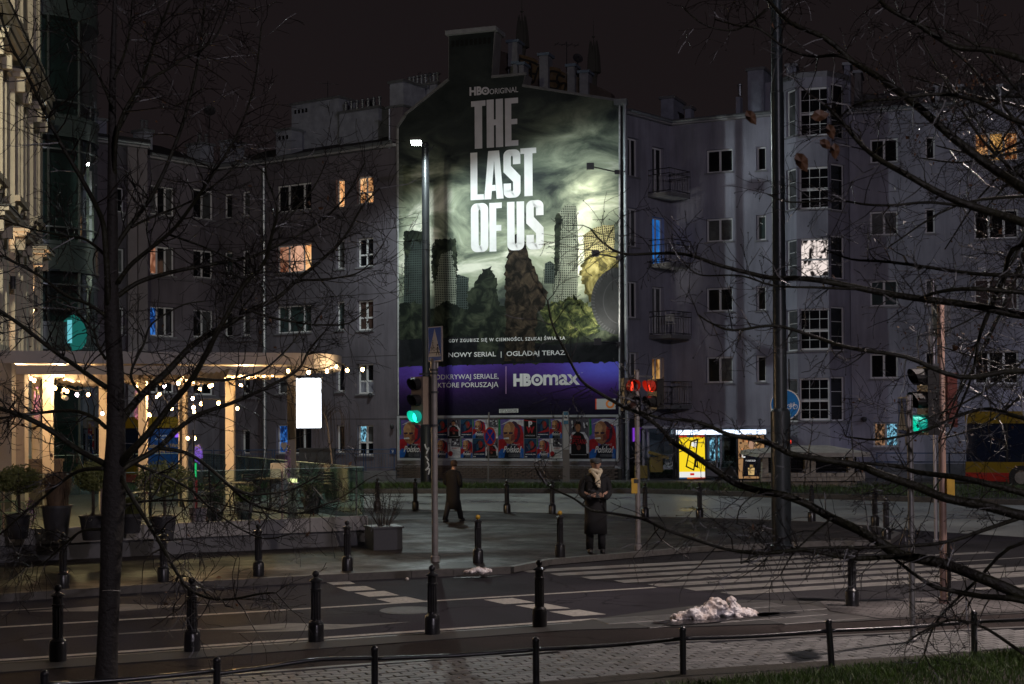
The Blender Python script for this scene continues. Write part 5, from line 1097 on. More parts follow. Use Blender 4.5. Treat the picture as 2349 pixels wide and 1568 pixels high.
def gpan(a, b, z0=ZF + .13, z1=1.78):
    d = (b - a).normalized(); n = Vector((-d.y, d.x, 0)) * .006; mb = MB(); P4 = [a - n, b - n, b + n, a + n]
    mb.prism([Vector((p.x, p.y, z0)) for p in P4], (0, 0, z1 - z0)); g_ = mb.build('glass_panel', cg, ter)
    mb = MB(); mb.bar(Vector((a.x, a.y, z1 + .008)), Vector((b.x, b.y, z1 + .008)), .022, .012); mb.build('top_edge', mat('glass_top_edge', (.35, .5, .48), .25), g_)
    return g_
for i in range(8):
    gpan(TF1 + tN * .08 - tU * (i * 1.85 + .03), TF1 + tN * .08 - tU * (i * 1.85 + 1.82))
for i in range(7):
    gpan(TF1 - tU * .05 + tN * (i * 2.0 + .12), TF1 - tU * .05 + tN * (i * 2.0 + 2.08))
for i in range(6):
    gpan(TF1 + tN * (D_ - .1) - tU * (i * 2.0 + .05), TF1 + tN * (D_ - .1) - tU * (i * 2.0 + 2.0))
for i in range(5):
    p = TF1 + tN * .1 - tU * (.2 + i * 1.85 - (.2 if i else 0)); mb = MB(); mb.bar(Vector((p.x, p.y, ZF)), Vector((p.x, p.y, 1.74)), .035); mb.build('balustrade_post', mat('brushed_steel', (.45, .38, .38), .3, .8), ter)
postm = mat('canopy_post_cream', (.50, .43, .34), .55, var=.08, vs=4)
posts = [(670, 1185, .17), (529, 1163, .21), (421, 1160, .20), (329, 1178, .18), (238, 1170, .18), (111, 1185, .2), (48, 1200, .25), (18, 1210, .25), (85, 1160, .2)]
PZ = 4.03
for x, yb, w_ in posts:
    p = gnd(x, yb, ZF); mb = MB(); mb.bar(Vector((p.x, p.y, ZF)), Vector((p.x, p.y, PZ)), w_); mb.build('post', mat('post_grey', (.20, .19, .17), .5) if x == 670 else postm, ter)
# canopy slab with a rounded right end
ca = at(-250, 830, 29.6); cb = at(700, 830, 32.6); cc_ = Vector((cb.x, cb.y, 0)); cdir = Vector((cb.x - ca.x, cb.y - ca.y, 0)).normalized(); cn = Vector((-cdir.y, cdir.x, 0))
rim = [Vector((ca.x, ca.y, 0)), cc_]
Rr = 4.6; cen = cc_ + cn * Rr
for k in range(1, 13):
    a = R(-90 + 90 * k / 12); rim.append(cen + cdir * (math.cos(a) * 1.62) + cn * (math.sin(a) * Rr))
rim += [cen + cdir * 1.62 + cn * 2, cen - cdir * 11 + cn * 3.0, Vector((ca.x, ca.y, 0)) + cn * 9]
mb = MB(); mb.prism([Vector((p.x, p.y, PZ + .04)) for p in rim], (0, 0, .27)); mb.build('canopy_roof', mat('canopy_grey', (.34, .32, .30), .5, var=.12, vs=2), ter)
mb = MB()
for i in range(13):   # underside slats at the rounded end
    v = .25 + i * .33; half = 1.62 * math.sqrt(max(0, 1 - ((Rr - v) / Rr) ** 2)) if v < Rr else 1.62
    a = cc_ + cn * v - cdir * .4; b = cc_ + cn * v + cdir * (half * .97); mb.bar(Vector((a.x, a.y, PZ)), Vector((b.x, b.y, PZ)), .10, .06)
mb.build('soffit_slats', mat('slat_white', (.62, .60, .58), .45), ter)
mb = MB()
for v in (.10, 2.2, 4.2):
    a = Vector((ca.x, ca.y, PZ - .10)) + cn * v; b = Vector((cc_.x, cc_.y, PZ - .10)) + cn * v; mb.bar(a, b, .16, .2)
mb.build('beam', postm, ter)
# draped fabric under the canopy
drm = mat('drape_fabric', (.55, .47, .38), .9)
for (xa, xb, yt) in ((150, 325, 842), (330, 425, 842), (440, 528, 838)):
    nU, nV = 22, 10; V = []; Fq = []
    for j in range(nV + 1):
        for i in range(nU + 1):
            p = at(xa + (xb - xa) * i / nU, 860, 31.6); q = Vector((p.x, p.y, 0)) + cn * (j / nV * 5.5)
            sag = .22 * math.sin(math.pi * ((j / nV * 3) % 1)) + .10 * math.sin(math.pi * i / nU) + .03 * math.sin(i * 2.1 + j); V.append((q.x, q.y, PZ - .06 - sag))
    for j in range(nV):
        for i in range(nU): k = j * (nU + 1) + i; Fq.append((k, k + 1, k + nU + 2, k + nU + 1))
    mb = MB(); mb.add(V, Fq); mb.build('drape', drm, ter, smooth=True)
mb = MB(); mb.bar(at(415, 1180, 36), at(415, 835, 36), .06); mb.build('downpipe', black_iron, ter)

# lit rectangular panel hung on the canopy post
t = thing('lit_panel', 'glowing white rectangular advertising screen hung beside the grey canopy post', 'screen', at(708, 980, 31.0))
a, b = at(680.5, 981, 31.0), at(736, 867, 31.0)
mb = MB(); mb.box((a + b) / 2 + Vector((0, .06, 0)), (b.x - a.x + .04, .09, b.z - a.z + .04)); mb.build('housing', MATS['dark_metal'], t)
mb = MB(); mb.box((a + b) / 2, (b.x - a.x, .02, b.z - a.z)); mb.build('screen', emat('white_screen', (.86, .93, 1.0), 6.0), t)

# string lights
rq0 = random.Random(2)
def zs2(x, y): return (x * .3833, 726 + y * .3833)
strings = [([(20, 298), (66, 318), (138, 350), (185, 370), (205, 382), (275, 405), (330, 427), (383, 437), (402, 446), (461, 467), (528, 466), (613, 580)], 31.4, 'string of warm bulbs sagging from the left edge past the cream posts'),
           ([(0, 300), (243, 327), (433, 327), (556, 325)], 32.6, 'string of three warm bulbs along the front beam at left'),
           ([(1068, 397), (1146, 392), (1162, 387), (1210, 388), (1252, 380), (1300, 377), (1340, 372), (1395, 367), (1441, 360), (1461, 332), (1484, 360), (1523, 358), (1580, 352), (1630, 348), (1725, 340), (1760, 335)], 33.0, 'string of closely set bulbs running to the grey canopy post'),
           ([(1725, 325), (1847, 332), (1957, 325), (2013, 298), (2078, 320), (2170, 315)], 31.6, 'string of bulbs under the rounded canopy tip over the white screen'),
           ([(817, 418), (920, 410), (985, 415), (1255, 415), (1270, 410), (1442, 411)], 35.5, 'string of bulbs behind the tree trunk across the terrace middle'),
           ([(895, 588), (938, 480), (955, 466), (1028, 549), (1153, 487), (1196, 435)], 34.2, 'short string of bulbs hooked between two posts behind the tree'),
           ([(1123, 727), (1163, 728), (1162, 568), (1158, 543), (1153, 490)], 33.5, 'string of bulbs climbing the lamp pole over the flower garland'),
           ([(1205, 520), (1308, 517), (1421, 549)], 34.5, 'two bulb string sloping beside the white post')]
bulbm = emat('bulb_glow', (1.0, .56, .20), 45); bulbc = emat('bulb_glow_cool', (1.0, .80, .85), 36); wire = mat('black_wire', (.01, .01, .01), .6)
for k, (pts, Y, lab) in enumerate(strings):
    W3 = [at(*zs2(x, y), Y + .25 * math.sin(i * 1.7)) for i, (x, y) in enumerate(pts)]
    t = thing('string_light', lab, 'string lights', W3[0], 0, 'string lights over the terrace')
    mb = MB(); mb.tube(smoothpts([p + Vector((0, 0, .09)) for p in W3], 4), .006, 4); mb.build('cable', wire, t)
    for i, p in enumerate(W3):
        mb = MB(); mb.sphere(p, rq0.uniform(.030, .043), 8, 6, 1.2); mb.build('bulb', bulbc if (k, i) in ((0, 9), (0, 11), (6, 4), (4, 2)) else bulbm, t)
        mb = MB(); mb.tube([p + Vector((0, 0, .03)), p + Vector((0, 0, .09))], .014, 6); mb.build('socket', wire, t)

# plants on the terrace
rq_ = random.Random(11)
leaf = mat('boxwood_leaf', (.17, .18, .055), .5, c2=(.07, .09, .025), vs=4); leafb = mat('dry_grass', (.16, .10, .055), .7, c2=(.07, .045, .03), vs=5)
def leafcloud(mb, c, rx, ry, rz, n, s_, rg, flat=.2):
    for _ in range(n):
        while True:
            v = Vector((rg.uniform(-1, 1), rg.uniform(-1, 1), rg.uniform(-1, 1)))
            if v.length <= 1 and v.length > .25: break
        k = 1 + .22 * noise.noise(v * 2.6 + Vector(c)); p = Vector(c) + Vector((v.x * rx, v.y * ry, v.z * rz)) * k
        a = Vector((rg.gauss(0, 1), rg.gauss(0, 1), rg.gauss(0, 1))).normalized(); b = a.orthogonal().normalized() * s_ * rg.uniform(.35, .6); a = a * s_ * rg.uniform(.7, 1.3)
        mb.add([p - a * .5, p + b * .5, p + a * .5, p - b * .5], [(0, 1, 2, 3)])
def topiary(x, yb, yc, rad, hz, lab, Y=None, squash=.55, n=2600):
    p = gnd(x, yb, ZF); Y = p.y; c = at(x, yc, Y); s_ = Y / F
    t = thing('topiary_tree', lab, 'potted tree', p, 0, 'clipped trees on the terrace')
    mb = MB(); leafcloud(mb, c, rad * s_, rad * s_, hz * s_, n, .06, rq_); mb.build('crown', leaf, t, kind=None, fixn=False)
    mb = MB(); mb.tube(smoothpts([p + Vector((0, 0, .3)), p.lerp(c, .5) + Vector((.02, 0, 0)), c]), .03, 7)
    for k in range(7): a = k * .9; mb.tube([c - Vector((0, 0, hz * s_ * .8)), c + Vector((math.cos(a) * rad * s_ * .6, math.sin(a) * rad * s_ * .6, hz * s_ * rq_.uniform(-.3, .4)))], .012, 5)
    mb.build('stem', mat('bark_small', (.05, .04, .03), .9), t)
    mb = MB(); mb.lathe([(.17, 0), (.23, .42), (.25, .43), (.25, .46), (.20, .46), (.19, .40), (.01, .40)], 16, p); mb.build('pot', mat('pot_dark', (.03, .03, .035), .5), t, smooth='auto')
topiary(42, 1235, 1100, 52, 34, 'leftmost clipped ball tree on the terrace, above the green chair'); topiary(212, 1238, 1092, 44, 34, 'clipped ball tree directly left of the big trunk'); topiary(376, 1240, 1098, 66, 40, 'widest clipped ball tree right of the big trunk')
def grasspot(x, yb, ytop, w_, lab, m, n=420, Yr=None):
    p = gnd(x, yb, ZF); s_ = p.y / F; H = (yb - ytop) * s_; t = thing('potted_grass', lab, 'potted plant', p); ph = H * .45
    mb = MB(); mb.lathe([(w_ * .36 * s_, 0), (w_ * .5 * s_, ph), (w_ * .53 * s_, ph), (w_ * .53 * s_, ph + .05), (w_ * .46 * s_, ph + .05), (w_ * .44 * s_, ph - .05), (.01, ph - .05)], 18, p); mb.build('pot', MATS['pot_dark'], t, smooth='auto')
    mb = MB()
    for _ in range(n):
        a = rq_.uniform(0, 6.28); o = rq_.uniform(0, .5) * w_ * s_ * .8; l = (H - ph) * rq_.uniform(.7, 1.15); b0 = p + Vector((math.cos(a) * o, math.sin(a) * o, ph)); sp = rq_.uniform(.3, 1.0) * w_ * s_ * .55
        d = Vector((math.cos(a), math.sin(a), 0)); q = Vector((-d.y, d.x, 0)) * .005
        c1_ = b0 + d * sp * .35 + Vector((0, 0, l * .8)); c2_ = b0 + d * sp + Vector((0, 0, l * rq_.uniform(.3, .95)))
        mb.add([b0 - q, b0 + q, c1_ + q, c1_ - q, c2_], [(0, 1, 2, 3), (3, 2, 4)])
    mb.build('blades', m, t, fixn=False)
grasspot(130, 1238, 1075, 66, 'tall pot of dry brown grass between two clipped trees', leafb, 800)
grasspot(770, 1150, 1062, 60, 'dark pot with a drooping bare plant at the right end of the terrace', mat('dark_foliage', (.03, .04, .025), .7), 260)
grasspot(490, 1196, 1120, 50, 'dark leafy shrub pot left of the white post', mat('dark_foliage', (.05, .065, .035), .7), 500)
grasspot(300, 1222, 1135, 54, 'dark leafy shrub pot against the big trunk', leaf, 500)
grasspot(715, 1178, 1105, 44, 'dark shrub pot right of the grey canopy post', MATS['dark_foliage'], 420)
grasspot(560, 1190, 1110, 46, 'low dark shrub pot between the two front posts', leaf, 300)
p = gnd(800, 1150, ZF)
mb = MB()   # weeping bare tree above that pot
wp_ = gnd(770, 1150, ZF); wt_ = at(745, 1020, wp_.y)
t = thing('weeping_tree', 'thin weeping bare tree rising from the pot at the terrace end', 'tree', wp_)
topw = at(748, 960, wp_.y); mb.tube(smoothpts([wp_ + Vector((0, 0, .5)), at(762, 1060, wp_.y), topw, at(728, 935, wp_.y)]), [.02] * 12 + [.012], 5); mb.build('stem', mat('birch_bark', (.22, .20, .18), .8, var=.5, vs=9), t)
mb = MB()
for k in range(46):
    a = rq_.uniform(0, 6.28); r_ = rq_.uniform(.2, .95); b = topw + Vector((0, 0, rq_.uniform(-.15, .3))); e = b + Vector((math.cos(a) * r_, math.sin(a) * r_, .1)); mb.tube(smoothpts([b, b.lerp(e, .6) + Vector((0, 0, .25)), e, e + Vector((.04, 0, -rq_.uniform(.4, 1.3)))], 3), .004, 3)
mb.build('twigs', mat('twig_dark', (.03, .022, .016), .7), t, kind='stuff')
# flower garlands on the posts
fl_m = mat('wisteria_flowers', (.30, .10, .36), .6, c2=(.16, .05, .22), vs=9); gr_m = MATS['boxwood_leaf']
for (x, y0, y1, Y, w_, lab) in ((48, 880, 925, 31.5, 9, 'purple artificial flower garland on the leftmost cream posts'), (84, 882, 970, 32.5, 9, 'purple flower garland hanging beside the security camera'), (660, 1010, 1110, 30.9, 8, 'purple flower garland with a pale heart on the grey canopy post'), (455, 1018, 1062, 33.2, 10, 'violet lit flower garland on the lamp pole behind the tree'), (315, 895, 965, 34, 8, 'purple garland on the post just right of the trunk'), (68, 1140, 1215, 27.6, 13, 'purple flowers spilling over the deck beside the green chair'), (336, 900, 1000, 35, 6, 'thin purple garland on the post above the blue bus panel')):
    a, b = at(x, y0, Y), at(x, y1, Y); c = (a + b) / 2; s_ = Y / F; t = thing('flower_garland', lab, 'garland', b, 0, 'flower garlands on the terrace'); mb = MB(); leafcloud(mb, c, w_ * s_, w_ * s_, abs(y1 - y0) * s_ / 2, 420, .028, rq_)
    mb.build('flowers', emat('lit_flowers', (.30, .14, .85), .8) if x == 455 else fl_m, t, kind='stuff', fixn=False); mb = MB(); leafcloud(mb, c + Vector((0, 0, (y1 - y0) * s_ * .3)), w_ * s_ * .8, w_ * s_ * .8, 10 * s_, 70, .045, rq_); mb.build('leaves', gr_m, t, kind='stuff', fixn=False)
h = at(651, 1022, 30.8); mb = MB(); pts = []
for k in range(20):
    a = 2 * math.pi * k / 20; pts.append(h + Vector((.062 * math.sin(a) ** 3 * 1.1, 0, .0052 * 1.25 * (13 * math.cos(a) - 5 * math.cos(2 * a) - 2 * math.cos(3 * a) - math.cos(4 * a)))))
mb.prism(pts, (0, .02, 0)); single('heart_ornament', mb, mat('pale_wood', (.45, .38, .28), .7), 'pale wooden heart hanging beside the grey canopy post', 'ornament', h)
# lamp pole with red flower pot, lamp-post figures
p = gnd(446, 1208, ZF); t = thing('terrace_pole', 'slim pole wrapped in coloured lights with a red lower half and pale bucket', 'pole', p); Y = p.y
mb = MB(); mb.tube([p, at(444, 985, Y)], .022, 8); mb.build('pole', black_iron, t); mb = MB(); mb.tube([at(449, 1062, Y), at(449, 1100, Y)], .02, 6); mb.build('light_strip', emat('green_strip', (.02, .5, .15), 1.0), t)
mb = MB(); mb.tube([p + Vector((.03, -.03, .05)), at(448, 1100, Y)], .045, 8); mb.build('red_sleeve', mat('red_fabric', (.5, .02, .03), .5), t); mb = MB(); mb.lathe([(.14, 0), (.19, .38), (.2, .4), (.18, .4), (.13, .05), (.01, .05)], 14, p + Vector((.1, -.1, 0))); mb.build('bucket', mat('pink_bucket', (.35, .22, .28), .5), t, smooth='auto')
for x in (405, 415):
    pass
# green chair, tables
def chair(x, yb, lab, m, rz):
    p = gnd(x, yb, ZF); t = thing('terrace_chair', lab, 'chair', p, rz, 'chairs on the terrace'); Q = Matrix.Translation(p) @ Matrix.Rotation(rz, 4, 'Z'); W_ = lambda *a: Q @ Vector(a)
    for s_ in (-1, 1):
        mb = MB(); mb.tube([W_(s_ * .24, -.22, 0), W_(s_ * .23, -.2, .44)], .014, 6); mb.build('leg', m, t); mb = MB(); mb.tube(smoothpts([W_(s_ * .24, .26, 0), W_(s_ * .23, .22, .44), W_(s_ * .20, .28, .86)], 3), .014, 6); mb.build('leg', m, t)
        mb = MB(); mb.tube(smoothpts([W_(s_ * .24, -.22, .44), W_(s_ * .27, -.18, .66), W_(s_ * .25, .24, .68)], 3), .013, 6); mb.build('armrest', m, t)
    for k in range(7): mb = MB(); mb.box((0, -.21 + k * .07, .45), (.46, .05, .015)); o = mb.build('seat_slat', m, t, world=False)
    for k in range(5): mb = MB(); mb.box((0, .235 + k * .012, .55 + k * .07), (.40, .015, .05)); o = mb.build('back_slat', m, t, world=False)
chair(22, 1230, 'pale green slatted metal chair at the left edge of the terrace', mat('chair_green', (.20, .30, .18), .4), 2.2)
chair(585, 1168, 'dark metal chair between the white post and the grey post', black_iron, .6); chair(300, 1205, 'dark metal chair just right of the trunk', black_iron, -1.0); chair(500, 1178, 'dark metal chair left of the white post', black_iron, 1.4)
def table(x, yb, lab):
    p = gnd(x, yb, ZF); t = thing('terrace_table', lab, 'table', p, 0, 'tables on the terrace'); mb = MB(); mb.lathe([(.36, .72), (.37, .74), (.36, .75), (.01, .75)], 20, p); mb.build('table_top', mat('table_top', (.14, .12, .10), .3), t); mb = MB(); mb.tube([p, p + Vector((0, 0, .72))], .03, 8); mb.lathe([(.24, 0), (.22, .02), (.03, .05)], 16, p); mb.build('pedestal', black_iron, t)
table(545, 1180, 'round table left of the grey canopy post'); table(345, 1212, 'round table right of the trunk'); table(620, 1165, 'round table nearest the grey canopy post')
# fridge-like pale cabinet and dark box
p = gnd(612, 1172, ZF); mb = MB(); mb.box(p + Vector((.1, 1.6, .55)), (.5, .4, 1.1)); mb.box(p + Vector((.1, 1.39, .58)), (.44, .02, .95)); single('cabinet', mb, mat('cabinet_pale', (.30, .32, .36), .4), 'pale upright service cabinet behind the grey canopy post', 'cabinet', p)
p = gnd(140, 1120, ZF); mb = MB(); c = at(88, 1078, 33); mb.box(c + Vector((0, 0, -.3)), (1.1, .12, 1.0)); mb.box(c + Vector((0, 0, .23)), (1.16, .16, .06)); single('menu_board', mb, mat('menu_dark', (.05, .04, .035), .6), 'dark wooden menu board between the cream posts', 'board', c)
p = at(146, 911, 31.2); mb = MB(); mb.tube([p, p + Vector((.10, -.12, -.02))], .05, 12); mb.bar(p, p + Vector((-.06, .02, .12)), .03); single('security_camera', mb, mat('camera_white', (.6, .6, .58), .4), 'white bullet security camera on a cream post', 'camera', p)
p = at(12, 930, 29.5); mb = MB(); mb.tube([at(14, 1120, 29.5), at(14, 915, 29.5)], .10, 12); single('lit_column', mb, emat('tube_glow', (.55, .75, 1.0), 1.6), 'white glowing tube column at the left edge', 'lamp', at(14, 1120, 29.5))
# bowl lamp on the balustrade
t = thing('table_lamp', 'small greenish lit lantern in front of the grey canopy post', 'lantern', at(674, 1110, 29.9)); mb = MB(); mb.box(at(674, 1102, 29.9), (.12, .12, .10)); mb.build('glass_box', emat('lantern_glow', (.75, .85, .35), 1.4), t); mb = MB(); mb.box(at(674, 1107, 29.9), (.2, .2, .02)); mb.box(at(674, 1096.5, 29.9), (.14, .14, .015)); mb.build('tray', MATS['slat_white'], t)
# planter box with a bare shrub at the terrace corner
p = gnd(880, 1258, ZI); t = thing('planter', 'square dark planter with a bare twiggy shrub at the terrace corner', 'planter', p); mb = MB(); mb.box(p + Vector((0, 0, .22)), (.62, .62, .44), MSTREET); mb.box(p + Vector((0, 0, .46)), (.68, .68, .04), MSTREET); mb.build('box', mat('planter_dark', (.035, .036, .042), .45), t)
mb = MB()
for k in range(34):
    a = rq_.uniform(0, 6.28); l = rq_.uniform(.45, .95); sp = rq_.uniform(.05, .42); b0 = p + Vector((math.cos(a) * .1, math.sin(a) * .1, .46)); e = b0 + Vector((math.cos(a) * sp, math.sin(a) * sp, l)); m_ = b0.lerp(e, .5) + Vector((rq_.uniform(-.05, .05), 0, 0)); mb.tube([b0, m_, e], [.008, .006, .003], 4)
    for q in range(3): mb.tube([b0.lerp(e, .4 + .2 * q), b0.lerp(e, .4 + .2 * q) + Vector((rq_.uniform(-.15, .15), rq_.uniform(-.1, .1), rq_.uniform(.05, .2)))], .003, 3)
mb.build('twigs', MATS['twig_dark'], t, kind='stuff')

# ---------------------------------------------------------------- blue barrier fence and low wall in front of the left house
bfm = mat('barrier_blue', (.03, .06, .13), .4)
FA, FB_ = P_(560, 61.0), P_(908, 60.4); fd = (FB_ - FA); FL_ = Vector((fd.x, fd.y, 0)).length; fd = Vector((fd.x, fd.y, 0)).normalized()
low = thing('low_wall', 'low dark kerb wall under the blue barriers', 'wall', (FA.x, FA.y, .15)); mb = MB(); mb.bar(Vector((FA.x, FA.y, .35)) - fd * 12, Vector((FB_.x, FB_.y, .35)), .25, .38); mb.build('wall', MATS['grey_plinth'], low)
nb = 9; k = FL_ / 5.0
proto = None
for i in range(8):
    a = Vector((FB_.x, FB_.y, .54)) - fd * ((i + 1) * 1.32); W_ = 1.26
    if proto is None:
        t = thing('barrier', '', 'barrier', (0, 0, 0), 0, 'blue pedestrian barriers along the left house'); proto = t
        mb = MB(); mb.tube(smoothpts([Vector((.02, 0, 0)), Vector((.02, 0, .8)), Vector((.1, 0, .9)), Vector((W_ - .1, 0, .9)), Vector((W_ - .02, 0, .8)), Vector((W_ - .02, 0, 0))], 3), .022, 6); mb.bar((.02, 0, .14), (W_ - .02, 0, .14), .025); mb.bar((.02, 0, .74), (W_ - .02, 0, .74), .025); mb.build('frame', bfm, t, world=False)
        for j in range(9): mb = MB(); x = .14 + j * (W_ - .28) / 8; mb.bar((x, 0, .15), (x, 0, .73), .014); mb.build('bar', bfm, t, world=False)
    labs = ['blue barrier next to the number plate and the mural', 'second blue barrier left of the mural', 'third blue barrier, under the cross-framed window', 'blue barrier just right of the lit screen', 'blue barrier under the lit screen', 'blue barrier right of the downpipe', 'blue barrier beside the white canopy post', 'leftmost blue barrier, half behind the white post']
    place(proto, i == 0, a, math.atan2(fd.y, fd.x), labs[i])
c = P_(728, 60.6); mb = MB(); mb.box(Vector((c.x, c.y, .98)), (1.5, .5, 1.0)); mb.box(Vector((c.x, c.y, 1.5)), (1.6, .6, .06)); single('utility_box', mb, mat('utility_dark', (.035, .035, .04), .6, var=.3), 'dark utility box behind the blue barriers under the screen', 'cabinet', (c.x, c.y, .48))
# railing right of the kiosk
A_, B_ = P_(2010, 57.2), P_(2700, 54.5); t = thing('railing', 'dark blue tubular railing in front of the right house', 'railing', (A_.x, A_.y, .15)); mb = MB()
for z in (1.25, .9): mb.bar(Vector((A_.x, A_.y, z)), Vector((B_.x, B_.y, z)), .05)
mb.build('rail', bfm, t)
for i in range(9): p = A_.lerp(B_, i / 8); mb = MB(); mb.bar(Vector((p.x, p.y, .15)), Vector((p.x, p.y, 1.25)), .05); mb.build('post', bfm, t)
# far pavement (one sheet with a kerb)
far = [P_(-600, 57.6)] ; far = [Vector((-45, 58.6, 0)), Vector((45, 56.0, 0)), Vector((45, 75, 0)), Vector((-45, 75, 0))]
a, b = gnd(913, 1107, .15), gnd(1424, 1106.5, .15); dd = (b - a).normalized(); a2, b2 = a - dd * 40, b + dd * 45
slab('far_pavement', [a2, b2, b2 + Vector((0, 25, 0)), a2 + Vector((0, 25, 0))], -.1, .15, brickmat('far_slab_paving', (.12, .115, .12), (.095, .09, .095), (.04, .04, .04), 1.6, 1, .5, .6))
mb = MB(); mb.bar(Vector((a2.x, a2.y, .06)), Vector((b2.x, b2.y, .06)), .2, .21); tagobj(mb.build('far_kerb', gran), kind='structure')
# ================================================================== STREET FURNITURE
# bollards
def make_bollard(h, ball):
    t = thing('bollard', '', 'bollard', (0, 0, 0)); k = h / .88
    mb = MB(); mb.lathe([(.098 * k, 0), (.098 * k, .20 * k), (.090 * k, .215 * k), (.092 * k, .23 * k), (.075 * k, .245 * k), (.06 * k, .26 * k)], 20); mb.build('base', black_iron, t, world=False, smooth='auto')
    mb = MB(); n = 24; zs = [.262 * k, .285 * k, .29 * k, .60 * k, .605 * k, .63 * k]; b = 0
    for z in zs:
        for i in range(n):
            a = 2 * math.pi * i / n; r = .062 * k * (.88 if (i % 2 and .28 * k < z < .61 * k) else 1); mb.v.append((r * math.cos(a), r * math.sin(a), z))
    for j in range(len(zs) - 1):
        for i in range(n): i2 = (i + 1) % n; mb.f.append([j * n + i, j * n + i2, (j + 1) * n + i2, (j + 1) * n + i]); mb.mi.append(0)
    mb.build('fluted_shaft', black_iron, t, world=False)
    mb = MB(); mb.lathe([(.06 * k, .63 * k), (.072 * k, .635 * k), (.072 * k, .648 * k), (.058 * k, .655 * k), (.058 * k, .735 * k), (.082 * k, .745 * k), (.082 * k, .757 * k), (.055 * k, .772 * k), (.028 * k, .786 * k), (.024 * k, .80 * k)], 20); mb.build('collar', black_iron, t, world=False, smooth='auto')
    mb = MB(); mb.sphere((0, 0, .836 * k), .045 * k, 14, 10); mb.build('ball', ball, t, world=False, smooth=True)
    return t
yb_ = mat('yellow_paint', (.42, .25, .015), .45, var=.2, vs=8)
near = [(133, 1515, 'leftmost of the bollards on the near kerb'), (441, 1492, 'near kerb bollard just right of the big trunk'), (725, 1470, 'near kerb bollard in front of the pale chevron marking'), (992, 1453, 'near kerb bollard directly below the crossing sign'), (1238, 1436, 'near kerb bollard between the cycle crossing and the snow heap'), (1955, 1390, 'near kerb bollard standing on the small block paving at right')]
pr = make_bollard(.88, black_iron); pr['group'] = 'black bollards on the near kerb'
for i, (x, y, l) in enumerate(near): place(pr, i == 0, gnd(x, y, ZP), rr.uniform(-.05, .05), 'tall black cast-iron ' + l)
mid = [(145, 1348, 'leftmost bollard on the terrace pavement edge'), (375, 1333, 'terrace pavement bollard under the clipped tree'), (593, 1320, 'terrace pavement bollard below the pale bucket'), (797, 1308, 'terrace pavement bollard below the glass corner')]
pr = make_bollard(.90, black_iron); pr['group'] = 'bollards on the terrace pavement'
for i, (x, y, l) in enumerate(mid): place(pr, i == 0, gnd(x, y, ZI), 0, 'black ' + l)
pr = make_bollard(.90, yb_); pr['group'] = 'bollards with yellow balls'
for i, (x, y, l) in enumerate(((1097, 1290, 'black bollard with a yellow ball behind the small snow patch'), (1285, 1277, 'black bollard with a yellow ball left of the standing man'))): place(pr, i == 0, gnd(x, y, ZI), 0, l)
farb = [(866, 1168, 'far bollard beside the terrace planter'), (953, 1169, 'far bollard left of the left signal pole'), (1050, 1171, 'far bollard beside the walking person in dark'), (1163, 1176, 'far bollard under the centre of the poster board'), (1267, 1178, 'far bollard under the bus stop post'), (1480, 1186, 'far bollard right of the right signal pole'), (1605, 1187, 'far bollard under the yellow poster case'), (1862, 1196, 'far bollard in front of the stone kiosk'), (2007, 1206, 'far bollard just left of the last pair'), (2033, 1238, 'bollard at the tip of the island, right of the kiosk')]
pr = make_bollard(.93, black_iron); pr['group'] = 'bollards on the far edge of the island'
for i, (x, y, l) in enumerate(farb): place(pr, i == 0, gnd(x, y, ZI), 0, l)

# low rail fence, near
fp = [(498, 1632), (860, 1601), (1230, 1577), (1567, 1548), (1908, 1528), (2235, 1504)]
FP = [gnd(x, y, ZP) for x, y in fp]; FP = [FP[0] - (FP[1] - FP[0])] + FP + [FP[-1] + (FP[-1] - FP[-2])]
fen = thing('rail_fence', 'low black tubular rail fence on short posts in the near foreground', 'fence', FP[3])
lean = [0, 0, 0, 0, 0, .05, 0, 0]; tops = []
for i, p in enumerate(FP):
    h = .47 if i != 0 else .46; q = p + Vector((-lean[i] * .6, 0, h)); tops.append(q)
    mb = MB(); mb.tube([p - Vector((0, 0, .02)), q], .036, 12); mb.sphere(q + Vector((0, 0, .012)), .040, 12, 8); mb.build('post', black_iron, fen, smooth='auto')
for a, b, i in zip(tops[:-1], tops[1:], range(9)):
    za, zb2 = .39 - .47, .39 - .47; sag = -.015
    P3 = [a + Vector((0, 0, za)), a.lerp(b, .5) + Vector((0, 0, za + sag)), b + Vector((0, 0, zb2))]
    if i == 1: P3 = [a + Vector((0, 0, za - .03)), a.lerp(b, .25) + Vector((0, 0, za - .01)), a.lerp(b, .62) + Vector((0, 0, za + .03)), b + Vector((0, 0, za + .005))]
    mb = MB(); mb.tube(smoothpts(P3, 6), .022, 10); mb.build('rail', black_iron, fen, smooth=True)

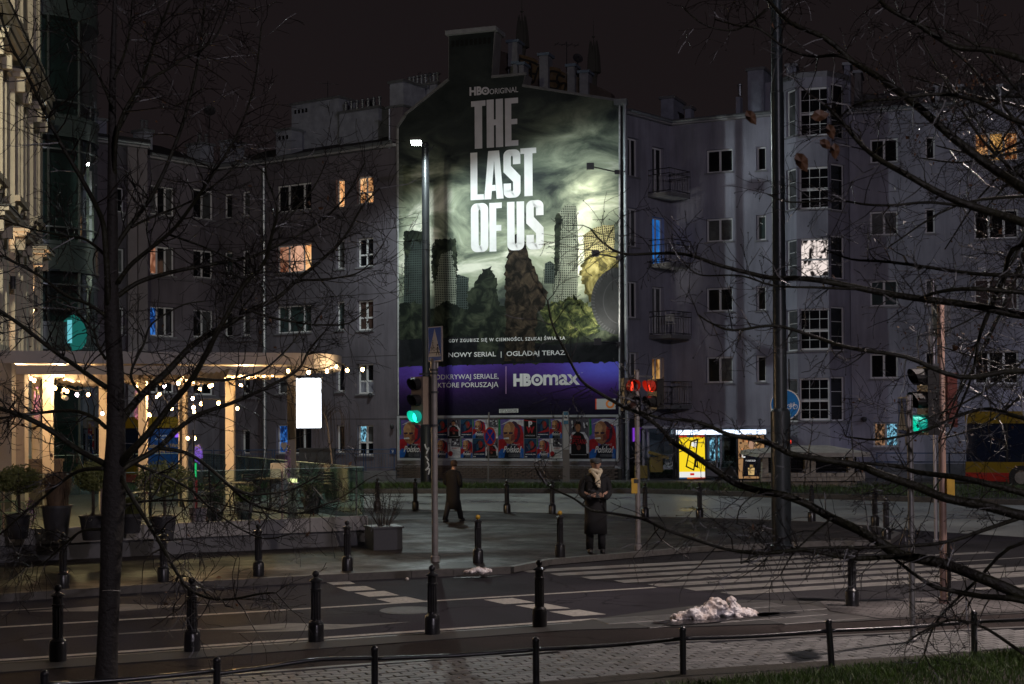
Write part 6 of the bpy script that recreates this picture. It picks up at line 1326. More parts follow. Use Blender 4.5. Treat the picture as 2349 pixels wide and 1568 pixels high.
# traffic lights
lens_off = mat('lens_dark', (.03, .015, .012), .15); greenE = emat('signal_green', (.02, .95, .62), 3.2); redE = emat('signal_red', (1.0, .05, .02), 2.4); greenR = mat('green_lit_visor', (.01, .35, .28), .4, emit=(0, .8, .6), es=.22)  # visors of lit lamps: lamp glow put into their colour
redR = mat('red_lit_visor', (.25, .02, .01), .4, emit=(1, .04, .01), es=.10)
def signal(head, pos, ang, n, lit, cm, name='signal_head', hh=.30, w=.28, fig=None, parent=None):
    """signal head with n lamps; faces along angle ang (world z-rotation, 0 = towards -y)"""
    Q = Matrix.Translation(pos) @ Matrix.Rotation(ang, 4, 'Z'); W_ = lambda x, y, z: Q @ Vector((x, y, z)); M3 = Matrix.Rotation(ang, 3, 'Z')
    H = hh * n
    mb = MB(); mb.box(W_(0, .07, -H / 2), (w, .18, H - .01), M3); mb.box(W_(0, .17, -H / 2), (w * .8, .03, H * .95), M3)
    hd = mb.build(name, cm, parent)
    for k in range(n):
        z = -hh * (k + .5); r = hh * .36; m = 14
        mb = MB(); V = [W_(r * math.cos(2 * math.pi * i / m), -.028, z + r * math.sin(2 * math.pi * i / m)) for i in range(m)]; mb.poly(V)
        on = lit.get(k)
        if fig and on: 
            mb.build('lens', MATS['lens_dark'], hd, fixn=False); mb = MB()
            for (bx, bz, bw, bh) in ((0, .075, .035, .035), (0, .01, .05, .085), (-.016, -.06, .02, .07), (.016, -.06, .02, .07)): mb.box(W_(bx, -.032, z + bz * 1.0), (bw, .004, bh), M3)
            mb.build('lit_figure', redE, hd)
        else:
            mb.build('lens', {'g': greenE, 'r': redE}.get(on, lens_off), hd, fixn=False)
        mb = MB(); L_ = .20     # visor: open tube cut at the bottom
        for i in range(m - 2):
            a0 = R(-60) + (R(300)) * i / (m - 2); a1 = R(-60) + R(300) * (i + 1) / (m - 2)
            def dep(a): return -.03 - L_ * (.45 + .55 * max(0, math.sin(a) * .5 + .5))
            mb.add([W_(r * 1.08 * math.cos(a0), -.02, z + r * 1.08 * math.sin(a0)), W_(r * 1.08 * math.cos(a1), -.02, z + r * 1.08 * math.sin(a1)), W_(r * 1.02 * math.cos(a1), dep(a1), z + r * 1.02 * math.sin(a1)), W_(r * 1.02 * math.cos(a0), dep(a0), z + r * 1.02 * math.sin(a0))], [(0, 1, 2, 3)])
        mb.build('visor', {'g': greenR, 'r': redR}.get(on, MATS['visor_black']), hd, smooth=True, fixn=False)
    return hd
mat('visor_black', (.010, .010, .011), .35); hd_tan = mat('signal_housing_tan', (.20, .155, .12), .5, var=.1); hd_blk = mat('signal_housing_black', (.012, .012, .013), .4)
def pole_thing(x, yb, ytop, r, z0, m, label, name='signal_pole', cat='traffic light', dx=0):
    p = gnd(x, yb, z0); t = thing(name, label, cat, p); tp_ = at(x + dx, ytop, p.y); tp_ = Vector((p.x, p.y, tp_.z)); mb = MB(); mb.tube([p, tp_], r, 16); mb.build('pole', m, t, smooth='auto')
    mb = MB(); mb.lathe([(r * 1.02, 0), (r * 1.4, .004), (r * 1.4, .1), (r * 1.02, .12)], 16, p); mb.build('base_collar', m, t, smooth='auto'); return t, p, tp_
t, p, tp_ = pole_thing(998, 1288, 822, .061, ZI, pole_pink, 'signal pole with a three-lamp head showing green in front of the painted wall')
Y = p.y; hp = at(958, 863, Y); signal(None, hp, R(-38), 3, {2: 'g'}, hd_tan, hh=.305, w=.30, parent=t)
mb = MB(); bk_ = at(972, 863, Y + .16); mb.box(at(976, 918, Y + .2), (.20, .16, .92), Matrix.Rotation(R(-38), 3, 'Z')); mb.build('back_box', hd_blk, t)
mb = MB(); mb.bar(at(962, 858, Y), at(998, 855, Y), .05, .035); mb.build('bracket', hd_blk, t); mb = MB(); mb.bar(at(975, 975, Y), at(998, 978, Y), .05, .05); mb.build('bracket', hd_blk, t)
for yq in (848, 856, 899, 975): mb = MB(); q = at(998, yq, Y); q.x, q.y = p.x, p.y; mb.lathe([(.076, -.02), (.082, -.018), (.082, .018), (.076, .02)], 14, q); mb.build('clamp', MATS['dark_metal'], t)
# crossing sign (on its own thin pipe above the signal pole)
def sign_white(): return mat('sign_white', (.62, .62, .60), .45)
sgb = mat('sign_blue', (.02, .11, .48), .4); sign_white(); sblk = mat('sign_black', (.012, .012, .014), .5); sgrey = mat('sign_back_grey', (.30, .26, .23), .45, .3)
def flat(W_, pts, mt_, parent, name, n):
    mb = MB(); mb.poly([W_(a, -n, b) for a, b in pts]); return mb.build(name, mt_, parent, fixn=False)
def person_glyph(W_, parent, x, z, s_, mt_, n, stride=.22):
    c = [(x + .10 * s_ * math.cos(a * .7854), z + .86 * s_ + .10 * s_ * math.sin(a * .7854)) for a in range(8)]; flat(W_, c, mt_, parent, 'symbol', n)
    for P in ([(-.07, .72), (.07, .72), (.06, .40), (-.06, .40)], [(-.05, .42), (.05, .42), (-stride + .06, 0), (-stride - .03, 0)], [(-.04, .42), (.06, .42), (stride + .04, 0), (stride - .05, 0)], [(.03, .72), (.08, .68), (.24, .45), (.19, .42)], [(-.03, .72), (-.08, .68), (-.22, .46), (-.17, .42)]):
        flat(W_, [(x + a * s_, z + b * s_) for a, b in P], mt_, parent, 'symbol', n)
def bike_glyph(W_, parent, x, z, s_, mt_, n):
    for cx in (-.26, .26):
        for k in range(14):
            a0, a1 = 2 * math.pi * k / 14, 2 * math.pi * (k + 1) / 14; flat(W_, [(x + s_ * (cx + r * math.cos(a)), z + s_ * (.2 + r * math.sin(a))) for r, a in ((.2, a0), (.2, a1), (.155, a1), (.155, a0))], mt_, parent, 'symbol', n)
    for a, b in (((-.26, .2), (-.10, .42)), ((-.10, .42), (.17, .42)), ((.17, .42), (-.02, .2)), ((-.02, .2), (-.26, .2)), ((-.02, .2), (-.12, .5)), ((.26, .2), (.15, .52)), ((-.18, .5), (-.06, .5)), ((.10, .53), (.22, .53))):
        d = Vector((b[0] - a[0], b[1] - a[1])); q = Vector((-d.y, d.x)).normalized() * .018; flat(W_, [(x + s_ * (a[0] + q.x), z + s_ * (a[1] + q.y)), (x + s_ * (b[0] + q.x), z + s_ * (b[1] + q.y)), (x + s_ * (b[0] - q.x), z + s_ * (b[1] - q.y)), (x + s_ * (a[0] - q.x), z + s_ * (a[1] - q.y))], mt_, parent, 'symbol', n)
def crossing_sign(c, ang, w, h, label, bike=True):
    t = thing('crossing_sign', label, 'road sign', c); Q = Matrix.Translation(c) @ Matrix.Rotation(ang, 4, 'Z'); W_ = lambda x, y, z: Q @ Vector((x, y, z)); M3 = Matrix.Rotation(ang, 3, 'Z')
    mb = MB(); mb.box(W_(0, .012, h / 2), (w, .02, h), M3); pl_ = mb.build('plate', MATS['sign_back_grey'], t)
    flat(W_, [(-w / 2 + .004, .004), (w / 2 - .004, .004), (w / 2 - .004, h - .004), (-w / 2 + .004, h - .004)], MATS['sign_white'], pl_, 'border', .003)
    flat(W_, [(-w / 2 + .02, .02), (w / 2 - .02, .02), (w / 2 - .02, h - .02), (-w / 2 + .02, h - .02)], sgb, pl_, 'field', .005)
    flat(W_, [(-w * .44, h * .14), (w * .44, h * .14), (0, h * .94)], MATS['sign_white'], pl_, 'triangle', .007)
    flat(W_, [(-w * .42, h * .245), (w * .42, h * .245), (w * .40, h * .265), (-w * .40, h * .265)], sblk, pl_, 'symbol', .010)
    if bike: bike_glyph(W_, pl_, -w * .14, h * .30, w * .42, sblk, .011); person_glyph(W_, pl_, -w * .12, h * .44, w * .28, sblk, .012, .1); person_glyph(W_, pl_, w * .22, h * .17, w * .52, sblk, .012)
    else: person_glyph(W_, pl_, 0, h * .2, w * .8, sblk, .012)
    mb = MB(); mb.tube([W_(0.0, .05, -.12 - (.0)), W_(0, .05, h * .96)], .022, 8); mb.build('bracket_pipe', steel, t); return t
c = at(998, 829, Y - .08); s1 = crossing_sign(c, R(-50), .44, .665, 'blue sign with bicycle and walker in a white triangle atop the left signal pole')
# dark sign with direction plate behind the head
mb = MB(); mb.box(at(989, 919, Y + 1.5), (.11, .02, .38)); sp_ = single('direction_plate', mb, emat('blue_plate_glow', (.01, .10, .62), .8), 'small bright blue arrow plate behind the left signal head', 'sign', at(989, 919, Y + 1.5))
mb = MB(); c = at(990, 924, Y + 1.48); mb.box(c, (.05, .004, .012)); mb.box(c + Vector((0, 0, .03)), (.012, .004, .09)); mb.bar(c + Vector((-.03, 0, .0)), c + Vector((0, 0, -.03)), .01, .004); mb.bar(c + Vector((.03, 0, .0)), c + Vector((0, 0, -.03)), .01, .004); o = mb.build('arrow_symbol', MATS['white_print'], sp_, world=False); o.data.transform(Matrix.Translation(-at(989, 919, Y + 1.5)))
# right signal pole with red pedestrian heads
t, p, tp_ = pole_thing(1464, 1262, 848, .052, ZI, pole_pink, 'signal pole with two heads showing red at the right edge of the painted wall'); Y = p.y
signal(None, at(1448, 866, Y - .06), R(22), 2, {0: 'r'}, hd_blk, hh=.335, w=.33, fig=True, parent=t); signal(None, at(1498, 868, Y + .1), R(-58), 2, {0: 'r'}, hd_blk, hh=.315, w=.30, parent=t)
mb = MB(); mb.box(at(1455, 1114, Y - .09), (.12, .10, .30)); mb.build('push_button_box', yb_, t); mb = MB(); mb.box(at(1459, 1103, Y - .09), (.10, .11, .08)); mb.build('button_cover', hd_blk, t)
mb = MB(); mb.bar(at(1448, 862, Y), at(1498, 864, Y), .04); mb.build('bracket', hd_blk, t); mb = MB(); mb.bar(at(1448, 942, Y), at(1498, 944, Y), .04); mb.build('bracket', hd_blk, t)
# near right signal
t, p, tp_ = pole_thing(2165, 1385, 690, .052, ZP, mat('pole_rust_pink', (.33, .22, .18), .4, .2, var=.2, vs=5), 'thick signal pole with green lamp and dark heads behind the right branches'); Y = p.y
signal(None, at(2118, 838, Y), R(-75), 3, {2: 'g'}, hd_blk, hh=.34, w=.30, parent=t)
hdb = mat('signal_back_maroon', (.06, .018, .016), .45); mb = MB(); mb.box(at(2172, 917, Y + .15), (.20, .22, .80), Matrix.Rotation(R(30), 3, 'Z')); mb.build('rear_head', hdb, t); mb = MB(); mb.box(at(2160, 728, Y + .1), (.2, .2, .55)); mb.build('upper_head', hd_blk, t)
mb = MB(); mb.bar(at(2104, 977, Y), at(2186, 975, Y), .07, .05); mb.build('bracket', hd_blk, t); mb = MB(); mb.bar(at(2110, 838, Y), at(2165, 836, Y), .06, .04); mb.build('bracket', hd_blk, t)
mb = MB(); mb.box(at(2178, 1118, Y - .05), (.11, .14, .34)); mb.build('push_button_box', yb_, t); mb = MB(); mb.tube([at(2176, 1245, Y - .1), at(2178, 1378, Y - .1)], .03, 8); mb.build('cable_duct', hd_blk, t)
t, p, tp_ = pole_thing(2147, 1248, 640, .040, ZI - .12, mat('pole_silver', (.42, .40, .42), .3, .7), 'slim silver sign pole just left of the thick signal pole', name='sign_pole', cat='pole')
# round sign seen nearly edge-on
def disc_sign(c, ang, r, face, label, back=None):
    t = thing('round_sign', label, 'road sign', c); Q = Matrix.Translation(c) @ Matrix.Rotation(ang, 4, 'Z'); W_ = lambda x, y, z: Q @ Vector((x, y, z)); n = 28
    V = [(r * math.cos(2 * math.pi * i / n), r * math.sin(2 * math.pi * i / n)) for i in range(n)]
    mb = MB(); mb.prism([W_(a, .0, b) for a, b in V], W_(0, .025, 0) - W_(0, 0, 0)); pl_ = mb.build('plate', back or MATS['sign_back_grey'], t)
    flat(W_, [(a * .98, b * .98) for a, b in V], MATS['sign_white'] if face != 'stop' else mat('sign_red', (.45, .02, .015), .4), pl_, 'border', .002)
    return t, pl_, W_, V
disc_sign(at(2136, 771, p.y - .05), R(68), .33, 'x', 'round sign seen from its brownish back above the right signal', sgrey)
t, pl_, W_, V = disc_sign(at(1811, 858, 31.4), R(80), .34, 'x', 'round dark sign seen edge-on on the tall mast', hd_blk)
t, pl_, W_, V = disc_sign(at(1801, 928, 31.15), R(-28), .34, 'x', 'round blue sign of an adult with child and a bicycle on the tall mast')
flat(W_, [(a * .93, b * .93) for a, b in V], mat('sign_bright_blue', (.015, .13, .36), .35), pl_, 'field', .004)
flat(W_, [(-.012, -.31), (.012, -.31), (.012, .31), (-.012, .31)], MATS['sign_white'], pl_, 'divider', .006)
person_glyph(W_, pl_, -.19, -.13, .30, MATS['sign_white'], .008, .12); person_glyph(W_, pl_, -.075, -.12, .19, MATS['sign_white'], .008, .12); bike_glyph(W_, pl_, .16, -.10, .27, MATS['sign_white'], .008)
flat(W_, [(.02, -.27), (.12, -.25), (.13, -.20), (.03, -.22)], mat('sticker_cyan', (.2, .5, .5), .5), pl_, 'sticker', .008)
# blue crossing sign seen at a steep angle, on its own leaning pole
p = gnd(2094, 1470, ZP); t = thing('sign_pole', 'thin grey pole carrying the narrow blue crossing sign at right', 'pole', p); mb = MB(); mb.tube([p, at(2086, 905, p.y)], .037, 12); mb.build('pole', steel, t, smooth='auto'); mb = MB(); mb.lathe([(.04, 0), (.06, .004), (.06, .03), (.04, .05)], 12, p); mb.build('base_collar', steel, t)
crossing_sign(at(2071, 998, p.y - .02), R(-92), .47, .47, 'steeply angled blue walker sign behind the right branches', bike=False)
# tall mast
p = gnd(1793, 1262, ZI * 0 + .02); MSTB = p
t = thing('street_lamp', 'tall dark mast with a thicker lower half rising out of the picture', 'street lamp', p); Y = p.y; zs_ = at(1793, 945, Y).z
mb = MB(); mb.lathe([(.24, 0), (.24, .1), (.205, .14), (.205, zs_), (.15, zs_ + .06)], 24, p); mb.build('lower_shaft', mast_m, t, smooth='auto')
mb = MB(); mb.tube([p + Vector((0, 0, zs_)), p + Vector((0, 0, 6.5)), p + Vector((0, 0, 9.6)), p + Vector((0, 0, 9.62)), p + Vector((0, 0, 14))], [.145, .135, .135, .12, .11], 20); mb.build('upper_shaft', mast_m, t, smooth='auto')
mb = MB(); q = p + Vector((0, 0, 14)); mb.bar(q, q + Vector((-.5, -2.2, .3)), .07); mb.bar(q, q + Vector((.5, 2.2, .3)), .07); mb.build('arm', mast_m, t)
MH = [q + Vector((-.55, -2.4, .27)), q + Vector((.55, 2.4, .27))]
for h in MH: mb = MB(); mb.box(h, (.28, .7, .1)); lh = mb.build('lamp_head', MATS['dark_metal'], t); mb = MB(); mb.box(h - Vector((0, 0, .06)), (.2, .5, .015)); mb.build('lens', emat('lamp_lens', (.9, .95, 1.0), 8), lh)
tag = [(1780, 998), (1785, 1018), (1777, 1030), (1788, 1042), (1780, 1052)]
# bus stop post
p = gnd(1299, 1104, .15); t = thing('bus_stop_post', 'pale bus stop post with a blue bus symbol before the poster board', 'bus stop sign', p); ht = at(1299, 946, p.y).z
mb = MB(); mb.box(p + Vector((0, 0, ht / 2 - .08)), (.27, .10, ht - .15)); mb.build('column', mat('stop_bronze', (.16, .145, .12), .45), t)
mb = MB(); mb.box(p + Vector((0, -.055, ht - .88)), (.22, .01, 1.55)); fc_ = mb.build('timetable', mat('timetable_grey', (.40, .40, .38), .5), t)
mb = MB(); mb.box(p + Vector((0, -.065, ht - .37)), (.19, .01, .50)); pl_ = mb.build('symbol_plate', mat('stop_teal', (.02, .16, .25), .4), t); mb = MB(); mb.box(p + Vector((0, -.072, ht - .36)), (.16, .006, .22)); mb.build('white_field', MATS['sign_white'], pl_); mb = MB(); mb.box(p + Vector((0, -.077, ht - .35)), (.11, .004, .055)); mb.box(p + Vector((-.03, -.077, ht - .385)), (.02, .004, .02)); mb.box(p + Vector((.03, -.077, ht - .385)), (.02, .004, .02)); mb.build('bus_symbol', sblk, pl_)
# no stopping sign
p = gnd(1120, 1105, .15); t = thing('no_stopping_sign', 'round red-rimmed blue no stopping sign in front of the poster board', 'road sign', p); mb = MB(); mb.tube([p, at(1121.5, 945, p.y)], .03, 8); mb.build('pole', steel, t)
c = at(1124, 1001, p.y - .08); r = .385; V = [(math.cos(2 * math.pi * i / 30), math.sin(2 * math.pi * i / 30)) for i in range(30)]; W_ = lambda a, n, b: c + Vector((a * .62, n, b)); Wd = lambda a, n, b: c + Vector((a * .62, n + a * .4, b))
mb = MB(); mb.prism([Wd(a * r, 0, b * r) for a, b in V], (0, .02, 0)); pl_ = mb.build('plate', mat('no_stop_red', (.55, .05, .02), .4), t)
flat(Wd, [(a * r * .80, b * r * .80) for a, b in V], mat('no_stop_blue', (.015, .05, .38), .4), pl_, 'field', .004)
for sg in (1, -1): flat(Wd, [(-.25, sg * -.21), (-.21, sg * -.25), (.25, sg * .21), (.21, sg * .25)], MATS['no_stop_red'], pl_, 'cross_bar', .008 + .002 * sg)
# street lamp before the wall
p = Vector((at(980, 1100, 57.8).x, 57.8, .15)); t = thing('street_lamp', 'lit street lamp on a dark graffitied pole in front of the painted wall', 'street lamp', p); tpz = at(978, 338, 57.8)
gm_ = mat('lamp_pole_grey', (.022, .024, .027), .4, .3, var=.3, vs=2)
top_ = Vector((tpz.x, 57.8, tpz.z)); mb = MB(); zc = at(980, 985, 57.8).z
mb.lathe([(.27, 0), (.27, zc), (.22, zc + .08), (.19, zc + .1), (.17, 5), (.15, top_.z), (.1, top_.z + .05)], 20, (p.x, p.y, p.z)); mb.build('pole', gm_, t, smooth='auto')
hd_ = at(955, 328, 55.6); mb = MB(); mb.bar(top_, hd_ + Vector((.05, .2, .1)), .07); mb.bar(top_ + Vector((0, 0, -.3)), top_ + Vector((.3, .1, .1)), .04); mb.build('arm', gm_, t)
mb = MB(); mb.box(hd_ + Vector((0, 0, .10)), (.42, .75, .12)); mb.build('lamp_head', gm_, t); mb = MB(); mb.box(hd_, (.36, .62, .06)); mb.build('lens', emat('hot_lens', (.93, 1.0, .93), 90), t)
mb = MB()
for s_ in ([(974, 1018), (979, 1030), (984, 1026), (978, 1040)], [(976, 1046), (983, 1056)], [(980, 1058), (984, 1068), (976, 1078), (985, 1074), (983, 1088)]):
    P3 = smoothpts([at(x, y, 57.8 - .28) for x, y in s_], 4)
    for a, b in zip(P3[:-1], P3[1:]): mb.bar(a, b, .02, .05)
mb.build('graffiti_tag', MATS['white_print'], t)

# ---------------------------------------------------------------- bus shelter with lit poster cases
SY = 58.6
t = thing('bus_shelter', 'glass bus shelter with a glowing white roof beam and two lit poster cases', 'bus shelter', at(1630, 1105, SY)); shm = mat('shelter_steel', (.13, .14, .16), .35, .6)
X = lambda x: at(x, 1000, SY).x; Zs = lambda y: at(1650, y, SY).z
x0, x1 = X(1470), X(1800)
mb = MB(); mb.box(((x0 + x1) / 2, SY + .3, Zs(979)), (x1 - x0, 1.5, .07)); mb.build('roof', glassmat('shelter_roof', (.4, .45, .5), .15), t)
mb = MB(); mb.box(((x0 + x1) / 2, SY - .48, Zs(978)), (x1 - x0, .08, .10)); mb.build('gutter_beam', shm, t)
for a, b in ((1549, 1657), (1658.5, 1753)): mb = MB(); mb.box(((X(a) + X(b)) / 2, SY - .35, Zs(990.5)), (X(b) - X(a), .14, .19)); mb.build('light_beam', emat('shelter_tube', (.72, .82, 1.0), 2.2), t)
for x in (1474, 1490, 1549, 1648, 1658, 1735, 1798): mb = MB(); mb.box((X(x), SY + .6 if x > 1480 else SY - .3, Zs(1043) + .0), (.09, .09, Zs(982) - .15)); mb.build('post', shm, t)
for a, b in ((1492, 1547), (1650, 1733)):
    mb = MB(); mb.box(((X(a) + X(b)) / 2, SY + .62, Zs(1035)), (X(b) - X(a), .012, 1.9)); mb.build('glass_pane', glassmat('shelter_glass', (.75, .85, .85), .05), t)
mb = MB(); mb.box(((X(1492) + X(1545)) / 2, SY + .45, .62), (X(1545) - X(1492), .35, .05)); mb.box((X(1655) + .6, SY + .45, .62), (1.3, .35, .05)); mb.build('bench', shm, t)
mb = MB(); mb.box(((X(1549) + X(1735)) / 2, SY + .1, .45), (X(1735) - X(1549), .08, .30)); mb.build('lower_panel', mat('shelter_panel', (.12, .125, .14), .4), t)
def case(xa, xb, lab, kind):
    c = thing('poster_case', lab, 'poster case', (X((xa + xb) / 2), SY - .25, .15)); yy = SY - .28
    A, B = X(xa), X(xb); zt, zb = Zs(995), Zs(1097); mb = MB(); mb.box(((A + B) / 2, yy + .1, (zt + zb) / 2), (B - A + .14, .16, zt - zb + .1)); mb.build('case', sblk, c)
    mb = MB(); mb.box(((A + B) / 2, yy + .1, (zb + .15) / 2 - .03), (B - A, .1, zb - .22)); mb.build('foot', shm, c)
    q = lambda a, b, n=.002: (A + (B - A) * a, yy + .016 - n, zb + (zt - zb) * b)
    def sh(pts, m_, n, par=None, nm='print'): mb = MB(); mb.poly([q(a, b, n) for a, b in pts]); return mb.build(nm, m_, par, fixn=False)
    def txt(body, a0, b0, a1, b1, m_, n, par, bold=0): g, fs = textgeo(body, bold); mb = MB(); mb.add([q(a0 + (a1 - a0) * u, b0 + (b1 - b0) * v, n) for u, v in g], fs); mb.build('lettering', m_, par, fixn=False)
    if kind == 'y':
        s_ = sh([(0, 0), (1, 0), (1, .97), (0, .97)], emat('case_yellow', (.95, .68, .02), 1.0), 0, c, 'poster')
        cs_ = ((0, .3, (.55, .03, .01)), (.3, .55, (.02, .05, .12)), (.55, .8, (.6, .12, .01)), (.8, 1, (.55, .03, .01)))
        for k in range(4): emat('case_strip%d' % k, cs_[k][2], .9)
        for k, (a, b, col_) in enumerate(((0, .3, (.55, .03, .01)), (.3, .55, (.02, .05, .12)), (.55, .8, (.6, .12, .01)), (.8, 1, (.55, .03, .01)))): sh([(a, .93), (b, .93), (b, .97), (a, .97)], emat('case_strip%d' % k, col_, .9), .004, s_); sh([(a, 0), (b, 0), (b, .035), (a, .035)], MATS['case_strip%d' % ((k + 1) % 4)], .004, s_)
        sh([(0, .035), (1, .035), (1, .16), (0, .16)], emat('case_pale', (.85, .85, .82), .95), .005, s_); kb_ = emat('case_black', (.004, .004, .004), 1); wb = emat('case_white', (.9, .9, .88), 1)
        fr = [((.46, .84), (.73, .88)), ((.73, .88), (.56, .20)), ((.56, .20), (.27, .28)), ((.27, .28), (.46, .84)), ((.63, .28), (.66, .58)), ((.66, .58), (.72, .26)), ((.72, .26), (.62, .29))]
        sh([(.49, .82), (.70, .85), (.66, .70), (.47, .74)], wb, .006, s_)
        for a, b in fr:
            d = Vector((b[0] - a[0], b[1] - a[1])).normalized(); o_ = Vector((-d.y * .025, d.x * .016)); e_ = d * .014; sh([(a[0] - e_.x + o_.x, a[1] - e_.y + o_.y), (b[0] + e_.x + o_.x, b[1] + e_.y + o_.y), (b[0] + e_.x - o_.x, b[1] + e_.y - o_.y), (a[0] - e_.x - o_.x, a[1] - e_.y - o_.y)], kb_, .009, s_)
        sh([(.42, .08), (.58, .08), (.58, .13), (.42, .13)], emat('case_red', (.6, .02, .02), 1), .008, s_)
    else:
        s_ = sh([(0, 0), (1, 0), (1, .97), (0, .97)], emat('case_amber', (.40, .22, .10), .8), 0, c, 'poster'); E = lambda n_, c_: emat('case_' + n_, c_, .9); rg = random.Random(5)
        for k in range(26):
            a, b = rg.uniform(.02, .9), rg.uniform(.35, .93); w, h = rg.uniform(.05, .16), rg.uniform(.02, .09); sh([(a, b), (min(1, a + w), b), (min(1, a + w), b + h), (a, b + h)], rg.choice([E('glow1', (1.0, .78, .42)), E('glow2', (.10, .03, .01)), E('glow3', (.6, .25, .1)), E('glow4', (.02, .01, .01))]), .003 + k * .0004, s_)
        sh([(.14, .05), (.86, .05), (.82, .55), (.68, .66), (.35, .66), (.2, .58)], E('suit', (.006, .006, .009)), .018, s_); sh([(.44, .66), (.60, .66), (.52, .48)], E('skin2', (.36, .20, .13)), .020, s_)
        sh([(.52 + .13 * math.cos(k * .45), .77 + .105 * math.sin(k * .45)) for k in range(14)], E('skin', (.42, .25, .17)), .021, s_); sh([(.36, .70), (.38, .90), (.52, .95), (.66, .90), (.68, .72), (.61, .84), (.52, .87), (.43, .84)], E('hair', (.02, .012, .008)), .023, s_)
        txt('L', .13, .47, .26, .62, E('wht', (.9, .9, .9)), .026, s_, .03); txt('LIBRE', .30, .50, .84, .60, E('wht', (.9, .9, .9)), .026, s_, .01) if False else None; txt('YVES SAINT LAURENT', .27, .38, .70, .42, E('wht', (.9, .9, .9)), .026, s_)
        sh([(.38, .08), (.60, .08), (.62, .24), (.36, .24)], E('bottle', (.62, .42, .18)), .028, s_); sh([(.43, .25), (.56, .25), (.56, .31), (.43, .31)], E('bottlecap', (.35, .22, .08)), .028, s_)
    txt('ams', .42, 1.0, .58, 1.025, emat('case_logo', (.7, .7, .75), .8), .012, c)
case(1556, 1614.5, 'lit yellow poster case with a black outlined easel frame', 'y'); case(1691, 1750, 'lit poster case with a woman in a black suit above a golden bottle', 'w')
for (x, y, s_) in ((1510, 1072, 20), (1690, 1070, 26)):
    c = at(x, y, 60.5); mb = MB(); leafcloud(mb, c, 1.2, .4, .55, 700, .10, rq_); single('hedge', mb, MATS['dark_foliage'], 'dark hedge seen through the %s' % ('left end of the shelter' if x < 1600 else 'glass between the poster cases'), 'hedge', (c.x, c.y, .15))
c = at(1810, 1013, 57); mb = MB(); mb.box(c, (.16, .05, .14)); single('departure_display', mb, emat('led_red', (1, .05, .02), 1.6), 'small red lit display beside the tall mast', 'display', c)
mb = MB(); c = at(1505, 1065, 57.5)
mb.box(c, (.5, .4, .6)); mb.box(c + Vector((.1, -.02, .38)), (.8, .5, .12), Matrix.Rotation(.3, 3, 'Y')); mb.box(c + Vector((-.6, .2, -.3)), (.5, .4, .5)); single('grit_bin', mb, mat('bin_yellow', (.20, .15, .01), .5), 'yellow plastic grit bin in the shadow at the left end of the shelter', 'bin', (c.x, c.y, .15))
# ---------------------------------------------------------------- stone kiosk
KY = 52.6; KA, KB = at(1738, 1000, KY), at(1985, 1000, KY)
kt = thing('stone_kiosk', 'low stone pavilion with a thick slab roof and louvred openings on the right', 'kiosk', at(1860, 1131, KY)); stm = mat('rough_stone', (.48, .43, .35), .85, var=.4, vs=5, bump=.8, bs=14); XK = lambda x: at(x, 1000, KY).x; ZK = lambda y: at(1860, y, KY).z
zt1, zt0 = ZK(1031), ZK(1047)
mb = MB(); A, B = XK(1733), XK(1990); mb.add([(A, KY - .5, zt0), (B, KY - .5, zt0), (B, KY + 3.5, zt0), (A, KY + 3.5, zt0), (A + .05, KY - .5, zt1 - .10), (B - .05, KY - .5, zt1 - .10), (B, KY + 3.5, zt1 - .1), (A, KY + 3.5, zt1 - .1), ((A + B) / 2 - .8, KY + .8, zt1 + .14), ((A + B) / 2 + .8, KY + .8, zt1 + .14)], [(0, 1, 5, 4), (1, 2, 6, 5), (3, 0, 4, 7), (0, 3, 2, 1), (4, 5, 9, 8), (5, 6, 9), (7, 4, 8), (6, 7, 8, 9), (2, 3, 7, 6)])
mb.build('roof_slab', mat('slab_concrete', (.46, .43, .37), .8, var=.3, vs=3, bump=.6, bs=10), kt)
def blocks(xa, xb, ya, yb, rows_, bw, n, name='stone_block'):
    A, B, z1, z0 = XK(xa), XK(xb), ZK(ya), ZK(yb); hh = (z1 - z0) / rows_
    mb = MB(); mb.box(((A + B) / 2, KY + n + .25, (z0 + z1) / 2), (B - A - .02, .4, z1 - z0 - .004)); mb.build('core', mat('mortar', (.10, .09, .075), .9), kt)
    for j in range(rows_):
        x = A - (bw / 2 if j % 2 else 0)
        while x < B - .05:
            w = bw * rr.uniform(.75, 1.25); xa_, xb_ = max(x, A), min(x + w - .02, B)
            if xb_ - xa_ > .06: mb = MB(); mb.box(((xa_ + xb_) / 2, KY + n + rr.uniform(-.03, .02), z0 + hh * (j + .5)), (xb_ - xa_, .14, hh - .02)); mb.build(name, stm, kt)
            x += w
blocks(1742, 1978, 1083, 1103, 2, .42, -.28); blocks(1765, 1962, 1104, 1131, 2, .36, .0)
for x in (1752, 1849, 1860, 1948): mb = MB(); mb.box((XK(x), KY - .1, (ZK(1083) + zt0) / 2), (.22, .35, zt0 - ZK(1083))); mb.build('pier', stm, kt)
mb = MB(); mb.box(((A + B) / 2, KY + 1.2, (ZK(1083) + zt0) / 2), (3.4, 2, zt0 - ZK(1083) - .01)); mb.build('core', MATS['pane_dark'], kt)
for j in range(6): mb = MB(); mb.box(((A + B) / 2, KY + .13, ZK(1083) + .06 + j * .085), (3.3, .06, .03), Matrix.Rotation(.5, 3, 'X')); mb.build('louvre', mat('louvre_dark', (.025, .025, .03), .5), kt)

